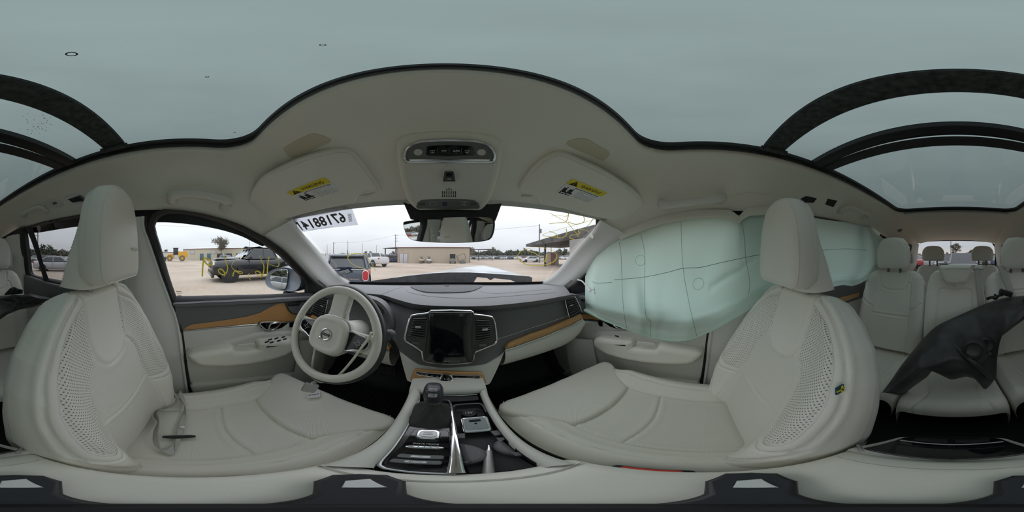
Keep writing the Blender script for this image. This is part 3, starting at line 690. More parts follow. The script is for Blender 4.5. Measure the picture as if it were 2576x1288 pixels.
# speaker in the dash top
sg = [(1033, 722), (1037, 719.5), (1080, 718.5), (1125, 718), (1170, 718), (1208, 718.5), (1213, 720.5), (1200, 728), (1175, 735), (1125, 737.5), (1074, 736), (1046, 729)]
P = np.array([cast(DTB, a, b, .001)[0] for a, b in cr_spline(sg, 60, closed=True)])
spk = obj('speaker_grille', plate(MB(), P, (0, -.2, 1), .004, .003), mat('spk_dark', (.075, .077, .082), .7, bump=.5, bscale=1500), parent=dash)
obj('grille_rim', MB().tube(P+np.array([0, 0, .003]), .0022, 6, closed=True), M_('charcoal'), parent=spk)
q, n_ = cast(DTB, 1124, 721, .006); obj('sun_sensor', MB().box(q, (.028, .012, .008), bev=.004), M_('charcoal'), parent=spk)
q, n_ = cast(DTB, 1124, 735, .0065); obj('maker_plate', MB().box(q, (.05, .004, .002), bev=.0008), M_('satin'), parent=spk)
# charcoal face below the lip
pxs = np.array([940, 962, 975, 990, 1004, 1017, 1035, 1055, 1080, 1110, 1140, 1166, 1195, 1222, 1245, 1259, 1271, 1280, 1305, 1332, 1360, 1388, 1420, 1445, 1461], float)
topy = np.interp(pxs, LIP[:, 0], LIP[:, 1])+1.0; topz = np.interp(pxs, LIP[:, 0], lipz)-.012
boty = np.interp(pxs, [940, 962, 990, 1000, 1004, 1017, 1055, 1110, 1166, 1222, 1259, 1271, 1280, 1332, 1388, 1461], [848, 850, 855, 866, 880, 898, 917, 925, 925, 915, 893, 878, 863, 842, 822, 788])
boty_y = np.interp(pxs, [940, 962, 1004, 1055, 1110, 1222, 1271, 1332, 1400, 1461], [.60, .60, .575, .54, .532, .54, .575, .60, .60, .572])
A = np.array([atZ(a, b, z)+np.array([0, .012, 0]) for a, b, z in zip(pxs, topy, topz)]); A[-1][0] = min(A[-1][0], .655); B = np.array([atY(a, b, y) for a, b, y in zip(pxs, boty, boty_y)])
A = cr_spline(A, 100); B = cr_spline(B, 100); G = [A+np.array([0, .05, .0])]
for t in np.linspace(0, 1, 16):
    q = A*(1-t)+B*t; q = q+np.array([0, -1, 0])*(.012*math.sin(math.pi*t)); G.append(q)
G.append(B+np.array([0, .05, -.01])); fc = MB().grid(np.array(G)); FCB = bvh_of(fc)
face = obj('dash_face', fc, M_('charcoal'), parent=dash, smooth_deg=60)
seam_on(FCB, [(1250, 853.5), (1290, 841), (1332, 826.5), (1380, 811), (1429, 794.5)], .0010, M_('stitch'), face, 'stitch_line')
# wood strip, bright line and glovebox on the passenger side (mirrored knee panel on the driver side)
WT = [(1271, 877), (1276, 869), (1283, 862), (1332, 841.5), (1388, 821.5), (1440, 798), (1458, 788)]; WB = [(1270, 879), (1300, 870), (1332, 858.5), (1370, 845), (1406, 830), (1440, 815), (1466, 801)]
wy = lambda p: np.interp(p[0], [1269, 1332, 1400, 1466], [.565, .588, .588, .555])
WT3 = np.array([atY(*p, wy(p)) for p in WT]); WB3 = np.array([atY(*p, wy(p)-.003) for p in WB])
def woodp(mb): ribbon(mb, cr_spline(WT3+np.array([0, .03, 0]), 40), cr_spline(WT3, 40), 40, 1); ribbon(mb, cr_spline(WT3, 40), cr_spline(WB3, 40), 40, 4, .006, (0, -1, 0)); return mb
obj('wood_strip', woodp(MB()), M_('wood'), parent=dash)
obj('chrome_line', MB().tube(cr_spline(WB3+np.array([0, -.002, -.003]), 40), .0034, 6), M_('silver'), parent=dash)
GB = [(1258, 918), (1313, 903.5), (1369, 886.5), (1416, 869), (1440, 854), (1455, 838), (1464, 815)]
GB3 = np.array([atY(*p, np.interp(p[0], [1258, 1369, 1464], [.585, .60, .57])) for p in GB])
def gbox(mb):
    a = cr_spline(WB3+np.array([0, .0, -.006]), 50); b = cr_spline(GB3, 50); G = []
    for t in np.linspace(0, 1, 14): G.append(a*(1-t)+b*t+np.array([0, -1, -.15])*.022*math.sin(math.pi*t)**.7)
    G.append(b+np.array([0, .22, .02])); mb.grid(np.array(G)); return mb
obj('glovebox', gbox(MB()), M_('plastic_beige'), parent=dash, smooth_deg=60)
kn = mirX(gbox(MB())); obj('knee_panel', kn, M_('plastic_beige'), parent=dash, smooth_deg=60)
kw = mirX(woodp(MB())); obj('wood_strip', kw, M_('wood'), parent=dash)
obj('chrome_line', mirX(MB().tube(cr_spline(WB3+np.array([0, -.002, -.003]), 40), .0034, 6)), M_('silver'), parent=dash)
# left dash face behind the wheel and the driver binnacle
lf = MB(); la = cr_spline(LIP3[:5]+np.array([0, .02, -.03]), 20); lb = np.array([mirp(p) for p in WT3[::-1]]); lb = poly_res(lb, 20); ribbon(lf, la, lb, 20, 6)
obj('binnacle_back', lf, M_('charcoal'), parent=dash, smooth_deg=60)
hood = cr_spline([(-.50, .70, -.34), (-.495, .68, -.25), (-.45, .67, -.195), (-.36, .665, -.182), (-.27, .655, -.19), (-.215, .64, -.23), (-.195, .63, -.30), (-.205, .63, -.36)], 60)
hb = MB(); G = [hood, hood+np.array([0, -.045, .002]), (hood-np.array([-.36, 0, -.30]))*np.array([.93, 1, .90])+np.array([-.36, -.045, -.30]), (hood-np.array([-.36, 0, -.30]))*np.array([.88, 1, .84])+np.array([-.36, .10, -.30])]
hb.grid(np.array(G)); obj('binnacle_hood', hb, M_('charcoal'), parent=dash, smooth_deg=60)
cs = MB(); plate(cs, rrect((-.355, .715, -.285), (1, 0, 0), (0, .35, .94), .27, .125, .03), (0, -.94, .35), .006, .003); obj('driver_display', cs, M_('screen'), parent=dash)

# centre stack
CS0 = np.array([XC, .575, -.20]); CSN = nrm((0, -.215, -.045)); CSN = nrm(np.cross((1, 0, 0), (0, -.045, -.215))); CSN = CSN if CSN[1] < 0 else -CSN
def cs(px, py, lift=0.0): return plane(px, py, CS0+CSN*lift, CSN)
def CSL(L_, lift=0.0, n=None):
    P = np.array([cs(a, b, lift) for a, b in L_]); return P
ring = [(1084, 782), (1135, 781), (1185, 782.5), (1190, 786), (1192, 791), (1215, 793.5), (1236, 797), (1241, 801), (1245, 812), (1248, 832), (1249.5, 853), (1248, 861), (1243, 866), (1220, 875), (1196, 885), (1192.5, 890), (1191.5, 903), (1188, 910), (1178, 913), (1129, 916.5), (1080, 912), (1070, 909), (1064, 902), (1062.5, 890), (1061, 883), (1042, 870), (1022, 858.5), (1018, 853), (1018.5, 845), (1024, 822), (1031, 800), (1036, 794), (1055, 790.5), (1078, 788), (1081, 784.5)]
bez = plate(MB(), poly_res(CSL(ring, .004), 140, True), CSN, .007, .002)
bez.grid(np.array([poly_res(CSL(ring, .004), 140, True), poly_res(CSL(ring, -.03), 140, True)]), cv=True)
stack = obj('stack_panel', bez, M_('gloss'), parent=dash)
obj('chrome_frame', MB().tube(poly_res(CSL(ring, .011), 150, True), .0036, 8, closed=True), M_('chrome'), parent=stack)
sb = [(1084, 784), (1184, 784), (1187, 787), (1188, 905), (1184, 910), (1129, 913.5), (1074, 908), (1067, 901), (1080, 788)]
scr = obj('touchscreen', plate(MB(), CSL(sb, .011), CSN, .010, .004), M_('gloss'), parent=stack)
obj('display', plate(MB(), CSL([(1092, 790.5), (1175, 791.5), (1178, 899), (1082, 895)], .0212), CSN, .0012, .0005), M_('screen'), parent=scr)
p = cs(1125, 908.5, .0215); obj('home_button', plate(MB(), rrect(p, (1, 0, 0), np.cross(CSN, (1, 0, 0)), .024, .006, .002), CSN, .001, .0004), M_('icon' if 0 else 'charcoal'), parent=scr)
obj('home_mark', MB().box(p+CSN*.0016, (.014, .0008, .0015)), M_('satin'), parent=scr)
def vent(L_, nsl, knob, parent, label=None, lift=.012, fn=cs, nv=CSN):
    """L_: TL TR BR BL in pixels"""
    C_ = [np.array(q, float) for q in L_]
    v = obj('air_vent', plate(MB(), np.array([fn(*q, lift) for q in L_]), nv, .003, .001), M_('black'), parent=parent)
    for i in range(nsl):
        t = (i+.5)/nsl; a = C_[0]*(1-t)+C_[3]*t; b = C_[1]*(1-t)+C_[2]*t
        A_, B_ = fn(*a, lift+.006), fn(*b, lift+.006); d = nrm(B_-A_); u = np.cross(nv, d)
        obj('vent_slat', MB().box((A_+B_)/2, (np.linalg.norm(B_-A_), .0022, .010), np.array([d, u, nrm(nv)]), bev=.0008, seg=1), mat('slat', (.10, .10, .105), .3, spec=.8), parent=v)
    if knob:
        p = fn(*knob, lift+.014); obj('vent_tab', MB().box(p, (.021, .005, .008), bev=.0015), M_('silver'), parent=v)
    return v
vent([(1041, 799), (1073, 797), (1067, 853), (1028, 846)], 9, (1052, 823), stack)
vent([(1197, 802), (1231, 805), (1238, 852), (1200, 860)], 9, (1220, 829), stack)
for px, py in ((1046, 862), (1214, 868)): 
    p = cs(px, py, .0112); obj('vent_wheel', plate(MB(), rrect(p, (1, 0, 0), np.cross(CSN, (1, 0, 0)), .024, .010, .002), CSN, .003, .001), M_('charcoal'), parent=stack)

# beige lower centre with wood tray panel
lowB = np.array([atY(a, b, y) for a, b, y in [(1004, 881, .577), (1017, 899, .556), (1055, 918, .538), (1110, 926, .53), (1166, 926, .53), (1222, 916, .538), (1259, 894, .565), (1271, 879, .577)]])
lowC = np.array([atY(a, b, y) for a, b, y in [(1024, 956, .50), (1030, 960, .495), (1060, 966, .485), (1110, 970, .48), (1166, 970, .48), (1205, 970, .485), (1228, 967, .495), (1234, 962, .50)]])
lc = MB(); a = cr_spline(lowB, 50); b = cr_spline(lowC, 50); G = [a+np.array([0, .04, .01])]
for t in np.linspace(0, 1, 12): G.append(a*(1-t)+b*t)
G.append(b+np.array([0, .10, -.02])); lc.grid(np.array(G))
for s_, k in ((0, 0), (1, -1)):
    e0, e1 = a[k], b[k]; lc.grid(np.array([[e0, e1], [e0+np.array([0, .2, 0]), e1+np.array([0, .2, -.1])]]))
obj('lower_stack', lc, M_('plastic_beige'), parent=dash, smooth_deg=50)
WPn = nrm((0, -.82, .2)); wp0 = atY(1123, 950, .505)
cwp = lambda px, py, l=0: plane(px, py, wp0+nrm((0, -.93, .37))*l, nrm((0, -.93, .37))); WN = nrm((0, -.93, .37))
tr = [(1046, 926), (1120, 931), (1200, 933.5), (1211, 936), (1216, 944), (1222, 960), (1216, 964), (1170, 966.5), (1110, 965.5), (1060, 961), (1036, 956), (1033, 952), (1040, 932)]
wpl = obj('wood_tray_panel', plate(MB(), np.array([cwp(*q, 0) for q in tr]), WN, .012, .004), M_('wood'), parent=dash)
bar = [(1046, 936), (1049, 934.5), (1120, 942), (1206, 944), (1209, 947), (1207, 952), (1204, 953), (1120, 951.5), (1052, 943), (1047, 940)]
bb = obj('button_bar', plate(MB(), np.array([cwp(*q, .0122) for q in bar]), WN, .003, .001), M_('gloss'), parent=wpl)
obj('bar_rim', MB().tube(poly_res(np.array([cwp(*q, .0145) for q in bar]), 60, True), .0013, 6, closed=True), M_('silver'), parent=wpl)
kc = cwp(1123, 950, .0125); kb = MB().lathe([(.0205, 0), (.0205, .010), (.0195, .013), (.0165, .0135)], kc, WN, 32, cap=False)
knob = obj('volume_knob', kb, M_('chrome'), parent=wpl); obj('knob_cap', MB().lathe([(.0168, .008), (.0166, .013), (.010, .0145), (.001, .015)], kc, WN, 28), M_('gloss'), parent=wpl)
tri = MB(); q = kc+WN*.0158; rr_ = np.array([1., 0, 0]); uu_ = np.cross(WN, rr_); uu_ = uu_ if uu_[2] > 0 else -uu_
tri.face(np.array([q+rr_*-.007+uu_*.003, q+rr_*-.007-uu_*.003, q+rr_*-.002])); tri.face(np.array([q+rr_*.001+uu_*.003, q+rr_*.001-uu_*.003, q+rr_*.003-uu_*.003, q+rr_*.003+uu_*.003])); tri.face(np.array([q+rr_*.005+uu_*.003, q+rr_*.005-uu_*.003, q+rr_*.007-uu_*.003, q+rr_*.007+uu_*.003]))
obj('play_pause_mark', tri, M_('icon'), parent=wpl)
for px, py, m in ((1060, 942, 'red'), (1073, 944, 'icon'), (1087, 946, 'icon'), (1100, 947.5, 'icon'), (1149, 951, 'icon'), (1192, 949.5, 'icon')):
    p = cwp(px, py-.5, .0156); ic = MB(); w = .0045
    if m == 'red': ic.face(np.array([p+rr_*-.003-uu_*.002, p+rr_*.003-uu_*.002, p+uu_*.003]))
    else:
        ic.tube(np.array([p+rr_*-w/1.4+uu_*.0015, p+rr_*w/1.4+uu_*.0015, p+rr_*w/2-uu_*.0018, p+rr_*-w/2-uu_*.0018]), .0004, 4, closed=True)
    obj('button_icon', ic, M_(m), parent=bb)
# corner vents
def corner_vent(s):
    L_ = [(1423, 752), (1446, 746), (1461, 783), (1436, 796)]
    p0 = atY(1440, 770, .565); nv = nrm((-.45, -.88, .1))
    fn = lambda px, py, l=0: plane(px, py, p0+nv*l, nv)
    mb0 = plate(MB(), np.array([fn(*q) for q in [(1421, 752), (1426, 748), (1445, 744), (1449, 748), (1463, 782), (1460, 787), (1434, 799), (1430, 795)]]), nv, .016, .004)
    if s < 0: mirX(mb0)
    hold = obj('corner_vent', mb0, M_('black'), parent=dash)
    C_ = [np.array(q, float) for q in L_]
    for i in range(8):
        t = (i+.5)/8; a = C_[0]*(1-t)+C_[3]*t; b = C_[1]*(1-t)+C_[2]*t; A_, B_ = fn(*a, .019), fn(*b, .019); d = nrm(B_-A_); u = np.cross(nv, d)
        m = MB().box((A_+B_)/2, (np.linalg.norm(B_-A_), .0025, .008), np.array([d, u, nv]), bev=.0008, seg=1)
        obj('vent_slat', mirX(m) if s < 0 else m, M_('slat'), parent=hold)
    m = MB().tube(cr_spline(np.array([fn(*q, .016) for q in [(1421, 752), (1426, 775), (1432, 798)]]), 12), .0028, 6); m.tube(cr_spline(np.array([fn(*q, .016) for q in [(1446, 745), (1456, 765), (1464, 785)]]), 12), .0022, 6)
    obj('chrome_edge', mirX(m) if s < 0 else m, M_('chrome'), parent=hold)
    m = MB().box(fn(1437, 768, .026), (.02, .006, .006), bev=.0015); obj('vent_tab', mirX(m) if s < 0 else m, M_('silver'), parent=hold)
both(corner_vent)
m = MB().tube([(-.30, .60, -.36), (-.24, .55, -.345), (-.205, .515, -.335)], [.008, .008, .009], 10); stalk = obj('wiper_stalk', m, M_('charcoal'), parent=dash)
q = atY(982, 838, .48); obj('stalk_knob', MB().sphere(q, (.017, .014, .013), 16, 10), M_('charcoal'), parent=dash)
obj('turn_stalk', MB().tube([(-.40, .60, -.33), (-.47, .55, -.315), (-.515, .53, -.31)], [.008, .008, .010], 10), M_('charcoal'), parent=dash)
obj('steering_column', MB().tube([(-.356, .47, -.305), (-.356, .62, -.36), (-.356, .75, -.42)], [.05, .062, .07], 20), M_('plastic_beige'), parent=dash)
lid = MB().tube([(-.356, .50, -.36), (-.35, .62, -.43)], [.045, .055], 14); obj('column_shroud', lid, M_('charcoal'), parent=dash)

# ------------------------------------------------------------------ pedals and floor mats
pn = nrm((.1, -.8, .55)); pc = atY(971, 932, .74); pr = nrm(np.cross((0, 0, 1), pn))*-1; pu = np.cross(pn, pr)
pu = pu if pu[2] > 0 else -pu
ped = thing('brake_pedal', 'black ribbed brake pedal in the driver footwell', 'pedal', pc-np.array([0, 0, .04]))
obj('pedal_pad', plate(MB(), rrect(pc, pr, pu, .105, .062, .012), pn, .012, .004), M_('rubber'), parent=ped)
for i in range(8): obj('rib', MB().box(pc+pn*.0125+pr*(-.042+i*.012), (.005, .050, .005), np.array([pr, pu, pn]), bev=.0015, seg=1), mat('rib_rubber', (.05, .05, .05), .6), parent=ped)
obj('pedal_arm', MB().tube([pc-pn*.003, pc+np.array([0, .06, .10]), pc+np.array([0, .20, .26])], .010, 8), M_('black'), parent=ped)
def footmat(name, label, x0, x1, y0, y1, z):
    t = thing(name, label, 'floor mat', ((x0+x1)/2, (y0+y1)/2, z), group=None)
    o = obj('mat_base', plate(MB(), rrect(((x0+x1)/2, (y0+y1)/2, z), (1, 0, 0), (0, 1, 0), x1-x0, y1-y0, .06), (0, 0, 1), .010, .004), M_('mat_rubber'), parent=t)
    n = int((x1-x0-.06)/.022)
    for i in range(n):
        x = x0+.03+(i+.5)*(x1-x0-.06)/n; obj('ridge', MB().box((x, (y0+y1)/2, z+.012), (.006, y1-y0-.1, .008), bev=.002, seg=1), M_('mat_rubber'), parent=t)
    up = MB(); G = [[(x0+.02+(x1-x0-.04)*i/10, yy, zz) for i in range(11)] for yy, zz in ((y1-.02, z+.01), (y1+.06, z+.05), (y1+.13, z+.15), (y1+.15, z+.24))]
    up.grid(np.array(G)); obj('mat_toe', up, M_('mat_rubber'), parent=t, solid=.008)
footmat('floor_mat', 'black ribbed rubber floor mat under the brake pedal', -.66, -.14, .30, .78, FZ+.012)
footmat('floor_mat', 'black ribbed rubber floor mat below the glovebox', .16, .68, .30, .78, FZ+.012)
# ------------------------------------------------------------------ steering wheel (turned upside down)
SW = np.array([-.356, .42, -.285]); wn = nrm((0, -.906, .423)); wr_ = np.array([1., 0, 0]); wu = np.array([0, .423, .906])
def swp(x, y, z=0.0): return SW+wr_*x+wu*y+wn*z
wheel = thing('steering_wheel', 'two tone cream and black leather steering wheel with round badge, turned upside down', 'steering wheel', SW+np.array([0, 0, -.20]))
mat('cream', (.74, .72, .65), .45, bump=.08, bscale=500); mat('wheel_black', (.035, .035, .038), .42, bump=.08, bscale=600)
th = np.linspace(0, 2*math.pi, 96, endpoint=False)
def rim(R, z): return np.array([swp(R*math.cos(a), R*math.sin(a), z) for a in th])
obj('rim', MB().tube(rim(.1705, .004), .0150, 14, closed=True, ry=.0135, up=tuple(wn)), M_('cream'), parent=wheel)
obj('rim_outer', MB().tube(rim(.180, -.008), .0155, 14, closed=True, up=tuple(wn)), M_('wheel_black'), parent=wheel)
def sq(w, h, p=2.9, n=56, cx=0, cy=0, z=0.0):
    return np.array([swp(cx+w*np.sign(math.cos(a))*abs(math.cos(a))**(2/p), cy+h*np.sign(math.sin(a))*abs(math.sin(a))**(2/p), z) for a in np.linspace(0, 2*math.pi, n, endpoint=False)])
pad = MB(); prof = [(.0745, .071, -.03), (.0755, .072, .0), (.0745, .071, .016), (.069, .0655, .026), (.059, .056, .0275), (.053, .050, .0245), (.045, .0425, .0242), (.03, .028, .0245), (.001, .001, .0245)]
pad.loft([sq(w, h, 2.9, 56, 0, -.004, z) for w, h, z in prof]); hub = obj('airbag_cover', pad, M_('cream'), parent=wheel, smooth_deg=60)
obj('hub_trim', MB().tube(sq(.0775, .0735, 2.9, 72, 0, -.004, .002), .0022, 6, closed=True), M_('silver'), parent=wheel)
# side spokes with switch panels
for s in (-1, 1):
    sp = [(s*.066, .034), (s*.12, .030), (s*.165, .032), (s*.167, -.040), (s*.13, -.036), (s*.066, -.044)]
    obj('spoke', plate(MB(), np.array([swp(x, y, -.022) for x, y in sp]), wn, .026, .010, 4, back=True), M_('cream'), parent=wheel)
    sw_ = [(s*.070, .026), (s*.115, .024), (s*.136, .019), (s*.146, .006), (s*.143, -.012), (s*.132, -.022), (s*.105, -.029), (s*.070, -.036)]
    P = poly_res(cr_spline(np.array([swp(x, y, .004) for x, y in sw_]), 50, closed=True), 50, True)
    pn_ = obj('switch_panel', plate(MB(), P, wn, .004, .002), M_('gloss'), parent=wheel)
    obj('panel_trim', MB().tube(P+wn*.004, .0026, 6, closed=True), M_('silver'), parent=wheel)
    c = swp(s*.112, -.004, .0086); ic = MB()
    ic.tube(rrect(c, wr_, wu, .013, .011, .003), .0007, 4, closed=True)
    for dx, dy in ((.013, 0), (-.013, 0), (0, .012), (0, -.012)): ic.box(c+wr_*dx+wu*dy, (.003, .003, .0006), np.array([wr_, wu, wn]))
    obj('switch_icons', ic, M_('icon'), parent=pn_)
us = [(-.045, .052), (-.036, .09), (-.040, .165), (.040, .165), (.036, .09), (.045, .052)]
obj('spoke', plate(MB(), np.array([swp(x, y, -.024) for x, y in us]), wn, .027, .011, 4, back=True), M_('cream'), parent=wheel)
obj('spoke_edge', MB().tube([swp(.037, .085, -.002), swp(.041, .13, -.004), swp(.045, .158, -.004)], .003, 6), M_('cream'), parent=wheel)
bc = swp(0, -.004, .0262); bd = MB().tube(ellipse(bc, wr_, wu, .0200, .0200, 40), .0027, 8, closed=True)
bd.box(bc-wr_*.0185-wu*.0185, (.009, .009, .003), np.array([wr_, wu, wn]), bev=.001)
badge = obj('badge_ring', bd, M_('chrome'), parent=hub)
obj('badge_bar', MB().box(bc, (.037, .009, .003), np.array([wr_, wu, wn]), bev=.001), M_('black'), parent=hub)
obj('badge_lettering', text_mb(MB(), 'VOLVO', bc+wn*.0016, -wr_, -wu, .0055, .030, thick=.02), M_('chrome'), parent=hub)
obj('wheel_boss', MB().cyl(swp(0, 0, -.03), swp(0, 0, -.10), .05, .055, 24), M_('charcoal'), parent=wheel)

# cream cable with key tag hanging from the wheel
mat('cable', (.72, .72, .62), .5)
cy = lambda px, py, y: atY(px, py, y)
cb_ = MB().tube(cr_spline([cy(797, 858, .405), cy(791, 885, .385), cy(786, 915, .375), cy(784, 945, .365), cy(790, 952, .362)], 30), .0042, 8)
cb_.tube(cr_spline([cy(792, 955, .362), cy(806, 961, .36), cy(826, 959, .362), cy(850, 946, .37), cy(880, 914, .385), cy(908, 877, .40), cy(928, 850, .41), cy(934, 836, .412)], 40), .0042, 8)
tie = thing('cable_tie', 'cream security cable looped through the steering wheel', 'cable', cy(784, 962, .365)); obj('cable_loop', cb_, M_('cable'), parent=tie)
obj('split_ring', MB().tube(ellipse(cy(796, 950, .360), nrm((.9, .2, .2)), nrm((0, .3, 1)), .0125, .0115, 28), .0014, 6, closed=True), M_('silver'), parent=tie)
kr, ku, kn_ = nrm((.70, .45, -.05)), nrm((.28, .02, .95)), None; kn_ = nrm(np.cross(kr, ku)); kn_ = kn_ if kn_[1] < 0 else -kn_
kc_ = cy(781, 973, .345)
key = thing('key_fob', 'flat silver key fob hanging from the cable on the steering wheel', 'key', kc_-np.array([0, 0, .036]))
obj('fob_body', plate(MB(), rrect(kc_, kr, ku, .042, .062, .006), kn_, .013, .004, back=True), M_('satin'), parent=key)
obj('fob_edge', MB().tube(rrect(kc_+kn_*.007, kr, ku, .0425, .0625, .006), .0025, 6, closed=True), M_('silver'), parent=key)
for i in range(3): obj('fob_button', MB().box(kc_-kr*.0215+ku*(.016-i*.016)+kn_*.0065, (.003, .011, .007), np.array([kr, ku, kn_]), bev=.001), M_('charcoal'), parent=key)
obj('fob_neck', MB().tube([kc_+ku*.030, kc_+ku*.044+kr*.006], [.007, .005], 8), M_('silver'), parent=key)

# ------------------------------------------------------------------ centre console
con = thing('centre_console', 'beige centre console with gear lever, cup tray and padded armrest', 'console', (XC, .12, FZ))
ZC = -.488
# body sides
bs = MB(); ys = np.array([.60, .50, .46, .40, .30, .20, .10, .0, -.12, -.20])
for s in (-1, 1):
    xo_ = np.interp(ys, [-.2, .1, .3, .46, .6], [.112, .106, .102, .103, .112]); G = []
    for k, (dx, z) in enumerate(((0, ZC-.004), (.004, ZC-.02), (.010, ZC-.10), (.014, ZC-.25), (.014, FZ))):
        G.append([(XC+s*(x+dx), y, z) for x, y in zip(xo_, ys)])
    bs.grid(np.array(G))
obj('console_sides', bs, M_('plastic_beige'), parent=con, smooth_deg=60)
# rails left and right of the tray, bridge in front
def zc(px, py, z=ZC): return atZ(px, py, z)
def railm(inn, outr, name):
    a = cr_spline(np.array(inn), 40); b = cr_spline(np.array(outr), 40); G = [a+np.array([0, 0, -.035])]
    for t in np.linspace(0, 1, 8): G.append(a*(1-t)+b*t+np.array([0, 0, .010*math.sin(math.pi*t)**.6]))
    G.append(b+np.array([0, 0, -.03])); return obj(name, MB().grid(np.array(G)), M_('plastic_beige'), parent=con, smooth_deg=70)
railm([(-.0655, .425, ZC), (-.066, .36, ZC), (-.066, .225, ZC), (-.063, .15, ZC), (-.058, .122, ZC)], [(-.098, .47, ZC), (-.094, .36, ZC), (-.093, .225, ZC), (-.096, .15, ZC), (-.10, .10, ZC)], 'side_rail')
railm([(.092, .425, ZC), (.0905, .38, ZC), (.0875, .245, ZC), (.083, .15, ZC), (.079, .112, ZC)], [(.114, .44, ZC), (.109, .38, ZC), (.105, .233, ZC), (.105, .15, ZC), (.108, .10, ZC)], 'side_rail')
br = MB(); top = np.array([(x, y, z) for x, y, z in ((-.100, .50, -.468), (-.05, .50, -.458), (XC, .50, -.456), (.06, .50, -.458), (.116, .50, -.468))]); bot = np.array([(-.098, .432, ZC), (-.05, .433, ZC+.006), (XC, .433, ZC+.006), (.06, .433, ZC+.006), (.114, .432, ZC)])
t2 = cr_spline(top, 30); b2 = cr_spline(bot, 30); br.grid(np.array([t2, t2*.6+b2*.4+np.array([0, 0, .004]), t2*.2+b2*.8+np.array([0, 0, .004]), b2, b2+np.array([0, .0, -.03])])); obj('front_bridge', br, M_('plastic_beige'), parent=con, smooth_deg=60)
# black tray floor and recess walls
tr_ = MB(); tr_.box((.0115, .28, ZC-.075), (.165, .36, .01)); obj('tray_floor', tr_, M_('charcoal'), parent=con)
wl_ = MB()
for P in ([(-.067, .43), (-.067, .115)], [(.091, .43), (.086, .2), (.080, .112)], [(-.067, .43), (.092, .43)], [(-.058, .118), (.01, .112), (.079, .110)]):
    A_ = np.array([(x, y, ZC-.004) for x, y in P]); B_ = A_+np.array([0, 0, -.07]); ribbon(wl_, A_, B_, 12, 1)
obj('tray_wall', wl_, M_('black'), parent=con)
# left half: deck with gear lever and switches
deck = [(-.064, .392), (-.05, .400), (.006, .392), (.010, .38), (.010, .14), (.006, .120), (-.02, .119), (-.050, .124), (-.062, .15), (-.066, .24)]
dk = obj('shifter_deck', plate(MB(), np.array([(x, y, ZC-.03) for x, y in deck]), (0, 0, 1), .024, .003), mat('deck_gloss', (.05, .05, .055), .18, coat=.5), parent=con)
dv = MB(); c_ = cr_spline(np.array([(-.02, .400, ZC+.002), (.003, .396, ZC+.004), (.0125, .38, ZC+.004), (.014, .30, ZC+.005), (.0125, .20, ZC+.005), (.008, .118, ZC+.004)]), 50)
dv.tube(c_, np.interp(np.arange(50), [0, 8, 20, 49], [.0018, .0035, .0045, .0075]), 10, ry=.004); obj('chrome_divider', dv, M_('chrome'), parent=con)
obj('deck_trim', MB().tube(cr_spline(np.array([(-.064, .395, ZC-.004), (-.0665, .30, ZC-.004), (-.065, .20, ZC-.004), (-.058, .135, ZC-.004), (-.03, .121, ZC-.004), (.008, .117, ZC-.004)]), 30), .003, 8), M_('satin'), parent=con)
# gear lever
base = np.array([-.0275, .335, ZC-.006]); boot = MB(); rng = np.random.RandomState(3); R_ = []
for k, t in enumerate(np.linspace(0, 1, 14)):
    w = .037*(1-t)**1.25+.0125; h = .046*(1-t)**1.2+.0125; ring_ = []
    for a in np.linspace(0, 2*math.pi, 40, endpoint=False):
        p = 4.0-2*t; rr = (abs(math.cos(a))**p+abs(math.sin(a))**p)**(-1/p)
        f = 1+.07*math.sin(5*a+t*3)*math.sin(math.pi*t)+.04*math.sin(11*a-t*5)*math.sin(math.pi*t)
        ring_.append(base+np.array([w*rr*math.cos(a)*f, h*rr*math.sin(a)*f+.012*t, .062*t]))
    R_.append(ring_)
boot.loft(R_); lever = obj('gear_boot', boot, mat('boot', (.035, .034, .032), .6, bump=.3, bscale=300), parent=con, smooth_deg=80)
kb0 = base+np.array([.002, .014, .062])
obj('lever_collar', MB().cyl(kb0-np.array([0, 0, .004]), kb0+np.array([0, 0, .006]), .0145, .0150, 24), M_('satin'), parent=con)
kn0 = MB(); R_ = []
for z, w, h in ((.006, .0165, .016), (.016, .0205, .020), (.036, .0225, .024), (.052, .0215, .025), (.062, .018, .022), (.066, .012, .015), (.067, .001, .001)):
    R_.append([kb0+np.array([w*np.sign(math.cos(a))*abs(math.cos(a))**.7, h*np.sign(math.sin(a))*abs(math.sin(a))**.7+.25*(z-.006)*.4, z]) for a in np.linspace(0, 2*math.pi, 28, endpoint=False)])
kn0.loft(R_); gk = obj('gear_knob', kn0, mat('knob', (.045, .045, .055), .35), parent=con, smooth_deg=70)
fn_ = nrm((0, -.78, .62)); fp = kb0+np.array([0, -.013, .0565]); fu = np.cross(fn_, (1, 0, 0)); fu = fu if fu[2] > 0 else -fu
pl_ = obj('shift_plate', plate(MB(), rrect(fp, (1, 0, 0), fu, .019, .028, .004), fn_, .004, .001), M_('silver'), parent=con)
obj('shift_plate_face', plate(MB(), rrect(fp+fn_*.004, (1, 0, 0), fu, .0125, .024, .003), fn_, .0008, .0003), M_('satin'), parent=con)
tx = MB()
for i, ch in enumerate('PRND'): text_mb(tx, ch, fp+fn_*.005+fu*(.0075-i*.005)+np.array([.0025, 0, 0]), (1, 0, 0), fu, .0034)
obj('gear_letters', tx, M_('print'), parent=con)
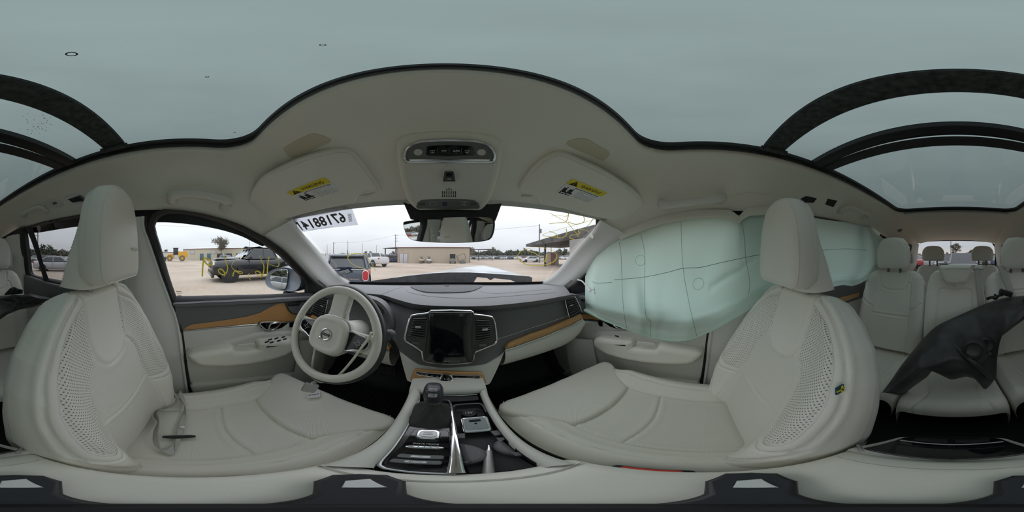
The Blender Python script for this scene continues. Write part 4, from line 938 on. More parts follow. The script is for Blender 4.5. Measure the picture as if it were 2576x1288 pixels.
# start knob, drive mode roller, brake switches
zt = ZC-.006; UY = np.array([0, 1., 0]); UX = np.array([1., 0, 0]); UZ = np.array([0, 0, 1.])
pnl = [(-.052, .268), (.002, .268), (.006, .262), (.006, .16), (-.002, .136), (-.03, .127), (-.055, .140), (-.060, .17)]
pl2 = obj('switch_plate', plate(MB(), np.array([(x, y, zt) for x, y in pnl]), UZ, .003, .001), M_('gloss'), parent=con)
c = np.array([-.0255, .245, zt+.003]); sk = MB(); R_ = []
for z, w in ((0, .019), (.008, .0195), (.014, .018), (.017, .0165)): R_.append(rrect(c+UZ*z, UX, UY, w*2, w*1.75, w*.55, 6))
sk.loft(R_); sk_o = obj('start_knob', sk, M_('chrome'), parent=con); obj('start_cap', plate(MB(), rrect(c+UZ*.0165, UX, UY, .027, .023, .008), UZ, .002, .001), M_('satin'), parent=con)
st = MB(); text_mb(st, 'START', c+UZ*.0187+UY*.003, UX, UY, .003); text_mb(st, 'ENGINE', c+UZ*.0187-UY*.003, UX, UY, .003); obj('start_lettering', st, M_('print'), parent=con)
obj('mode_lettering', text_mb(MB(), 'DRIVE MODE', np.array([-.0255, .216, zt+.0032]), UX, UY, .0042), M_('icon'), parent=pl2)
rl = MB(); rl.tube([(-.050, .203, zt+.003), (-.044, .203, zt+.003), (-.008, .203, zt+.003), (-.002, .203, zt+.003)], [.003, .006, .006, .003], 14)
for i in range(5): rl.tube(ellipse((-.042+i*.008, .203, zt+.003), UY, UZ, .0068, .0068, 14), .0008, 5, closed=True)
obj('mode_roller', rl, M_('chrome'), parent=con)
for (x, y, tx_) in ((-.026, .170, '(P)'), (-.028, .152, 'AUTO')):
    b_o = obj('brake_switch', plate(MB(), rrect((x, y, zt+.003), UX, UY, .05, .013, .004), UZ, .004, .0015), M_('charcoal'), parent=con)
    obj('switch_mark', plate(MB(), rrect((x, y, zt+.007), UX, UY, .022, .006, .003), UZ, .0006, .0002), M_('icon'), parent=b_o); obj('switch_lettering', text_mb(MB(), tx_, (x, y, zt+.0078), UX, UY, .0036), M_('print'), parent=b_o)
# right half: rear-lit tray with socket, cups
rb = obj('tray_insert', plate(MB(), np.array([(x, y, ZC-.045) for x, y in [(.018, .375), (.03, .385), (.075, .385), (.088, .375), (.086, .24), (.080, .125), (.018, .125)]]), UZ, .006, .002), mat('tray', (.028, .028, .03), .6, bump=.2, bscale=900), parent=con)
obj('tray_rim', MB().tube(cr_spline(np.array([(.017, .34, ZC-.010), (.019, .372, ZC-.008), (.03, .382, ZC-.008), (.075, .382, ZC-.008), (.087, .372, ZC-.010), (.0885, .34, ZC-.012)]), 40), .003, 8), M_('charcoal'), parent=con)
obj('coin_slot', plate(MB(), rrect((.038, .412, ZC-.012), UX, UY, .095, .028, .008), UZ, .005, .002), M_('black'), parent=con)
obj('slot_edge', MB().tube([(-.01, .424, ZC-.003), (.085, .424, ZC-.003)], .0018, 6), M_('satin'), parent=con)
sk2 = np.array([.052, .352, ZC-.039]); so = obj('power_socket_cap', MB().lathe([(.017, 0), (.0175, .012), (.016, .016), (.001, .0165)], sk2, UZ, 28), M_('rubber'), parent=con)
obj('socket_lettering', text_mb(MB(), '12V', sk2+UZ*.0172, UX, UY, .008), M_('icon'), parent=con)
for (x, y, r) in ((.012, .19, .038), (.098, .20, .036)):
    pts = [(x+r*math.cos(a), y+r*math.sin(a)) for a in np.linspace(0, 2*math.pi, 28, endpoint=False)]; pts = [(min(max(u, .018), .084), v) for u, v in pts]
    obj('cup_lobe', plate(MB(), np.array([(u, v, ZC-.040) for u, v in pts]), UZ, .022, .008), mat('lobe', (.16, .16, .165), .5), parent=con)
for sx in (.024, .082): obj('cup_tongue', plate(MB(), np.array([(sx-.008, .262, ZC-.018), (sx+.008, .262, ZC-.018), (sx+.006, .243, ZC-.018), (sx-.006, .243, ZC-.018)]), UZ, .004, .0015), M_('lobe'), parent=con)
# armrest
am = MB(); ya = [.118, .112, .10, .06, .0, -.06, -.11, -.145, -.158, -.163]; R_ = []
def arm_sec(y, k):
    w = np.interp(y, [-.163, -.1, .06, .118], [.116, .118, .116, .110]); h = .0 if k else 0
    pts = []
    for x, z in ((-1, -.06), (-1.0, -.03), (-.985, -.012), (-.94, -.003), (-.8, .001), (-.4, .004), (0, .005), (.4, .004), (.8, .001), (.94, -.003), (.985, -.012), (1, -.03), (1, -.06)): pts.append((XC+x*w, z))
    return pts
AZ = ZC+.004
drop = {0: -.028, 1: -.012, 2: -.003, 8: -.012, 9: -.03}
for k, y in enumerate(ya):
    d = drop.get(k, 0.0); bow = lambda x: .012*((x-XC)/.11)**2
    R_.append([(x, y+(bow(x) if k < 3 else (0 if k < 7 else -.0)), AZ+z+d if z > -.05 else AZ+z) for x, z in arm_sec(y, k)])
am.grid(np.array(R_)); ARMB = bvh_of(am)
arm_o = obj('armrest', am, M_('leather'), parent=con, smooth_deg=60)
for yy in (.092, -.125):
    P = np.array([(XC+x, yy+(.012*(x/.11)**2 if yy > 0 else 0), AZ+np.interp(abs(x), [0, .04, .09, .108], [.006, .005, .0015, -.001])) for x in np.linspace(-.108, .108, 24)]); obj('seam', MB().tube(P, .0012, 5), M_('seam'), parent=arm_o)
# rear panel of the console
RP = lambda px, y, z: (px, y, z)
fr_ = np.array([(XC-.118, -.150, ZC-.012), (XC-.115, -.17, ZC-.018), (XC-.085, -.245, ZC-.055), (XC-.06, -.258, ZC-.062), (XC, -.262, ZC-.064), (XC+.06, -.258, ZC-.062), (XC+.085, -.245, ZC-.055), (XC+.115, -.17, ZC-.018), (XC+.118, -.150, ZC-.012)])
rp = MB(); rpn = nrm((0, -.42, .9)); plate(rp, poly_res(fr_, 60, True), rpn, .012, .007, 4); rp.grid(np.array([poly_res(fr_, 60, True), poly_res(fr_+np.array([0, .02, -.38]), 60, True)]), cv=True)
rpan = obj('rear_frame', rp, M_('plastic_beige'), parent=con, smooth_deg=60)
gz = rpn*.0125+np.array([(XC-.101, -.160, ZC-.008), (XC-.074, -.236, ZC-.045), (XC-.058, -.249, ZC-.052), (XC, -.2525, ZC-.054), (XC+.058, -.249, ZC-.052), (XC+.074, -.236, ZC-.045), (XC+.101, -.160, ZC-.008), (XC, -.152, ZC-.004)])
rg = obj('rear_climate_panel', plate(MB(), poly_res(gz, 50, True), rpn, .004, .002), M_('gloss'), parent=con)
for s in (-1, 1):
    obj('rear_vent', MB().box(np.array((XC+s*.030, -.228, ZC-.029))+rpn*.0135, (.050, .018, .006), np.array([UX, nrm((0, .9, .42)), rpn]), bev=.002), M_('black'), parent=rg)
    obj('bright_corner', MB().box(np.array((XC+s*.106, -.163, ZC-.008))+rpn*.010, (.026, .006, .004), np.array([nrm((1, -s*1.0, -s*.4)), nrm((s*1.0, 1, .4)), rpn]), bev=.001), M_('silver'), parent=rpan)
obj('rear_vent_bar', MB().tube(cr_spline(np.array([(XC-.072, -.214, ZC-.021), (XC, -.211, ZC-.019), (XC+.072, -.214, ZC-.021)])+rpn*.014, 16), .0018, 6), M_('satin'), parent=rg)

# things lying in the tray
qd = np.array([.055, .292, ZC-.014]); kd = thing('silver_key_case', 'square silver cased key module standing in the console tray', 'key', qd-UZ*.028)
fnz = nrm((0, -.45, .9)); fuy = np.cross(fnz, UX); fuy = fuy if fuy[1] > 0 else -fuy
obj('case_body', plate(MB(), rrect(qd-fnz*.010, UX, fuy, .054, .056, .008), fnz, .022, .005, back=True), M_('chrome'), parent=kd)
obj('case_face', plate(MB(), rrect(qd+fnz*.0118+fuy*.003, UX, fuy, .042, .044, .006), fnz, .0015, .0006), M_('satin'), parent=kd)
obj('case_slot', plate(MB(), rrect(qd+fnz*.0132+fuy*.014, UX, fuy, .022, .008, .001), fnz, .0006, .0002), M_('black'), parent=kd)
obj('case_pin', plate(MB(), rrect(qd+fnz*.0132+fuy*.004, UX, fuy, .005, .005, .0005), fnz, .0006, .0002), M_('black'), parent=kd)
obj('case_emblem', MB().tube(ellipse(qd+fnz*.0134-fuy*.010, UX, fuy, .007, .004, 20), .0005, 4, closed=True), M_('silver'), parent=kd)
obj('case_foot', MB().box(qd-fnz*.018, (.046, .046, .018), np.array([UX, fuy, fnz]), bev=.004), M_('black'), parent=kd)
pen = thing('pen', 'slim silver and grey pen lying in the console tray', 'pen', (.046, .165, ZC-.04))
pp = [np.array([.0590, .216, ZC-.028]), np.array([.0535, .196, ZC-.027]), np.array([.031, .114, ZC-.022])]
obj('pen_tip', MB().tube([pp[0], pp[1]], [.0022, .0045], 12), M_('silver'), parent=pen); obj('pen_barrel', MB().tube([pp[1], pp[1]*.6+pp[2]*.4, pp[2]], [.0048, .0052, .0052], 12), mat('pen_body', (.45, .45, .44), .4, .5), parent=pen)

# ------------------------------------------------------------------ camera stand on the armrest
std = thing('camera_stand', 'small black three legged camera stand on the armrest', 'tripod', (0, 0, AZ+.006))
obj('stand_post', MB().tube([(0, 0, AZ+.010), (0, 0, AZ+.05), (0, 0, AZ+.12)], [.016, .012, .010], 20), M_('black'), parent=std)
obj('stand_hub', MB().lathe([(.022, 0), (.024, .008), (.018, .02), (.012, .024)], (0, 0, AZ+.006), UZ, 28), M_('rubber'), parent=std)
for px, rr in ((40, .105), (905, .108), (1890, .112)):
    a = (px-C0)*2*math.pi/W_; d = np.array([math.sin(a), math.cos(a), 0]); w = np.array([d[1], -d[0], 0]); L0 = np.array([0, 0, AZ+.0155])
    P = [L0+d*.014-w*.013, L0+d*.05-w*.015, L0+d*.086-w*.025, L0+d*rr-w*.018, L0+d*(rr+.004), L0+d*rr+w*.018, L0+d*.086+w*.025, L0+d*.05+w*.015, L0+d*.014+w*.013]
    lg = obj('leg', plate(MB(), np.array(P)-UZ*.008, UZ, .010, .004, back=True), mat('stand', (.03, .03, .036), .45), parent=std)
    obj('leg_insert', plate(MB(), np.array([L0+d*.070-w*.008+UZ*.002, L0+d*.090-w*.008+UZ*.002, L0+d*.096+w*.006+UZ*.002, L0+d*.070+w*.012+UZ*.002]), UZ, .002, .001), M_('white'), parent=lg)
# ------------------------------------------------------------------ upholstery: lofted pads with sewn grooves
def groove(G, curves, depth=.006, w=.0030):
    """press sewn lines (3-D polylines lying on grid G) into the surface along its normals"""
    nu, nv = G.shape[:2]
    du = np.gradient(G, axis=0); dv = np.gradient(G, axis=1); n = np.cross(du, dv); n /= np.maximum(np.linalg.norm(n, axis=2, keepdims=True), 1e-9)
    c = G.reshape(-1, 3).mean(0); 
    if np.mean((n*(G-c)).sum(2)) < 0: n = -n
    D = np.full(nu*nv, 9.0); P = G.reshape(-1, 3)
    for C in curves:
        C = np.asarray(C)
        lo, hi = C.min(0)-.02, C.max(0)+.02; idx = np.where(((P > lo) & (P < hi)).all(1))[0]
        if not len(idx): continue
        Q = P[idx]; best = np.full(len(idx), 9.0)
        for k in range(len(C)-1):
            a, b = C[k], C[k+1]; ab = b-a; t = np.clip(((Q-a)@ab)/max(ab@ab, 1e-12), 0, 1); best = np.minimum(best, np.linalg.norm(Q-a-t[:, None]*ab, axis=1))
        D[idx] = np.minimum(D[idx], best)
    D = D.reshape(nu, nv); g = np.exp(-(D/w)**2)*depth-np.exp(-((D-.012)/.009)**2)*depth*.28*(D < .05)
    return G-n*g[..., None]
def dashes(C, r=.0008, on=.0045, off=.0028, m=None, lift=None):
    C = np.asarray(C); L_ = np.linalg.norm(np.diff(C, axis=0), axis=1); cum = np.concatenate([[0], np.cumsum(L_)]); mb = MB(); s = 0.0
    f = lambda t: np.array([np.interp(t, cum, C[:, i]) for i in range(3)])
    while s+on < cum[-1]:
        mb.tube([f(s), f(s+on)], r, 4, cap=False); s += on+off
    return mb
class Pad:
    """grid[u][v] -> point, with lookup by (a, v): a = lateral metres, v = 0..1 along"""
    def __init__(s, G, A, mask): s.G = G; s.A = A; s.mask = mask     # A[u][v] lateral, mask = usable columns (front side)
    def at(s, a, v):
        nu = s.G.shape[0]; x = np.clip(v, 0, 1)*(nu-1); i = min(int(x), nu-2); t = x-i; r = []
        for k in (i, i+1):
            A = s.A[k][s.mask]; P = s.G[k][s.mask]; o = np.argsort(A); r.append(np.array([np.interp(a, A[o], P[o][:, j]) for j in range(3)]))
        return r[0]*(1-t)+r[1]*t
    def line(s, L_, n=50): return np.array([s.at(a, v) for a, v in poly_res(cr_spline(L_, 60), n)])
def build_pad(name, pad, seams, parent, mats, zone, nplus=1, depth=.006, w=.0030, stitches=(), label=None):
    curves = [pad.line(L_) for L_ in seams]
    G = groove(pad.G, curves, depth, w); nu, nv = G.shape[:2]; mb = MB()
    uvv = np.zeros((nu, nv, 2)); uvv[..., 0] = pad.A; seg = np.linalg.norm(np.diff(G[:, nv//2], axis=0), axis=1); uvv[..., 1] = np.concatenate([[0], np.cumsum(seg)])[:, None]
    mb.grid(G, uv=uvv, cv=getattr(pad, 'closed', False))
    vv = np.arange(nu)/(nu-1); M = []; ncol = nv if getattr(pad, 'closed', False) else nv-1
    for i in range(nu-1):
        for j in range(ncol): M.append(zone(pad.A[i][j], vv[i], bool(pad.mask[j])))
    mb.m = M
    if getattr(pad, 'closed', False):
        for k in (0, nu-1): mb.f.append(tuple(k*nv+j for j in range(nv))); mb.m.append(0)
    o = obj(name, mb, mats, parent=parent, smooth_deg=180, label=label)
    if curves:
        sm = MB()
        for C in curves: sm.tube(C-pad.fwd*.0052, .0008, 5, cap=False)
        obj('seam', sm, M_('seam'), parent=o, smooth_deg=180, kind='stuff')
    for L_ in stitches:
        C = pad.line(L_, 120); du = C-pad.G.reshape(-1, 3).mean(0)
        n = np.array([0, .8, .3]) if pad.fwd is None else pad.fwd
        obj('stitching', dashes(C+n*.0008), M_('stitch'), parent=o, smooth_deg=180, kind='stuff')
    return o
def back_pad(cx, sg, base, top, wv, bv, T, nu=200, nv=230, flat=.45, cap=.035):
    """closed loft of a seat back. base/top: (y,z) of the middle of its face; wv, bv: half width and bolster height along v"""
    base, top = np.array(base, float), np.array(top, float); ax = top-base; Ln = np.linalg.norm(ax); ax = ax/Ln; f = np.array([ax[1], -ax[0]]) if ax[1] > 0 else np.array([-ax[1], ax[0]])
    prof = np.array([(-.70, -1, 0), (-.93, -.92, 0), (-1.02, -.62, 0), (-1.03, -.25, .05), (-1.0, 0, .45), (-.945, 0, .86), (-.85, 0, 1.0), (-.74, 0, .80), (-.62, 0, .32), (-.52, 0, .07), (-flat, 0, 0), (-.22, 0, -.02), (0, 0, -.03), (.22, 0, -.02), (flat, 0, 0), (.52, 0, .07), (.62, 0, .32), (.74, 0, .80), (.85, 0, 1.0), (.945, 0, .86), (1.0, 0, .45), (1.03, -.25, .05), (1.02, -.62, 0), (.93, -.92, 0), (.70, -1, 0), (.35, -1.05, 0), (0, -1.06, 0), (-.35, -1.05, 0)])
    # fixed parametrisation (resampled once on a nominal section)
    nom = np.stack([prof[:, 0]*.24, prof[:, 1]*.12+prof[:, 2]*.06, np.zeros(len(prof))], 1)
    Q = np.concatenate([prof, prof[:1]]); nomc = np.concatenate([nom, nom[:1]]); cum = np.concatenate([[0], np.cumsum(np.linalg.norm(np.diff(nomc, axis=0), axis=1))]); dense = np.linspace(0, cum[-1], nv, endpoint=False)
    # smooth the control polygon by Catmull-Rom on all channels
    big = cr_spline(np.hstack([nom[:, :2], prof[:, 2:3]]), nv, closed=True)
    pr = np.stack([np.interp(dense, cum, Q[:, k]) for k in range(3)], 1)
    ker = np.ones(5)/5; pr = np.stack([np.convolve(np.concatenate([pr[-6:, k], pr[:, k], pr[:6, k]]), ker, 'same')[6:-6] for k in range(3)], 1)
    vs = np.linspace(0, 1, nu); G = np.zeros((nu, nv, 3)); A = np.zeros((nu, nv))
    for i, v in enumerate(vs):
        w = np.interp(v, *zip(*wv)); b = np.interp(v, *zip(*bv)); t_ = np.interp(v, *zip(*T))
        e = max(0.0, (v-(1-cap))/cap); k = math.sqrt(max(0, 1-e*e))               # rounded top
        e0 = max(0.0, (.03-v)/.03); k0 = math.sqrt(max(0, 1-e0*e0))
        a = pr[:, 0]*w*(.82+.18*k); d = pr[:, 1]*t_+pr[:, 2]*b; mid = -t_*.5; d = mid+(d-mid)*max(k, .06)*max(k0, .3)
        lum = .012*math.sin(math.pi*min(1, v*1.3))
        c = base+(top-base)*v; c = c+f*lum
        G[i, :, 0] = cx+sg*a; G[i, :, 1] = c[0]+f[0]*d; G[i, :, 2] = c[1]+f[1]*d; A[i] = a
    # smooth lengthwise
    mask = (pr[:, 1] > -.2); P = Pad(G, A, mask); P.closed = True; P.fwd = np.array([0, f[0], f[1]]); return P
def cushion_pad(cx, sg, y0, y1, z0, slope, prof, nu=160, nv=200, front_roll=.05, rear_flat=0.0, zfun=None):
    """open loft: sections across, stacked along y"""
    prof = np.array(prof, float); c = cr_spline(np.hstack([prof, np.zeros((len(prof), 1))]), nv); A_ = c[:, 0]; Z_ = c[:, 1]
    ys = np.linspace(y0, y1, nu); G = np.zeros((nu, nv, 3)); A = np.zeros((nu, nv))
    for i, y in enumerate(ys):
        e = max(0, (y-(y1-front_roll))/front_roll); k = math.sqrt(max(0, 1-e*e)); dz = -(1-k)*front_roll
        wf = 1-.05*(1-k)
        G[i, :, 0] = cx+sg*A_*wf; G[i, :, 1] = y; G[i, :, 2] = z0+slope*y+Z_+dz+(0 if zfun is None else zfun(A_, y)); A[i] = A_
    P = Pad(G, A, np.ones(nv, bool)); P.fwd = np.array([0, 0, 1.]); return P
def loop_head(cx, sg, yc, zs, ws, p=2.6, n=48):
    """headrest outline: half widths ws at heights zs, corners rounded"""
    zs, ws = np.array(zs), np.array(ws); up = cr_spline(np.stack([ws, zs, np.zeros(len(zs))], 1), n//2); r = [(a, z) for a, z, _ in up]; l_ = [(-a, z) for a, z, _ in up[::-1]]
    return np.array([(cx+sg*a, yc, z) for a, z in r+l_])
def headrest(parent, cx, sg, y, z0, z1, half, tilt=.0, depth=.060, m='leather', wing=True, seam=True):
    hz = z1-z0; zs = z0+hz*np.array([0, .06, .25, .5, .72, .88, .965, 1.0]); ws = half*(np.array([.80, .98, 1.03, 1.04, .95, .76, .56, .10]) if not wing else np.array([.78, .97, 1.02, .98, .86, .69, .48, .08]))
    L0 = loop_head(cx, sg, 0, zs, ws); c = np.array([cx, 0, z0+hz*.48]); R_ = []
    for d, k in ((-depth, .86), (-depth*.85, .95), (-depth*.4, 1.0), (-.012, 1.0), (.004, .985), (.013, .93), (.018, .80), (.021, .5), (.022, .15), (.022, .01)):
        q = c+(L0-c)*np.array([k, 1, k]); q[:, 1] = y+d+tilt*(q[:, 2]-z0); R_.append(q)
    h = obj('headrest', MB().loft(R_), M_(m), parent=parent, smooth_deg=180)
    if seam:
        q = c+(L0-c)*np.array([.955, 1, .955]); q[:, 1] = y+.010+tilt*(q[:, 2]-z0); obj('piping', MB().tube(q, .0022, 6, closed=True), M_('leather'), parent=h)
        q = c+(L0-c)*np.array([1.0, 1, 1.0]); q[:, 1] = y-.030+tilt*(q[:, 2]-z0); q = c+(q-c)*np.array([1.006, 1, 1.006]); obj('stitching', dashes(np.vstack([q, q[:1]]), .0009), M_('stitch'), parent=h, kind='stuff')
    if wing:
        R_ = []
        for t in np.linspace(0, 1, 16):
            z = z0-.012+(hz*.98)*t; hw = half*np.interp(t, [0, .3, .7, .9, 1], [.93, .92, .80, .55, .2]); yb_ = y-np.interp(t, [0, .15, .5, 1], [.135, .12, .085, .045]); yf_ = y-.030+tilt*hz*t
            R_.append([(cx+sg*hw*np.sign(math.cos(a))*abs(math.cos(a))**.45, (yb_+yf_)/2+(yf_-yb_)/2*np.sign(math.sin(a))*abs(math.sin(a))**.6, z) for a in np.linspace(0, 2*math.pi, 40, endpoint=False)])
        wg = obj('headrest_shell', MB().loft(R_), M_(m), parent=parent, smooth_deg=70)
        C = np.array([(cx+sg*half*np.interp(t, [0, .3, .7, .9, 1], [.93, .92, .80, .55, .2])*1.004, y-np.interp(t, [0, .15, .5, 1], [.112, .10, .07, .04]), z0-.012+hz*.98*t) for t in np.linspace(0, .95, 40)]); obj('stitching', dashes(C, .0009), M_('stitch'), parent=wg, kind='stuff')
    return h
mir = lambda L_: [(-a, v) for a, v in L_]
def planar_uv(mb, ax=0, ay=1): mb.uv = [v[:, [ax, ay]].copy() for v in mb.v]; return mb

def front_seat(s, cx, dyc, dzc, base, top, head, label):
    sg = 1 if s < 0 else -1              # +a = towards the console
    z0 = -.705+dzc
    seat = thing('car_seat', label, 'car seat', (cx, .1+dyc, FZ))
    # cushion
    prof = [(-.252, -.19), (-.262, -.14), (-.268, -.09), (-.263, -.03), (-.246, .018), (-.212, .040), (-.178, .030), (-.150, .008), (-.12, 0), (-.06, -.003), (0, -.004), (.06, -.003), (.12, 0), (.150, .008), (.178, .028), (.212, .034), (.240, .012), (.255, -.03), (.260, -.09), (.254, -.14), (.246, -.19)]
    cp = cushion_pad(cx, sg, -.17+dyc, .395+dyc, z0-.16*dyc, .16, prof, zfun=lambda A, y: -.03*smooth(.24+dyc, .33+dyc, y)*np.ones_like(A))
    V = lambda y: (y+.17)/.565
    seams = [[(.137, V(-.12)), (.138, V(.05)), (.137, V(.15)), (.136, V(.235))], [(-.137, V(-.12)), (-.138, V(.05)), (-.137, V(.15)), (-.136, V(.235))], [(-.137, V(.098)), (0, V(.083)), (.137, V(.098))],
             [(.186, V(-.12)), (.190, V(.1)), (.20, V(.25)), (.215, V(.37))], [(-.186, V(-.12)), (-.190, V(.1)), (-.20, V(.25)), (-.215, V(.37))], [(.252, V(-.14)), (.2545, V(.1)), (.252, V(.38))], [(-.252, V(-.14)), (-.258, V(.1)), (-.252, V(.38))]]
    zone = lambda a, v, m: 1 if abs(a) < .137 and v < V(.24) else 0
    cu = build_pad('cushion', cp, seams, seat, [M_('leather'), M_('perf_fine')], zone, stitches=[[(.246, V(-.14)), (.249, V(.1)), (.246, V(.38))], [(.258, V(-.14)), (.259, V(.1)), (.257, V(.38))]])
    # extendable thigh rest
    half = [(.136, .224), (.148, .247), (.172, .283), (.207, .315), (.236, .340), (.2495, .362), (.252, .382), (.243, .401), (.215, .414), (.12, .428), (0, .434)]
    ol = [(a, y) for a, y in half]+[(-a, y) for a, y in half[-2::-1]]+[(-.07, .218), (0, .216), (.07, .218)]
    n_t = nrm((0, -.16, 1)); P = np.array([(cx+sg*a, y+dyc, z0+.16*y-.040) for a, y in ol]); P = poly_res(P, 150, True)
    th_mb = planar_uv(plate(MB(), P, n_t, .054, .016, 6)); obj('thigh_rest', th_mb, M_('perf_fine'), parent=seat, smooth_deg=60)
    E = np.array([(cx+sg*a*.94, (y-.32)*.95+.325+dyc, z0+.16*y+.009) for a, y in half[:8]])
    for k in (1, -1): Q = E.copy(); Q[:, 0] = cx+(E[:, 0]-cx)*k; obj('seam', MB().tube(cr_spline(Q, 40), .0011, 5), M_('seam'), parent=seat)
    # side trim, rails
    obj('seat_side', MB().box((cx+sg*.238, .10+dyc, z0-.14), (.03, .48, .10), bev=.012), M_('plastic_beige'), parent=seat)
    obj('seat_side', MB().box((cx-sg*.245, .10+dyc, z0-.14), (.03, .48, .10), bev=.012), M_('plastic_beige'), parent=seat)
    for k in (-1, 1): obj('seat_rail', MB().box((cx+k*.19, .08+dyc, (z0-.15+FZ)/2), (.04, .50, abs(z0-.13-FZ)), bev=.006), M_('black'), parent=seat)
    # back
    wv = [(0, .220), (.12, .243), (.35, .257), (.55, .255), (.7, .246), (.82, .224), (.91, .188), (.97, .148), (1, .12)]; bv = [(0, .055), (.25, .066), (.5, .058), (.75, .034), (.92, .012), (1, .004)]
    bp = back_pad(cx, sg, base, top, wv, bv, [(0, .12), (.4, .125), (.8, .105), (1, .085)])
    ins = [(.150, 0), (.150, .2), (.140, .36), (.130, .48), (.128, .58), (.115, .66), (.085, .71)]
    shield = [(.084, 1.0), (.086, .88), (.084, .80), (.072, .72), (.042, .665), (0, .652), (-.042, .665), (-.072, .72), (-.084, .80), (-.086, .88), (-.084, 1.0)]
    low = [(-.136, .405), (-.06, .385), (0, .378), (.06, .385), (.136, .405)]
    pan = [(.140, .37), (.17, .345), (.208, .355), (.229, .41), (.232, .52), (.225, .66), (.200, .79), (.158, .885), (.108, .93), (.085, .95)]
    out2 = [(.142, .330), (.190, .300), (.228, .318), (.248, .38), (.251, .50), (.246, .65), (.224, .79), (.185, .89), (.136, .955), (.10, .985)]
    dbl = [(.165, .0), (.195, .09), (.225, .20), (.248, .32), (.253, .37)]
    seams = [ins, mir(ins), shield, low, pan, mir(pan), out2, mir(out2), dbl, mir(dbl)]
    pan_p = np.array([(.092, .93)]+pan[::-1][1:]+[(.140, .37), (.131, .48), (.129, .58), (.116, .66), (.086, .72), (.088, .85)])
    def inside(a, v, poly):
        x, y, c = a, v, False; n = len(poly)
        for i in range(n):
            x1, y1 = poly[i]; x2, y2 = poly[i-1]
            if (y1 > y) != (y2 > y) and x < (x2-x1)*(y-y1)/(y2-y1)+x1: c = not c
        return c
    ins_a = np.array(ins)
    def zone(a, v, m):
        if not m: return 0
        A = abs(a)
        if A < np.interp(v, ins_a[:, 1], ins_a[:, 0]) and v < .70:
            if v > .648 and (A < .084 and v > .652+((A/.084)**3)*.1): return 0
            return 1
        if A > .07 and .34 < v < .95 and inside(A, v, pan_p): return 2
        return 0
    off = lambda L_, d: [(a+d, v) for a, v in L_]
    bk = build_pad('backrest', bp, seams, seat, [M_('leather'), M_('perf_fine'), M_('perf_coarse')], zone, stitches=[off(pan[1:], .006), off(out2[1:], -.006), off(dbl, -.005), off(dbl, .005), mir(off(out2[1:], -.006))])
    # hard shell behind
    sh = back_pad(cx, sg, (base[0]-.055, base[1]-.06), (top[0]-.035, top[1]-.012), [(a, b*.985) for a, b in wv], [(0, 0), (1, 0)], [(0, .105), (.5, .10), (1, .06)], nu=60, nv=90)
    build_pad('back_shell', sh, [], seat, [M_('plastic_beige')], lambda a, v, m: 0)
    pv = MB().lathe([(.03, -.02), (.034, 0), (.03, .02)], (cx+sg*.236, base[0]-.04, base[1]-.02), (1, 0, 0), 24); obj('recliner_cover', pv, M_('plastic_beige'), parent=seat)
    headrest(seat, head[0], sg, head[1], head[2], head[3], .120, tilt=-.02)
    for k in (-1, 1): obj('headrest_post', MB().cyl((head[0]+k*.06, head[1]-.055, head[2]+.02), (head[0]+k*.06, head[1]-.06, top[1]-.03), .007, n=12), M_('satin'), parent=seat)
    bpn = bp; return seat, bp, cp
seatL, bpL, cpL = front_seat(-1, -.370, 0.0, 0.0, (-.105, -.715), (-.222, -.082), (-.396, -.176, -.066, .190), 'pale grey leather driver seat with perforated panels and loose belt on it')
seatR, bpR, cpR = front_seat(1, .392, .035, .055, (-.075, -.665), (-.262, -.095), (.416, -.212, -.082, .166), 'pale grey leather passenger seat with small flag tag on its side')
# embossed word on the headrests, small flag tag
for (o_, hx, hy, hz, sg) in ((seatL, -.396, -.176, -.066, 1), (seatR, .416, -.212, -.082, -1)):
    if sg > 0: obj('embossed_word', text_mb(MB(), 'inscription', np.array([hx-.05, hy+.0225-.0017, hz+.085]), (1, 0, 0), (0, -.02, 1), .012, .052, depth=-.0015, mirror=True), M_('leather'), parent=o_, solid=.0022)
q = bpR.at(.236, .72); fl_ = MB(); fl_.box(q+np.array([-.004, .012, 0]), (.003, .016, .020)); obj('flag_tag', fl_, mat('flag_blue', (.01, .07, .12), .6), parent=seatR); obj('flag_cross', MB().box(q+np.array([-.0062, .012, 0]), (.001, .016, .004)).box(q+np.array([-.0062, .009, 0]), (.001, .004, .020)), M_('yellow'), parent=seatR)

# small torn paper label on the front of the driver seat
q_ = [(772, 1001), (775, 988), (783, 989), (784, 985), (795, 986), (796, 983), (804, 984), (806, 997), (798, 1000)]
pl0 = np.array([atZ(a, b, -.618) for a, b in q_]); t_ = thing('paper_label', 'small torn white paper label on the front of the driver seat under the key fob', 'paper', pl0.mean(0)-np.array([0, 0, .005]))
obj('paper_sheet', plate(MB(), pl0, nrm((0, -.16, 1)), .001, .0004, back=True), M_('white'), parent=t_)
mk = MB()
for a, b in ((779, 994), (786, 993), (792, 993), (799, 991)): mk.box(atZ(a, b, -.6165), (.003, .010, .0006))
obj('paper_print', mk, M_('print'), parent=t_)
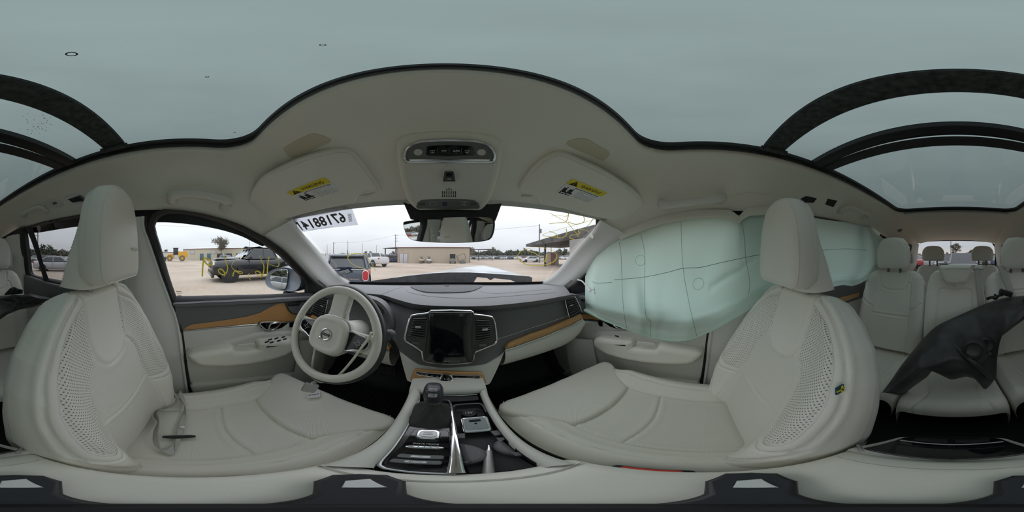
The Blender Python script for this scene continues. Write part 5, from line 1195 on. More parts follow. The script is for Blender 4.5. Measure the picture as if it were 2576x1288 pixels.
# ------------------------------------------------------------------ second and third row seats
def rear_seat(name, label, cx, half, base, top, y0, y1, z0, seams_b, head=None, dark=False, nu=110, nv=140, zone=None, group=None, bol=.045, cush=True, shape=None):
    mt = [M_('leather'), M_('perf_fine')]
    st = thing(name, label, 'car seat', (cx, (y0+base[0])/2, FZ), group=group)
    wv = shape or [(0, half*.92), (.1, half*.98), (.4, half), (.7, half), (.84, half*.95), (.93, half*.85), (1, half*.66)]
    bp = back_pad(cx, 1, base, top, wv, [(0, bol*.7), (.3, bol), (.7, bol*.6), (1, bol*.1)], [(0, .11), (1, .085)], nu=nu, nv=nv)
    build_pad('backrest', bp, seams_b, st, mt, zone or (lambda a, v, m: 0), depth=.0065, w=.0042)
    if cush:
        w = half
        prof = [(-w*.97, -.13), (-w*1.0, -.06), (-w*.98, -.01), (-w*.88, bol*.5), (-w*.72, bol*.35), (-w*.55, .0), (0, -.004), (w*.55, .0), (w*.72, bol*.35), (w*.88, bol*.5), (w*.98, -.01), (w*1.0, -.06), (w*.97, -.13)]
        # cushion runs towards -y in the car's frame; built along +y and rolled at the front (larger y)
        cp = cushion_pad(cx, 1, y0, y1, z0, .10, prof, nu=90, nv=110, front_roll=.07)
        build_pad('cushion', cp, [[(w*.55, .05), (w*.57, .5), (w*.5, .80), (w*.72, .99)], [(-w*.55, .05), (-w*.57, .5), (-w*.5, .80), (-w*.72, .99)], [(-w*.56, .42), (0, .40), (w*.56, .42)]], st, mt, zone=(lambda a, v, m: 1 if abs(a) < w*.5 and not dark else 0), depth=.0065, w=.0042)
    if head: headrest(st, head[0], 1, head[1], head[2], head[3], head[4], depth=.07, m='leather', wing=False, seam=not dark)
    if head:
        for k in (-1, 1): obj('headrest_post', MB().cyl((head[0]+k*.045, head[1]-.035, head[2]+.02), (head[0]+k*.045, head[1]-.035, top[1]-.02), .009, n=12), M_('charcoal'), parent=st)
    obj('seat_base', MB().box((cx, (y0+y1)/2-.02, (z0-.12+FZ)/2), (half*1.7, abs(y1-y0)*.75, abs(z0-.10-FZ)), bev=.02), M_('black'), parent=st)
    return st, bp
w = .215
sh_ = [(.105, 1.0), (.104, .90), (.088, .80), (.06, .765), (0, .755), (-.06, .765), (-.088, .80), (-.104, .90), (-.105, 1.0)]
ins_ = [(.118, 0), (.125, .3), (.128, .5), (.125, .70), (.125, .82), (.110, .855), (.098, .855)]
low_ = [(-.126, .46), (0, .455), (.126, .46)]; sb_ = [(.205, .62), (.17, .57), (.128, .535)]
SB = [sh_, ins_, mir(ins_), low_, sb_, mir(sb_)]
zn = lambda a, v, m: 1 if m and abs(a) > .128 and v < .9 else 0
rs, bp2 = rear_seat('second_row_car_seat', 'pale leather second row seat beside the hanging curtain airbag', .425, .222, (-.915, -.66), (-1.055, -.095), -1.0, -.50, -.585, SB, (.428, -1.02, -.085, .128, .112), zone=zn)
rs, bp3 = rear_seat('second_row_car_seat', 'pale leather second row seat behind the driver seat, dark debris on it', -.400, .222, (-.915, -.66), (-1.055, -.095), -1.0, -.50, -.585, SB, (-.405, -1.02, -.085, .128, .112), zone=zn)
mid_seams = [[(-.105, .0), (-.11, .3), (-.105, .72), (-.09, .785), (0, .79), (.09, .785), (.105, .72), (.11, .3), (.105, .0)]]
rm, bpm = rear_seat('second_row_car_seat', 'pale leather second row middle seat under the broken black wheel liner', .014, .182, (-.900, -.66), (-1.035, -.085), -.98, -.475, -.60, mid_seams, None, bol=.012, zone=None)
hm = [(2363, 674), (2368, 669), (2405, 667.5), (2440, 668.5), (2443.5, 674), (2441, 690), (2434, 706), (2425, 713), (2405, 715), (2385, 714), (2376, 708), (2368, 694)]
hp = np.array([atY(a, b, -.985) for a, b in cr_spline(hm, 60, closed=True)]); obj('headrest', plate(MB(), hp+np.array([0, -.03, 0]), (0, 1, .1), .055, .020, 5), M_('leather'), parent=rm, smooth_deg=60)
obj('piping', MB().tube(hp+np.array([0, .012, 0]), .0022, 6, closed=True), M_('leather'), parent=rm)
obj('pull_loop', MB().box(atY(2401, 717, -.958), (.020, .012, .012), bev=.003), M_('belt'), parent=rm)
for cx, lab in ((.285, 'third row seat in front of the rear window, passenger side'), (-.300, 'third row seat in front of the rear window, driver side')):
    rear_seat('third_row_car_seat', lab, cx, .215, (-1.78, -.70), (-1.93, -.10), -1.85, -1.42, -.66, [], (cx, -1.90, -.058, .120, .128), dark=True, nu=50, nv=70, cush=True)

# ------------------------------------------------------------------ seat belts
def strap(path, width, up, name, parent, m='belt', wdir=None, thick=.0016):
    P = cr_spline(path, 60); T = np.gradient(P, axis=0); T /= np.maximum(np.linalg.norm(T, axis=1, keepdims=True), 1e-9)
    if wdir is None:
        U = np.array(up, float); U = np.broadcast_to(U, P.shape) if U.ndim == 1 else poly_res(U, 60)
        Wd = np.cross(T, U); Wd /= np.maximum(np.linalg.norm(Wd, axis=1, keepdims=True), 1e-9)
    else:
        Wd = poly_res(wdir, 60) if np.ndim(wdir) == 2 else np.broadcast_to(np.array(wdir, float), P.shape)
    G = np.array([P+Wd*width*k for k in (-.5, -.25, 0, .25, .5)]); return obj(name, MB().grid(G), M_(m), parent=parent, solid=thick, smooth_deg=180)
SLB = BVHTree.FromPolygons([tuple(v) for v in cpL.G.reshape(-1, 3)], [(i*cpL.G.shape[1]+j, (i+1)*cpL.G.shape[1]+j, (i+1)*cpL.G.shape[1]+j+1, i*cpL.G.shape[1]+j+1) for i in range(cpL.G.shape[0]-1) for j in range(cpL.G.shape[1]-1)])
def onseat(px, py, l): return cast(SLB, px, py, l)[0]
sb = thing('seat_belt', 'grey driver seat belt lying slack across the seat cushion with black tongue', 'seat belt', onseat(440, 1105, 0.0))
pA = [onseat(452, 992, .012), onseat(466, 1012, .014), onseat(467, 1042, .012), onseat(457, 1075, .010), onseat(452, 1100, .014), onseat(442, 1125, .010)]
strap(pA, .046, None, 'webbing', sb, wdir=[(1, -.1, .1), (1, .0, .05), (1, .25, 0), (1, .35, 0), (1, .3, 0), (1, .1, 0)])
pB = [onseat(442, 1125, .008), onseat(425, 1140, .010), onseat(400, 1128, .018), onseat(396, 1095, .022), onseat(402, 1065, .024), onseat(396, 1050, .026), onseat(402, 1038, .024), onseat(425, 1028, .020), onseat(448, 1012, .018), onseat(440, 992, .02)]
strap(pB, .040, None, 'webbing', sb, wdir=[(1, .2, 0), (.7, .5, .1), (.2, .3, .8), (0, .1, 1), (0, .1, 1), (0, .1, 1), (.1, .3, .9), (.5, .5, .6), (.8, .3, .3), (1, 0, .2)])
tg0, tg1 = onseat(412, 1103, .016), onseat(495, 1101, .016); obj('belt_tongue', MB().tube(poly_res([tg0, (tg0+tg1)/2, tg1], 9), [.004, .0075, .0085, .0085, .0085, .0085, .0085, .0075, .004], 10, ry=.0055), M_('black'), parent=sb)
q = onseat(461, 1078, .014); obj('belt_button', MB().lathe([(.006, 0), (.0065, .003), (.004, .0045), (.001, .0045)], q, (0, 0, 1), 18), M_('white'), parent=sb)
def bpillar_belt(s):
    t = thing('shoulder_belt', 'grey shoulder belt hanging on the %s centre pillar' % ('driver' if s < 0 else 'passenger'), 'seat belt', (XC+s*.655, -.27, -.60))
    P = [(XC+s*.660, -.255, .03), (XC+s*.662, -.26, -.10), (XC+s*.664, -.27, -.35), (XC+s*.666, -.28, -.60)]
    strap(P, .045, None, 'webbing', t, wdir=(0, 1, 0)); obj('belt_guide', MB().box((XC+s*.652, -.252, .03), (.02, .062, .045), bev=.012, seg=3), M_('pillar'), parent=t)
both(bpillar_belt)
# buckles by the console
for s, cx, (bx, by), who in ((-1, -.128, (538, 1208), 'driver seat'), (1, .142, (1632, 1185), 'passenger seat')):
    p = atX(bx, by, cx); t = thing('belt_buckle', 'black belt buckle with red release button between console and %s' % who, 'buckle', p-np.array([0, 0, .09]))
    obj('buckle_body', MB().box(p-np.array([0, 0, .034]), (.026, .085, .055), bev=.006), M_('black'), parent=t); obj('release_button', MB().box(p+np.array([0, 0, -.006]), (.018, .062, .014), bev=.004), M_('red'), parent=t)
    obj('buckle_stalk', MB().box(p-np.array([0, .01, .085]), (.014, .03, .07), bev=.004), M_('black'), parent=t)
# rear belts
t = thing('rear_belt', 'grey belt running down from the middle second row seat top', 'seat belt', atY(2470, 790, -.96))
q0 = [atY(2455, 676, -1.0), atY(2460, 690, -.985), atY(2466, 740, -.968), atY(2470, 800, -.945), atY(2472, 850, -.92)]
strap(q0, .040, None, 'webbing', t, wdir=(1, 0, 0)); obj('belt_guide', MB().tube(poly_res([atY(2448, 680, -.985), atY(2456, 675, -.98), atY(2476, 678, -.98), atY(2476, 682, -.98)], 12), .004, 8), M_('satin'), parent=t)
obj('guide_pad', MB().box(atY(2462, 676, -1.01), (.05, .03, .045), bev=.01), M_('leather'), parent=t)
t = thing('rear_belt', 'grey belt over the second row seat behind the driver', 'seat belt', atY(2560, 770, -.97))
strap([atY(2518, 668, -1.03), atY(2530, 700, -1.0), atY(2545, 740, -.965), atY(2572, 800, -.93)], .045, None, 'webbing', t, wdir=(1, 0, -.35))

# ------------------------------------------------------------------ broken wheel-arch liner on the rear bench
top_px = [(2253, 944), (2262, 928), (2286, 897), (2325, 850), (2357, 821), (2399, 800), (2444, 780), (2484, 763), (2523, 751), (2560, 746), (2590, 744), (2620, 743), (2660, 742), (2700, 755)]
bot_px = [(2256, 980), (2274, 990), (2300, 970), (2331, 948), (2349, 926), (2368, 942), (2394, 955), (2431, 946), (2455, 953), (2480, 983), (2506, 947), (2505, 857), (2550, 821), (2590, 790), (2625, 778), (2660, 772), (2700, 760)]
def lin(px): return px
yt = lambda px: np.interp(px, [2253, 2325, 2444, 2560, 2700], [-.58, -.72, -.86, -.88, -.84]); yb2 = lambda px: np.interp(px, [2253, 2350, 2480, 2506, 2590, 2700], [-.555, -.60, -.62, -.66, -.76, -.80])
tpx = np.array(top_px); A = np.array([atY(a, b, yt(a)) for a, b in poly_res(cr_spline(top_px, 120), 90)])
# lower edge sampled at matching columns so that the notch and lobes keep their places
colsT = poly_res(cr_spline(top_px, 120), 90); bpts = poly_res(bot_px, 90); Bq = np.array([atY(a, b, yb2(a)) for a, b in bpts]); G = []
for t in np.linspace(0, 1, 26):
    q = A*(1-t)+Bq*t; q = q+np.array([0, .10, .03])*math.sin(math.pi*t)**.8
    u = np.linspace(0, 1, 90); q[:, 1] += .010*np.sin(u*26+t*5)*math.sin(math.pi*t)+.012*np.exp(-((t-.55-.3*(u-.4))/.05)**2); q[:, 2] += .006*np.sin(u*17-t*9)*math.sin(math.pi*t); G.append(q)
mat('liner', (.050, .050, .051), .42, bump=.5, bscale=60, var=.35, vscale=14)
ln = thing('wheel_arch_liner', 'broken black plastic wheel arch liner lying across the rear bench', 'car part', (.05, -.68, -.58))
obj('liner_shell', MB().grid(np.array(G)), M_('liner'), parent=ln, solid=.004, smooth_deg=60)
rb_ = [atY(a, b, y) for a, b, y in ((2378, 855, -.70), (2405, 875, -.635), (2440, 905, -.585), (2470, 930, -.575), (2490, 950, -.60))]; obj('stiffening_rib', MB().tube(cr_spline(rb_, 30), [.010]*30, 10, ry=.012), M_('liner'), parent=ln)
c = atY(2450, 880, -.60); obj('clip_boss', MB().lathe([(.05, -.03), (.046, .0), (.036, .018), (.03, .004), (.02, .0)], c+np.array([0, .0, .0]), nrm((.2, 1, .3)), 26), M_('liner'), parent=ln)
c = atY(2480, 868, -.66); obj('clip_boss', MB().lathe([(.045, -.03), (.04, .0), (.03, .015), (.02, .01)], c, nrm((.1, 1, .3)), 24), M_('liner'), parent=ln)
wh = thing('wire_harness', 'loose black wiring connector lying above the broken liner', 'car part', atY(2510, 755, -.86))
obj('connector', MB().box(atY(2530, 737, -.86), (.075, .03, .03), np.array([nrm((1, 0, .35)), (0, 1, 0), nrm((-.35, 0, 1))]), bev=.004), M_('black'), parent=wh)
obj('wire', MB().tube(cr_spline([atY(2482, 752, -.86), atY(2495, 748, -.85), atY(2505, 751, -.85), atY(2512, 744, -.85), atY(2522, 741, -.86)], 30), [.008]*30, 8), M_('black'), parent=wh); obj('wire', MB().tube(cr_spline([atY(2500, 750, -.85), atY(2503, 740, -.855), atY(2506, 746, -.85)], 12), .004, 6), M_('black'), parent=wh)
# dark torn sheet pieces on the seat behind the driver
t = thing('torn_liner_piece', 'crumpled dark plastic scrap on the second row seat behind the driver', 'car part', atX(50, 780, -.46))
def scrap(L_, xs, name, bump=.012):
    P = np.array([atX(a, b, x) for (a, b), x in zip(L_, xs)]); c = P.mean(0); G = [poly_res(P, 40, True)]
    for k in (.8, .55, .3, .02): q = c+(G[0]-c)*k; q[:, 0] += bump*(1-k)+.006*np.sin(np.arange(40)*.9+k*7); G.append(q)
    obj(name, MB().grid(np.array(G), cv=True), M_('liner'), parent=t, solid=.003, smooth_deg=40)
scrap([(-2, 752), (30, 742), (75, 743), (95, 750), (128, 752), (98, 764), (60, 772), (20, 790), (2, 798), (-4, 780)], [-.33, -.37, -.42, -.46, -.52, -.48, -.43, -.37, -.33, -.32], 'scrap_sheet')
scrap([(10, 742), (24, 726), (34, 722), (58, 730), (57, 738), (30, 741)], [-.36, -.38, -.39, -.43, -.44, -.40], 'scrap_flap')

# ------------------------------------------------------------------ curtain airbag hanging down the passenger side
TOPC = [(1470, 690), (1487, 660), (1502, 640), (1530, 618), (1558, 606), (1611, 586), (1664, 567), (1720, 556), (1782, 551), (1828, 553), (1845, 558), (1859, 565), (1868, 557), (1881, 548), (1937, 545), (1990, 549), (2043, 556), (2079, 562), (2130, 568), (2177, 578), (2205, 586), (2222, 592)]
BOTC = [(1466, 779), (1490, 790), (1508, 800), (1540, 815), (1580, 831), (1633, 850), (1689, 859), (1735, 856), (1797, 831), (1856, 797), (1900, 770), (1960, 745), (2030, 730), (2089, 723), (2120, 717), (2144, 720), (2165, 713), (2183, 702), (2200, 688), (2214, 668)]
n = 190; tcv = np.array(TOPC, float); bcv = np.array(BOTC, float); pxs = np.linspace(1472, 2214, n); ty = np.interp(pxs, tcv[:, 0], tcv[:, 1])-9*smooth(1500, 1560, pxs)*(1-.0*pxs); by = np.interp(pxs, bcv[:, 0], bcv[:, 1]); by[0] = 779
rng = np.random.RandomState(5); AG = []
for r, t in enumerate(np.linspace(0, 1, 90)):
    row = []
    for i, (px, a, b) in enumerate(zip(pxs, ty, by)):
        py = a*(1-t)+b*t; u = (px-1472)/742
        ins = .030+.050*math.sin(math.pi*min(1, t*1.02))**.7+.085*t**1.3
        # inflated chambers, folds and creases
        ins += .010*math.sin(u*19+1.2*math.sin(t*3))*math.sin(math.pi*t)+.006*math.sin(u*47+t*6)*t*(1-t)*2.2
        ins += .014*math.exp(-((u-.145-.05*t)/.022)**2)*smooth(.35, .8, t)*(1-smooth(.86, 1, t)); ins -= .016*math.exp(-((u-.185-.03*t)/.02)**2)*smooth(.3, .8, t)
        ins -= .012*math.exp(-((u-.30+.05*t)/.018)**2)*smooth(.4, .9, t); ins += .012*math.exp(-((u-.36+.02*t)/.03)**2)*smooth(.2, .6, t)
        ins -= .022*smooth(.80, .86, t)*(1-smooth(.9, 1., t)); ins += .010*math.exp(-((t-.45-.9*(.62-u))/.04)**2)*(.42 < u < .66)
        e = min(1, u/.03, (1-u)/.03); ins *= .5+.5*e
        row.append(side(px, py, .715, .17, ins))
    AG.append(row)
AG = np.array(AG)
AG = AG+rng.normal(0, .0006, AG.shape)*0
m = mat('airbag', (.80, .93, .86), .8, bump=.25, bscale=900); tn = m.node_tree; pb = tn.nodes['Principled BSDF']; trn = tn.nodes.new('ShaderNodeBsdfTranslucent'); trn.inputs[0].default_value = (.70, .95, .86, 1); mxs = tn.nodes.new('ShaderNodeMixShader'); mxs.inputs[0].default_value = .40
tn.links.new(pb.outputs[0], mxs.inputs[1]); tn.links.new(trn.outputs[0], mxs.inputs[2]); tn.links.new(mxs.outputs[0], tn.nodes['Material Output'].inputs[0])
bag_mb = MB().grid(AG); BGB = bvh_of(bag_mb)
bag = thing('curtain_airbag', 'deployed mint green curtain airbag hanging over the passenger side windows', 'airbag', (.62, -.2, -.35)); bo = obj('airbag_fabric', bag_mb, M_('airbag'), parent=bag, smooth_deg=180)
mat('thread', (.10, .16, .15), .8)
def on_bag(L_, r, name='thread_line', m='thread', k=60, lift=.0008):
    P = []
    for a, b in poly_res(cr_spline(L_, 80), k):
        try: P.append(cast(BGB, a, b, lift)[0])
        except RuntimeError: pass
    obj(name, MB().tube(np.array(P), r, 5), M_(m), parent=bo)
for L_ in ([(1558, 608), (1563, 650), (1565, 720), (1569, 780), (1577, 828)], [(1612, 588), (1622, 640), (1622, 720), (1624, 790), (1637, 812), (1636, 848)], [(1713, 558), (1716, 640), (1722, 700), (1733, 760), (1744, 810), (1754, 851)], [(1866, 562), (1873, 600), (1876, 650), (1886, 710), (1883, 740)]): on_bag(L_, .0006)
on_bag([(1545, 704), (1620, 697), (1680, 685), (1718, 675), (1760, 673), (1800, 664), (1868, 649), (1922, 640), (2000, 634), (2060, 630), (2130, 626), (2180, 630)], .0009); on_bag([(1490, 708), (1503, 712), (1540, 710)], .0008)
on_bag([(1472, 781), (1508, 802), (1580, 830), (1633, 848), (1689, 857), (1735, 854), (1797, 829), (1856, 795)], .0012, 'hem', 'airbag')
for (x, y, r) in ((1757, 714, .022), (1611, 655, .022)):
    p, nn = cast(BGB, x, y, .0008); rr, uu, ff = frame(nn); obj('round_patch', MB().tube(ellipse(p, rr, uu, r, r, 28), .0012, 5, closed=True), M_('airbag'), parent=bo)
hm_ = np.array([cast(BGB, a, b, .004)[0] for a, b in [(1474, 781), (1490, 789), (1508, 799), (1540, 813), (1578, 828)]]); obj('rolled_hem', MB().tube(cr_spline(hm_, 40), np.linspace(.011, .003, 40), 10), M_('airbag'), parent=bo)
obj('tether', MB().tube(cr_spline([atX(1453, 704, .665), atX(1465, 708, .66), atX(1478, 724, .655), atX(1484, 733, .64)], 16), .004, 8), M_('white'), parent=bag)
tg_ = MB(); 
for a, b in (((1484, 723), (1498, 738)), ((1495, 722), (1497, 740)), ((1484, 730), (1496, 728))): tg_.tube([cast(BGB, *a, .001)[0], cast(BGB, *b, .001)[0]], .0010, 4)
obj('red_mark', tg_, mat('mark_red', (.30, .05, .08), .7), parent=bo)
# ------------------------------------------------------------------ overhead console
OP0 = np.array([XC, .343, .330]); ON_ = nrm((0, -.768, -.640)); OU = nrm((0, -.640, .768)); OR = np.array([1., 0, 0])
oc = lambda px, py, l=0.0: plane(px, py, OP0+ON_*l, ON_)
OCL = lambda L_, l=0.0: np.array([oc(a, b, l) for a, b in L_])
ohc = thing('overhead_console', 'grey overhead console with lamp buttons and microphone panel above the mirror', 'console', (XC, .42, .15))
shell = [(1001, 362), (1006, 348), (1030, 337), (1080, 331), (1129, 329), (1180, 331), (1228, 338), (1254, 350), (1261, 367), (1257, 400), (1248, 444), (1239, 476), (1226, 504), (1206, 525), (1180, 530), (1129, 531.5), (1080, 530), (1056, 526), (1032, 506), (1019, 476), (1010, 439), (1003, 395)]
obj('console_shell', plate(MB(), poly_res(cr_spline(OCL(shell, -.010), 120, closed=True), 100, True), ON_, .020, .009, 4), M_('headliner'), parent=ohc)
pan_ = [(1017, 412), (1020, 408), (1129, 409), (1242, 409), (1244, 414), (1240, 440), (1230, 474), (1219, 500), (1205, 518), (1180, 522), (1129, 523), (1078, 522), (1054, 519), (1037, 503), (1026, 474), (1018, 440)]
pan_o = obj('console_panel', plate(MB(), OCL(pan_, .010), ON_, .005, .0025), M_('plastic_beige'), parent=ohc)
lf = [(1019, 395), (1022, 378), (1031, 368), (1060, 357), (1100, 354), (1129, 353.5), (1160, 354), (1200, 357), (1230, 368), (1240, 380), (1243, 395), (1240, 402), (1228, 406.5), (1129, 407.5), (1032, 406), (1022, 402)]
LF = poly_res(cr_spline(OCL(lf, .010), 90, closed=True), 90, True)
lens = obj('lamp_panel', plate(MB(), LF, ON_, .005, .003), M_('charcoal'), parent=ohc); obj('lamp_frame', MB().tube(LF+ON_*.006, .0034, 8, closed=True), M_('chrome'), parent=ohc)
obj('lamp_frame_bar', plate(MB(), OCL([(1028, 401), (1129, 402.5), (1234, 401), (1228, 406), (1129, 407), (1034, 406)], .0145), ON_, .003, .001), M_('chrome'), parent=ohc)
mat('lamp_glass', (.55, .55, .52), .25, bump=.8, bscale=250)
for px in (1052, 1211): c = oc(px, 383, .0155); obj('map_lamp', plate(MB(), ellipse(c, OR, OU, .0105, .0095, 28), ON_, .002, .001), M_('lamp_glass'), parent=lens)
bt_ = obj('lamp_buttons', plate(MB(), OCL([(1074, 370), (1080, 367), (1129, 365), (1184, 367), (1190, 371), (1194, 386), (1190, 391), (1129, 393), (1078, 392), (1071, 388)], .0152), ON_, .003, .0012), M_('gloss'), parent=lens)
for px in (1101, 1130, 1161): obj('button_gap', MB().box((oc(px, 379, .0186)), (.0008, .017, .0006), np.array([OR, OU, ON_])), M_('charcoal'), parent=bt_)
tx = text_mb(MB(), 'AUTO', oc(1148, 380, .0187), OR, OU, .0042, .0150, thick=.02)
for px in (1088, 1117, 1175):
    c = oc(px, 379.5, .0187); tx.box(c+OU*.0012, (.011, .0007, .0003), np.array([OR, OU, ON_]))
    for k in (-.004, 0, .004): tx.box(c-OU*.002+OR*k, (.0007, .0032, .0003), np.array([OR, OU, ON_]))
    if px != 1117: tx.box(c-OU*.0052, (.008, .0011, .0003), np.array([OR, OU, ON_]))
obj('button_icons', tx, M_('icon'), parent=bt_)
obj('auto_led', MB().box(oc(1147, 385.5, .0187), (.006, .001, .0003), np.array([OR, OU, ON_])), mat('led_green', (.05, .55, .08), .4), parent=bt_)
obj('roof_switch_bezel', plate(MB(), OCL([(1120, 417), (1138, 417), (1143, 428), (1148, 462), (1143, 465), (1116, 465), (1112, 462), (1117, 428)], .015), ON_, .003, .0015), M_('plastic_beige'), parent=pan_o)
obj('roof_switch', plate(MB(), OCL([(1118, 431), (1141, 431), (1146, 455), (1114, 455)], .018), ON_, .012, .005, 4), M_('gloss'), parent=pan_o)
obj('switch_icon', MB().tube(ellipse(oc(1130, 451, .0305), OR, OU, .0045, .0016, 20), .0004, 4, closed=True), M_('icon'), parent=pan_o)
for i, px in enumerate((1113, 1118.5, 1124, 1129.5, 1135, 1140.5, 1146)):
    top = 472 + abs(px-1129)*.5
    for a, b in ((top, 479), (481, 488), (489.5, 496)):
        if b-a > 2: obj('speaker_slot', MB().box((oc(px, a, .0152)+oc(px, b, .0152))/2, (.0024, np.linalg.norm(oc(px, a)-oc(px, b)), .001), np.array([OR, OU, ON_])), M_('black'), parent=pan_o)
mp_ = obj('microphone_panel', plate(MB(), OCL([(1047, 520), (1050, 510), (1060, 503), (1090, 501.5), (1129, 501), (1170, 501.5), (1192, 503), (1203, 510), (1207, 520), (1203, 524.5), (1129, 526), (1052, 524.5)], .0152), ON_, .003, .0012), M_('charcoal'), parent=ohc)
tx = text_mb(MB(), 'ON', oc(1169, 509.5, .0186), OR, OU, .0034, thick=.02); text_mb(tx, 'CALL', oc(1169, 515, .0186), OR, OU, .0034, thick=.02); obj('call_lettering', tx, M_('icon'), parent=mp_)
obj('call_button', MB().tube(rrect(oc(1169, 512, .0184), OR, OU, .019, .013, .003), .0004, 4, closed=True), M_('satin'), parent=mp_)
obj('seatbelt_button', MB().tube(rrect(oc(1088, 512, .0184), OR, OU, .018, .013, .003), .0004, 4, closed=True), M_('satin'), parent=mp_)
for px in (1062, 1192): 
    for k in (-2.5, 0, 2.5): obj('mic_slot', MB().box(oc(px, 513+k, .0184), (.018, .0012, .0006), np.array([OR, OU, ON_])), M_('black'), parent=mp_)
obj('sensor_window', plate(MB(), rrect(oc(1119, 513, .0182), OR, OU, .014, .012, .001), ON_, .0006, .0002), mat('sensor', (.03, .03, .06), .15), parent=mp_)
# ------------------------------------------------------------------ mirror
mb_ = thing('rear_view_mirror', 'frameless rear view mirror on a black bracket below the overhead console', 'mirror', (XC, .46, .03))
br_px = [(1016, 510), (1030, 516), (1228, 516), (1260, 514), (1246, 552), (1236, 572), (1130, 575), (1034, 552)]
obj('bracket', plate(MB(), np.array([atY(a, b, .50) for a, b in br_px]), (0, -1, 0), .014, .004, back=True), M_('black'), parent=mb_)
obj('bracket_neck', MB().tube([(XC, .51, .10), (XC, .475, .085)], [.022, .018], 14), M_('black'), parent=mb_)
mnn = nrm((-.315, -.945, -.085)); mp0 = atY(1129, 577, .452)
mm_px = [(1013, 562), (1018, 557), (1060, 551), (1129, 546.5), (1190, 545), (1230, 546.5), (1241, 550), (1245, 558), (1243, 580), (1236, 598), (1224, 605), (1190, 609.5), (1140, 611), (1090, 610), (1050, 607), (1030, 601), (1019, 586)]
MP = np.array([plane(a, b, mp0, mnn) for a, b in mm_px]); MP = poly_res(cr_spline(MP, 100, closed=True), 90, True)
obj('mirror_case', plate(MB(), MP-mnn*.018, mnn, .018, .004, back=True), M_('black'), parent=mb_)
c = MP.mean(0); q = c+(MP-c)*.968; obj('mirror_glass', MB().face(q+mnn*.0014), mat('mirror', (.80, .82, .80), .02, 1.0), parent=mb_, smooth_deg=0)

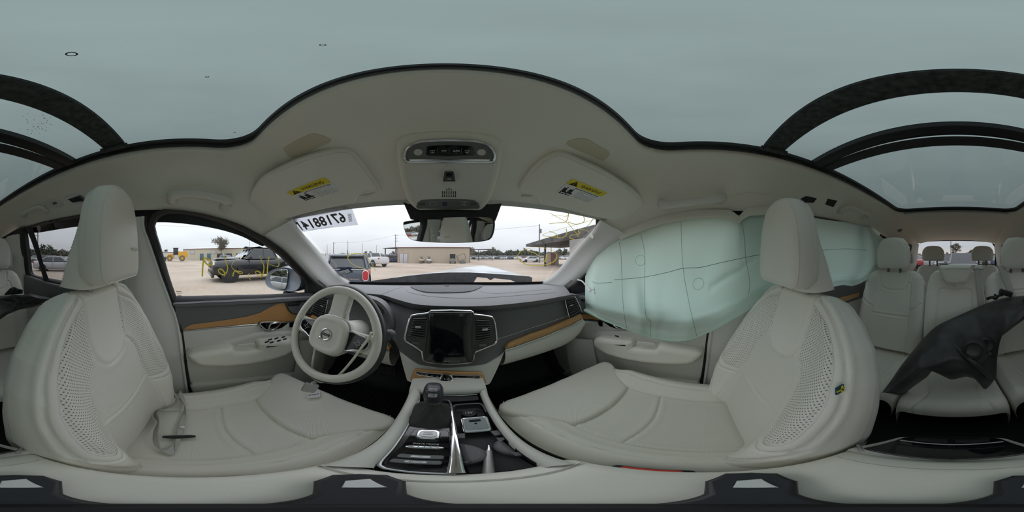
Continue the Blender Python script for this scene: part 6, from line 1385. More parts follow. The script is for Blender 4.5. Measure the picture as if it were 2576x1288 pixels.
# ------------------------------------------------------------------ sun visors with warning labels
VL = [(657, 446), (700, 421), (740, 402), (790, 384), (838, 372.5), (866, 370.5), (884, 374), (897, 384), (914, 406), (936, 436), (954, 464), (959, 472), (956, 477), (930, 481), (908, 485), (899, 493), (893, 504), (880, 508), (840, 516), (790, 527), (740, 540), (722, 545), (700, 544), (672, 540), (645, 528), (630, 513), (628, 500), (634, 480)]
VR = [(1305, 465), (1310, 456), (1327, 432), (1350, 408), (1370, 393), (1385, 384), (1400, 380), (1417, 380), (1458, 398), (1514, 424), (1569, 458), (1590, 472), (1607, 488), (1617, 503), (1615, 517), (1600, 530), (1569, 543), (1545, 547), (1523, 546), (1476, 536), (1420, 521), (1372, 511.5), (1362, 508), (1357, 500), (1351, 492), (1337, 486), (1312, 479)]
def vis(L_, name_, lab, stick, yb_, mirrored):
    pts = []
    for a, b in L_:
        try: pts.append(cast(HLB, a, b, 0)[0])
        except RuntimeError: pts.append(None)
    ok = np.array([p for p in pts if p is not None]); c = ok.mean(0); u, s_, vt = np.linalg.svd(ok-c); n = vt[2]; n = n if n[2] < 0 else -n
    p0 = c+n*.006
    fn = lambda px, py, l=0.0: plane(px, py, p0+n*l, n)
    v = thing(name_, lab, 'sun visor', fn(*np.mean(L_, 0))-np.array([0, 0, .05]))
    P = poly_res(cr_spline(np.array([fn(*q) for q in L_]), 140, closed=True), 130, True)
    o = obj('visor_panel', plate(MB(), P-n*.004, n, .020, .010, 5, back=True), mat('visor', (.82, .80, .72), .9, bump=.2, bscale=700), parent=v)
    # label
    TL, TR, BR, BL = [fn(*q, .0165) for q in stick]; r = nrm((TR-TL)+(BR-BL)); up = nrm((TL-BL)+(TR-BR)); W0 = (np.linalg.norm(TR-TL)+np.linalg.norm(BR-BL))/2; H0 = (np.linalg.norm(TL-BL)+np.linalg.norm(TR-BR))/2
    lb = obj('warning_label', plate(MB(), np.array([TL, TR, BR, BL]), n, .0006, .0002), M_('white'), parent=v)
    f0 = yb_; Y = np.array([TL, TR, TR*(1-f0)+BR*f0, TL*(1-f0)+BL*f0]); obj('label_band', plate(MB(), Y+n*.0007, n, .0004, .0001), M_('yellow'), parent=lb)
    bil = lambda x, y: (TL*(1-x)+TR*x)*(1-y)+(BL*(1-x)+BR*x)*y+n*.0013
    t1 = MB(); text_mb(t1, 'WARNING', bil(.60, f0*.53), r, up, H0*f0*.52, W0*.55, depth=0, thick=.01)
    tri_ = np.array([bil(.16, f0*.12), bil(.055, f0*.92), bil(.265, f0*.92)]); t1.face(tri_)
    text_mb(t1, 'EVEN WITH ADVANCED AIR BAGS', bil(.62, f0+.075), r, up, H0*.062, W0*.66, depth=0, thick=.02)
    for i, tl_ in enumerate(('Children can be killed or seriously injured by', 'the air bag.', 'The back seat is the safest place for children.', 'Never put a rear-facing child seat in the front.', 'Always use seat belts and child restraints.', 'See owner manual for more information.')):
        text_mb(t1, tl_, bil(.70-(.0 if len(tl_) > 30 else .18), f0+.18+i*.085), r, up, H0*.048, W0*(.5 if len(tl_) > 30 else .16), depth=0)
    # pictogram: two seated figures
    for dx in (.10, .25):
        hx, hy = dx+.03, f0+.16; t1.face(ellipse(bil(hx, hy), r, up, W0*.017, W0*.017, 14))
        t1.face(np.array([bil(dx-.01, f0+.22), bil(dx+.05, f0+.22), bil(dx+.07, f0+.42), bil(dx+.12, f0+.46), bil(dx+.12, f0+.52), bil(dx+.0, f0+.52)])); t1.face(np.array([bil(dx-.04, f0+.2), bil(dx-.015, f0+.2), bil(dx-.005, f0+.58), bil(dx+.10, f0+.58), bil(dx+.10, f0+.63), bil(dx-.03, f0+.63)]))
    obj('label_print', t1, M_('print'), parent=lb, smooth_deg=0)
    ex = MB(); text_mb(ex, '!', bil(.16, f0*.60), r, up, H0*f0*.42, depth=.0003); obj('label_mark', ex, M_('yellow'), parent=lb)
    # clip near the console
    cpx = (925, 487) if not mirrored else (1333, 490); obj('visor_clip', MB().tube(cr_spline(np.array([fn(cpx[0]-22*(1 if not mirrored else 1), cpx[1]+3, .004), fn(cpx[0], cpx[1]+4, .006), fn(cpx[0]+18, cpx[1]-4, .004)]), 12), .0045, 8), M_('plastic_beige'), parent=v)
    # seam round the edge
    q = inset_loop(P, n, .011)+n*.0163; obj('visor_seam', MB().tube(q[8:60], .0007, 5), M_('seam'), parent=v)
vis(VL, 'sun_visor', 'driver sun visor with yellow warning label above the lot number sticker', [(721, 484), (817, 446), (859, 479), (763, 506)], .37, False)
vis(VR, 'sun_visor', 'passenger sun visor with yellow warning label above the yellow windscreen scribbles', [(1439, 450), (1528, 486), (1485, 510), (1398, 483)], .36, True)
# vanity lamps in the headliner
mat('lens_warm', (.62, .57, .42), .35, bump=.6, bscale=900)
for L_ in ([(713, 377), (716, 370), (724, 365), (750, 350), (775, 339), (790, 335.5), (803, 338), (820, 344), (832, 350), (834, 353), (825, 361), (800, 371), (765, 387), (737, 396.5), (731, 396)], [(1425, 362), (1430, 355), (1448, 349), (1465, 347), (1482, 352), (1510, 368), (1530, 380), (1534, 386), (1528, 396), (1518, 404), (1510, 402), (1480, 388), (1450, 376), (1430, 366)]):
    P = np.array([cast(HLB, a, b, .0)[0] for a, b in poly_res(cr_spline(L_, 60, closed=True), 50, True)]); n = cast(HLB, *np.mean(L_, 0))[1]
    obj('vanity_lamp', plate(MB(), P, n, .002, .001), M_('lens_warm'), parent=ceiling)
# ------------------------------------------------------------------ grab handles, lamps and hooks along the roof sides
def handle(name, lab, path, lifts, r, cat='grab handle'):
    P = np.array([cast(HLB, a, b, l)[0] for (a, b), l in zip(path, lifts)]); t = thing(name, lab, cat, P.mean(0)-np.array([0, 0, .02]))
    q = cr_spline(P[1:-1], 50); k = np.interp(np.linspace(0, 1, 50), [0, .15, .25, .75, .85, 1], [1.15, 1.15, .95, .95, 1.15, 1.15])
    obj('grip', MB().tube(q, r*k*1.15, 12, ry=r*.85, up=tuple(cast(HLB, *path[3])[1])), M_('plastic_beige'), parent=t)
    for e in (0, -1):
        i = 1 if e == 0 else -2; obj('handle_foot', MB().tube([P[e], P[e]*.4+P[i]*.6, P[i]], [r*1.5, r*1.45, r*1.2], 12), M_('plastic_beige'), parent=t)
    return t
handle('grab_handle', 'grab handle above the driver door', [(433, 504), (430, 492), (440, 481), (480, 476), (530, 484), (564, 496), (572, 507), (563, 523)], [-.004, .018, .040, .046, .046, .040, .018, -.004], .0145)
handle('grab_handle', 'grab handle above the hanging curtain airbag', [(1668, 516), (1664, 509), (1678, 507), (1720, 500), (1770, 493), (1806, 488), (1818, 492), (1812, 502)], [-.004, .020, .042, .048, .048, .042, .020, -.004], .0145)
handle('grab_handle', 'small grab handle over the rear driver side window', [(62, 543), (58, 536), (64, 530), (85, 521), (103, 515), (114, 518), (117, 527), (108, 532)], [-.004, .014, .024, .026, .026, .024, .012, -.004], .012)
handle('grab_handle', 'small grab handle over the rear end of the curtain airbag', [(2115, 533), (2112, 527), (2126, 516), (2145, 520), (2165, 527), (2180, 533), (2182, 541), (2170, 548)], [-.004, .014, .024, .026, .026, .024, .012, -.004], .012)
def onroof(L_, name, m, depth, bev, parent=None, **k):
    P = np.array([cast(HLB, a, b, 0)[0] for a, b in L_]); n = cast(HLB, *np.mean(L_, 0))[1]; return obj(name, plate(MB(), P, n, depth, bev), m, parent=parent, **k), n
rl0, n = onroof([(165, 498), (172, 493), (200, 488.5), (207, 490), (219, 502), (215, 506), (186, 513), (178, 511)], 'reading_lamp', M_('chrome'), .004, .002, label='small chrome framed reading lamp over the rear driver side window', cat='lamp')
onroof([(171, 500), (201, 492), (212, 503), (184, 509)], 'lamp_switch', M_('black'), .006, .002, parent=rl0)
onroof([(112, 508), (124, 501), (146, 500), (158, 506), (162, 514), (150, 519), (128, 522)], 'hook_plate', M_('plastic_beige'), .004, .003, parent=ceiling)
onroof([(131, 508), (142, 506), (145, 511), (136, 515)], 'coat_hook', M_('charcoal'), .006, .002, parent=ceiling)
onroof([(2012, 501), (2028, 493), (2055, 499), (2046, 510), (2018, 509)], 'socket_shade', M_('black'), .002, .001, parent=ceiling)  # shade inside the open headliner sockets, put in as flat black plates
onroof([(2076, 514), (2082, 500), (2106, 505), (2096, 521)], 'socket_shade', M_('black'), .002, .001, parent=ceiling)
onroof([(2256, 580), (2264, 576), (2271, 577), (2263, 585)], 'socket_shade', M_('black'), .002, .001, parent=ceiling)
# wrinkled edge of the headliner where the airbag burst out
P = np.array([cast(HLB, a, b, .004)[0] for a, b in [(1846, 494), (1860, 488), (1885, 483), (1910, 487), (1950, 489), (1985, 495), (2008, 502)]]); obj('torn_edge', MB().tube(cr_spline(P, 50), .0016, 6), M_('headliner'), parent=ceiling)
# headliner flap over the airbag
fp_ = [(1560, 603), (1611, 583), (1664, 564), (1720, 553), (1782, 547), (1828, 548), (1845, 553), (1859, 563), (1868, 553), (1885, 543), (1937, 540)]
fa = np.array([side(a, b, .695, .17, .035) for a, b in fp_]); fbb = np.array([side(a, b-20, .693, .18, .012) for a, b in fp_]); mbf = MB(); ribbon(mbf, cr_spline(fbb, 60), poly_res(fa, 60), 60, 6, .008, (-.7, 0, -.7)); obj('headliner_flap', mbf, M_('headliner'), parent=ceiling, smooth_deg=70)

# ------------------------------------------------------------------ marks on the glass
def on_glass(L_, bv, r, parent, name='paint_mark', m='marker', k=50, fn=None, lift=-.0015):
    P = []
    for a, b in poly_res(cr_spline(L_, 90), k):
        if fn is not None: P.append(fn(a, b)); continue
        try: P.append(cast(bv, a, b, .0015)[0])
        except RuntimeError: pass
    if len(P) > 2: obj(name, MB().tube(np.array(P), r, 6, ry=r*.35), M_(m), parent=parent)
S = lambda L_, x0, y0, k: [(x0+a/k, y0+b/k) for a, b in L_]
for L_ in ([(1220, 910), (1000, 860), (820, 790), (720, 700), (690, 620), (730, 570), (800, 540), (900, 530), (1010, 528)], [(1040, 530), (1130, 600), (1200, 700), (1270, 820), (1340, 930)]): on_glass(S(L_, 800, 580, 9.2), WSB, .0026, w3)
el_ = [(1351.5+49.6*math.cos(a), 645+23*math.sin(a)) for a in np.linspace(-1.9, 4.5, 40)]; on_glass(el_, WSB, .0024, w3, k=80)
on_glass(S([(1190, 505), (1330, 550), (1440, 630), (1515, 705), (1520, 700), (1535, 570)], 1160, 560, 7.156), WSB, .0030, w3)
for L_ in ([(1360, 190), (1560, 300), (1640, 370), (1755, 515)], [(1380, 230), (1480, 225), (1580, 235), (1590, 215)], [(1610, 195), (1605, 240), (1570, 310), (1480, 320), (1350, 335)], [(1815, 228), (1825, 290), (1790, 325), (1700, 340), (1600, 310)], [(1945, 268), (1900, 330), (1855, 375)], [(1985, 270), (1700, 350), (1400, 435), (1260, 480), (1330, 505), (1460, 512), (1440, 470), (1350, 435)], [(1580, 400), (1585, 480), (1520, 525), (1440, 515)], [(1885, 440), (1790, 410), (1740, 425), (1755, 470), (1640, 495), (1630, 530), (1690, 545)]):
    on_glass(S(L_, 1130, 500, 5.367), WSB, .0019, w3)
w4 = bpy.data.objects['window_4']; gf = lambda a, b: side(a, b, .717, .18)
for L_ in ([(740, 850), (745, 700), (758, 565), (720, 560), (800, 540), (890, 590), (900, 650), (830, 650), (770, 580)], [(1115, 500), (1140, 600), (1170, 700), (1150, 790), (1090, 825), (1020, 780), (1020, 730), (1070, 730), (1120, 790), (1115, 850)], [(1500, 540), (1400, 520), (1320, 560), (1260, 620), (1240, 690), (1300, 750), (1400, 770), (1430, 795), (1380, 800), (1300, 760), (1270, 790), (1260, 850)], [(1545, 795), (1520, 830), (1540, 880), (1565, 910)], [(1720, 500), (1760, 600), (1790, 680), (1780, 790), (1740, 860), (1660, 810), (1645, 770), (1690, 760), (1740, 810), (1745, 865)], [(1880, 510), (1860, 600), (1850, 720), (1845, 840)], [(1880, 640), (1960, 670), (2030, 690)], [(1995, 520), (2040, 600), (2045, 660), (2010, 690)]):
    on_glass(S(L_, 400, 570, 6.779), None, .0034, w4, fn=gf)
gt = MB()
for k, (y, w_) in enumerate(((733.5, 13), (736, 16), (738.5, 12), (741, 9), (744, 10))): gt.tube([gf(443+k*.8, y), gf(443+k*.8+w_, y-.2)], .0012 if k in (0, 4) else .0005, 4)
obj('glass_print', gt, M_('print'), parent=w4)
# lot number sticker on the windscreen, read from outside
n = cast(WSB, 820, 556)[1]; s0 = cast(WSB, 820, 556, .004)[0]; sp_ = lambda a, b, l=0.0: plane(a, b, s0+n*l, n)
sq_ = [(722, 552), (760, 540), (830, 526), (883, 518), (901, 566), (850, 571), (800, 577), (753, 585)]
stk = obj('lot_sticker', plate(MB(), np.array([sp_(*q) for q in sq_]), n, .0006, .0002), backlit(mat('sticker', (.66, .66, .68), .6), (.62, .63, .68), .55), parent=w3)
c0, c1 = sp_(752, 570, .0016), sp_(868, 546, .0016); r_ = nrm(c1-c0); u_ = nrm(np.cross(r_, n)); u_ = u_ if u_[2] > 0 else -u_; hgt = np.linalg.norm(sp_(868, 533)-sp_(870, 560)); tm = MB()
text_mb(tm, '67188141', (c0+c1)/2, -r_, u_, hgt, np.linalg.norm(c1-c0), depth=0, thick=.025); text_mb(tm, 'X', sp_(741, 574, .0016), -r_, u_, hgt*.5, depth=0, thick=.01)
for i in range(12): tm.box(sp_(879+i*.25, 538+i*1.7, .0016), (.016, .0010+.0007*(i % 3), .0003), np.array([r_, u_, n]))
for k in range(9): tm.box(sp_(835-k*7, 570.5+k*1.05, .0016), (.012, .0014, .0003), np.array([r_, u_, n]))
obj('sticker_print', tm, mat('grey_print', (.09, .09, .095), .7), parent=w3, smooth_deg=0)
# ------------------------------------------------------------------ outside: the yard
m = mat('sand', (.56, .465, .38), .95); t = m.node_tree; b = t.nodes['Principled BSDF']; co = t.nodes.new('ShaderNodeTexCoord')
n1 = t.nodes.new('ShaderNodeTexNoise'); n1.inputs['Scale'].default_value = .22; n1.inputs['Detail'].default_value = 9; t.links.new(co.outputs['Object'], n1.inputs[0])
n2 = t.nodes.new('ShaderNodeTexNoise'); n2.inputs['Scale'].default_value = 5; n2.inputs['Detail'].default_value = 6; t.links.new(co.outputs['Object'], n2.inputs[0])
r1 = t.nodes.new('ShaderNodeValToRGB'); r1.color_ramp.elements[0].position = .36; r1.color_ramp.elements[0].color = (.315, .245, .19, 1); r1.color_ramp.elements[1].position = .62; r1.color_ramp.elements[1].color = (.405, .335, .275, 1); t.links.new(n1.outputs[0], r1.inputs[0])
mr2 = t.nodes.new('ShaderNodeMapRange'); mr2.inputs[1].default_value = .3; mr2.inputs[2].default_value = .7; mr2.inputs[3].default_value = .90; mr2.inputs[4].default_value = 1.06; t.links.new(n2.outputs[0], mr2.inputs[0])
xm = t.nodes.new('ShaderNodeMix'); xm.data_type = 'RGBA'; xm.blend_type = 'MULTIPLY'; xm.inputs[0].default_value = 1; t.links.new(r1.outputs[0], xm.inputs[6]); t.links.new(mr2.outputs[0], xm.inputs[7]); t.links.new(xm.outputs[2], b.inputs['Base Color'])
gm = MB(); gs = np.concatenate([-np.geomspace(260, 3, 14), np.geomspace(3, 260, 14)]); gm.grid(np.array([[(x, y, -H) for x in gs] for y in gs])); obj('ground', gm, M_('sand'), kind='structure', label='pale sandy yard around the car')
def gp(px, py): return atZ(px, py, -H)
def at(px, d, z=0.0):
    a = (px-C0)*2*math.pi/W_; return np.array([math.sin(a)*d, math.cos(a)*d, -H+z])
mat('paint_black', (.012, .012, .014), .22, coat=.6); mat('paint_mini', (.06, .075, .10), .25, coat=.6); mat('paint_white', (.55, .56, .57), .3, coat=.5); mat('paint_silver', (.36, .37, .39), .3, .3, coat=.5); mat('paint_red', (.30, .03, .03), .3, coat=.5); mat('paint_grey', (.16, .165, .17), .3, coat=.4); mat('paint_blue', (.05, .08, .14), .3, coat=.4); mat('paint_tan', (.42, .36, .28), .4)
mat('carglass', (.03, .035, .04), .08, coat=.3); mat('tyre', (.018, .018, .018), .85); mat('rim_m', (.30, .30, .31), .35, .8); mat('rim_dark', (.05, .05, .05), .4, .5); mat('tail', (.45, .02, .03), .25, coat=.4); mat('lamp_w', (.70, .70, .70), .15, coat=.4)
def car_mesh(p):
    """p: L W Hh belt hood deck ws0 ws1 rw1 rw0 (from the front, +y = front, origin at centre on the ground)"""
    L_, W0 = p['L'], p['W']/2; y0 = L_/2; B = MB(); low = p.get('low', .22)
    st = [(y0, .80, low+.10, p['hood']*.70), (y0-.06, .92, low+.02, p['hood']*.86), (y0-.30, .98, low, p['hood']*.95), (y0-p['ws0']*.75, 1.0, low-.02, p['hood']), (y0-p['ws0'], 1.0, low-.02, p['belt']-.02), (y0-p['ws0']-.4, 1.0, low-.02, p['belt']), (y0-p['rw0']+.3, 1.0, low-.02, p['belt']), (y0-p['rw0'], 1.0, low-.02, max(p['deck'], p['belt']-.03)), (-y0+.30, .98, low, p['deck']), (-y0+.06, .93, low+.04, p['deck']*.97), (-y0, .84, low+.12, p['deck']*.84)]
    R_ = []
    for y, k, zl, zh in st:
        w = W0*k; h = zh-zl; sec = [(-.86, 0), (-.98, .12), (-1.0, .35), (-1.0, .55), (-.985, .72), (-.95, .88), (-.86, .97), (-.60, 1.0), (0, 1.01), (.60, 1.0), (.86, .97), (.95, .88), (.985, .72), (1.0, .55), (1.0, .35), (.98, .12), (.86, 0), (0, -.01)]
        R_.append([(a*w, y, zl+c*h) for a, c in sec])
    B.loft(R_)
    return B
def green_mesh(p, sh=0.0):
    y0 = p['L']/2; W0 = p['W']/2; zb, zt = p['belt']-.03, p['Hh']-.04; bw, tw = W0*.95, W0*.78
    bot = [(y0-p['ws0'], bw*.86), (y0-p['ws0']-.12, bw*.97), ((y0-p['ws1'])*.5+(y0-p['rw1'])*.5, bw), (y0-p['rw0']+.12, bw*.97), (y0-p['rw0'], bw*.86)]
    top = [(y0-p['ws1'], tw*.90), (y0-p['ws1']-.10, tw*.98), ((y0-p['ws1'])*.5+(y0-p['rw1'])*.5, tw), (y0-p['rw1']+.10, tw*.98), (y0-p['rw1'], tw*.90)]
    loop = lambda L_, z: [(-w, y, z) for y, w in L_]+[(w, y, z) for y, w in L_[::-1]]
    G_ = MB(); G_.loft([loop(bot, zb), loop(top, zt)]); 
    Rf = MB(); c0 = loop(top, zt-.01); c1 = [(x*.97, y*.985+.015*((y0-p['ws1']+y0-p['rw1'])/2), z) for x, y, z in loop(top, p['Hh']-.008)]; c2 = [(x*.7, y*.9+.1*((y0-p['ws1']+y0-p['rw1'])/2), z) for x, y, z in loop(top, p['Hh'])]
    Rf.loft([[(x*1.02, y, z-.03) for x, y, z in loop(top, zt)], c0, c1, c2])
    P_ = []
    def bar(y_b, y_t, wb, wt, r):
        for s in (-1, 1): P_.append(MB().tube([(s*wb*1.004, y_b, zb), (s*wt*1.01, y_t, zt)], r, 6))
    bar(y0-p['ws0'], y0-p['ws1'], bw*.87, tw*.91, .045); bar(y0-p['rw0'], y0-p['rw1'], bw*.87, tw*.91, .055); mb_ = (y0-p['ws1']+y0-p['rw1'])/2; bar(mb_, mb_, bw, tw, .035)
    if p['rw1']-p['ws1'] > 2.0: bar(y0-p['rw0']+.5, y0-p['rw1']+.42, bw*.985, tw*.985, .04)
    return G_, Rf, P_
def wheel_mesh(r, w):
    T_ = MB().lathe([(r*.62, -w/2), (r*.94, -w/2), (r, -w*.3), (r, w*.3), (r*.94, w/2), (r*.62, w/2)], (0, 0, 0), (1, 0, 0), 28, cap=False); Rm = MB().lathe([(r*.64, -w*.46), (r*.60, -w*.25), (r*.2, -w*.30), (.001, -w*.32)], (0, 0, 0), (1, 0, 0), 24, cap=False); Rm.lathe([(r*.64, w*.46), (r*.60, w*.25), (r*.2, w*.30), (.001, w*.32)], (0, 0, 0), (1, 0, 0), 24, cap=False); S_ = []
    for k in range(7):
        a = k*2*math.pi/7; d = np.array([0, math.cos(a), math.sin(a)]); e = np.array([0, -math.sin(a), math.cos(a)])
        for s in (-1, 1): S_.append((s, MB().box(d*r*.36+np.array([s*w*.40, 0, 0]), (.03, r*.52, r*.12), np.array([(1, 0, 0), d, e]))))
    return T_, Rm, S_
def rotz(a): c, s = math.cos(a), math.sin(a); return np.array([[c, -s, 0, 0], [s, c, 0, 0], [0, 0, 1, 0], [0, 0, 0, 1.]])
SED = dict(L=4.85, W=1.84, Hh=1.45, belt=.98, hood=.93, deck=1.02, ws0=1.35, ws1=2.15, rw1=3.45, rw0=4.25, wy=(1.42, -1.40), wr=.335)
SUV = dict(L=4.75, W=1.90, Hh=1.70, belt=1.08, hood=1.05, deck=1.10, ws0=1.20, ws1=1.90, rw1=4.20, rw0=4.62, wy=(1.40, -1.38), wr=.37)
MINI = dict(L=4.11, W=1.79, Hh=1.56, belt=1.05, hood=1.02, deck=1.06, ws0=1.0, ws1=1.55, rw1=3.75, rw0=4.02, wy=(1.30, -1.28), wr=.34)
TRUCK = dict(L=5.9, W=2.05, Hh=1.96, belt=1.36, hood=1.32, deck=1.40, ws0=1.85, ws1=2.45, rw1=3.80, rw0=4.10, wy=(1.95, -1.75), wr=.47, low=.42)
def place(mb, M): return mb.xform(M)
def make_car(name, label, cat, p, paint, pos, heading, group=None, rimm='rim_m', detail=True):
    """heading: azimuth (radians, clockwise from straight ahead) that the bonnet points to"""
    M = rotz(-heading); M[:3, 3] = pos; root = thing(name, label, cat, pos, group=group); T = lambda mb: place(mb, M)
    body = obj('body', T(car_mesh(p)), M_(paint), parent=root, smooth_deg=45)
    g, rf, pl = green_mesh(p); obj('windows', T(g), M_('carglass'), parent=root, smooth_deg=30); obj('roof', T(rf), M_(paint), parent=root, smooth_deg=50); [obj('pillar', T(q), M_(paint), parent=root) for q in pl]
    for s in (-1, 1):
        for wy_ in p['wy']:
            tm, rm_, sm = wheel_mesh(p['wr'], .24); Mw = np.eye(4); Mw[:3, 3] = (s*(p['W']/2-.11), wy_, p['wr'])
            w = obj('wheel', T(place(tm, Mw)), M_('tyre'), parent=root); obj('rim', T(place(rm_, Mw)), M_('rim_dark'), parent=w); [obj('spoke', T(place(q, Mw)), M_(rimm), parent=w) for k, q in sm if detail and k == s]
            ar = MB().lathe([(p['wr']*1.12, -.02), (p['wr']*1.12, .012), (.01, .012)], (s*(p['W']/2-.012), wy_, p['wr']+.02), (s, 0, 0), 28); obj('wheel_arch', T(ar), M_('black'), parent=root)
        y0 = p['L']/2; hz = p['hood']*.80
        obj('headlight', T(MB().box((s*p['W']*.38, y0-.08, hz), (.34, .14, .15), bev=.04)), M_('lamp_w'), parent=root); obj('taillight', T(MB().box((s*p['W']*.40, -y0+.07, p['deck']*.84), (.28, .12, .20), bev=.04)), M_('tail'), parent=root)
        obj('door_mirror', T(MB().box((s*(p['W']/2+.10), y0-p['ws0']-.35, p['belt']+.06), (.20, .10, .14), bev=.04)), M_(paint), parent=root)
        if detail:
            for yy in (y0-p['ws0']-.30, (y0-p['ws1']+y0-p['rw1'])/2-.05): obj('door_gap', T(MB().box((s*(p['W']/2+.001), yy, (p['belt']+p.get('low', .22))/2+.05), (.012, .012, p['belt']-p.get('low', .22)-.15))), M_('black'), parent=root)
    obj('bumper', T(MB().box((0, p['L']/2-.02, p.get('low', .22)+.16), (p['W']*.80, .10, .20), bev=.05)), M_('black'), parent=root); obj('grille', T(MB().box((0, p['L']/2+.0, p['hood']*.72), (p['W']*.42, .06, .18), bev=.03)), M_('black'), parent=root)
    return root, T, body

# our own car: front wings, raised dented bonnet, door mirrors
hd = thing('bonnet', 'pale silver bonnet buckled up with torn black rear edge', 'car part', (0, 1.5, -.60))
bl = [(905, 711), (960, 703), (1030, 693.5), (1090, 687.5), (1130, 685.5), (1180, 685.5), (1230, 688), (1290, 692), (1332, 695.5), (1339, 698.5), (1338, 711), (1318, 712), (1296, 709.5), (1285, 704.5), (1262, 702), (1243, 700), (1234, 705), (1225, 699.5), (1200, 697), (1190, 713), (1100, 715), (905, 715)]
be = lambda p: atY(*p, 1.36); obj('torn_edge', MB().prism(np.array([be(p) for p in bl]), (0, .012, 0)), mat('scuffed', (.045, .046, .05), .6, var=.4, vscale=20), parent=hd, smooth_deg=0)
re0 = np.array([atY(a, b, 1.37) for a, b in [(905, 711), (960, 703), (1030, 693.5), (1090, 687.5), (1130, 685.5), (1180, 685.5), (1230, 688), (1290, 692), (1336, 697)]]); fr0 = np.array([atY(a, b, y) for a, b, y in [(1000, 696, 2.0), (1030, 692, 2.1), (1070, 687, 2.2), (1120, 680, 2.3), (1165, 672, 2.35), (1205, 668, 2.35), (1225, 669, 2.3), (1265, 678, 2.2), (1315, 692, 2.0)]])
a, b_ = cr_spline(re0, 40), cr_spline(fr0, 40); G = []
for t in np.linspace(0, 1, 10): G.append(a*(1-t)+b_*t+np.array([0, 0, -.012])*math.sin(math.pi*t))
obj('bonnet_skin', MB().grid(np.array(G)), mat('silver_paint', (.50, .52, .55), .3, coat=.4), parent=hd, solid=.004, offset=-1, smooth_deg=60)
for s in (-1, 1): obj('front_wing', MB().box((XC+s*.86, 1.95, -.85), (.16, 1.5, .70), bev=.06, seg=3), M_('silver_paint'), parent=hd)
obj('engine_bay', MB().box((XC, 1.85, -.85), (1.5, 1.1, .60), bev=.04), M_('black'), parent=hd)
cw = MB().box((XC, 1.25, -.30), (1.45, .14, .05), bev=.01); obj('wiper_cowl', cw, M_('black'), parent=hd)
bd_ = MB()
for s in (-1, 1): bd_.box((XC+s*.83, -.75, -.90), (.12, 3.4, .74), bev=.05, seg=3); bd_.box((XC+s*.80, -.4, -1.28), (.10, 2.3, .1), bev=.03)
obj('trim_12', bd_, M_('silver_paint'), kind='structure', label='pale outer door skins of the car')
def dmirror(s):
    f = 1 if s < 0 else -1
    def Q(px, py, x): p = atX(px, py, x); return p
    o_ = [(667, 706), (670, 693), (678, 683), (692, 676), (712, 672.5), (730, 675), (745, 684), (755, 698), (757, 712), (752, 724), (745, 730), (730, 733), (712, 732), (690, 729), (675, 722), (669, 715)]
    nv = nrm((.16, -.98, .10)); p0 = atX(708, 704, -.93)
    P = np.array([plane(a, b, p0, nv) for a, b in o_]); P = poly_res(cr_spline(P, 60, closed=True), 50, True); c = P.mean(0); R_ = []; fw_ = nrm((.25, 1, -.05))
    for k, d in ((.97, .004), (1.0, 0), (1.02, .03), (.97, .07), (.80, .11), (.45, .135), (.02, .14)): R_.append(c+(P-c)*k+fw_*d)
    t = thing('door_mirror', 'dark blue door mirror outside the %s window' % ('driver' if s < 0 else 'passenger'), 'mirror', (p0 if s < 0 else mirp(p0))-np.array([0, 0, .10]))
    mb = MB().loft(R_); obj('mirror_housing', mirX(mb) if s > 0 else mb, mat('mirror_blue', (.10, .125, .16), .3, coat=.4), parent=t, smooth_deg=60)
    gl_ = [(680, 704), (683, 690), (692, 682), (706, 678), (719, 677.5), (725, 681), (724, 700), (720, 722), (714, 727), (700, 725), (688, 719), (682, 712)]
    Pg = np.array([plane(a, b, p0+nv*.003, nv) for a, b in gl_]); mg = MB(); plate(mg, poly_res(cr_spline(Pg, 50, closed=True), 40, True), nv, .003, .001)
    obj('mirror_glass', mirX(mg) if s > 0 else mg, M_('mirror'), parent=t, smooth_deg=30)
    ft = MB().box((c[0]+.10, c[1]+.05, c[2]-.105), (.22, .07, .05), bev=.015); obj('mirror_foot', mirX(ft) if s > 0 else ft, M_('black'), parent=t)
both(dmirror)

# black wrecked pickup next to the driver side
root, T, body = make_car('pickup_truck', 'wrecked black pickup truck with crushed roof seen through the driver window', 'truck', TRUCK, 'paint_black', np.array([-9.75, 4.2, -H]), math.pi, rimm='rim_dark')
for i in range(5): obj('grille_bar', T(MB().box((0, 2.97, .84+i*.10), (1.2, .03, .045), bev=.01)), M_('rim_dark'), parent=root)
obj('crumpled_roof_sheet', T(MB().grid(np.array([[(x, y, 1.95+.05*math.sin(x*5+y*3)+.10*(y > 0)-.02*x) for x in np.linspace(-.75, .8, 9)] for y in np.linspace(.75, -.9, 8)]))), mat('roof_dented', (.10, .10, .115), .3, .4), parent=root, solid=.01)
obj('shattered_glass', T(MB().grid(np.array([[(x, y, 1.40+(1.25-y)*.62+.06*math.sin(x*13+y*17)) for x in np.linspace(-.8, .85, 12)] for y in np.linspace(1.3, .5, 9)]))), mat('crazed', (.42, .44, .46), .4, bump=1., bscale=40), parent=root, solid=.01)
obj('bonnet_bulge', T(MB().box((0, 2.05, 1.32), (1.5, 1.3, .10), bev=.05)), M_('paint_black'), parent=root); obj('hanging_bumper', T(MB().box((.1, 2.9, .42), (1.9, .18, .22), np.array([(1, 0, .05), (0, 1, 0), (-.05, 0, 1)]), bev=.06)), M_('paint_black'), parent=root)
obj('side_step', T(MB().box((1.0, .2, .40), (.10, 2.3, .06), bev=.02)), M_('black'), parent=root); obj('door_decal', T(MB().box((1.031, .95, .80), (.004, .55, .05))), M_('rim_m'), parent=root); obj('marker_lamp', T(MB().box((.98, 2.62, .98), (.06, .12, .10), bev=.02)), mat('amber', (.6, .2, .02), .3), parent=root)
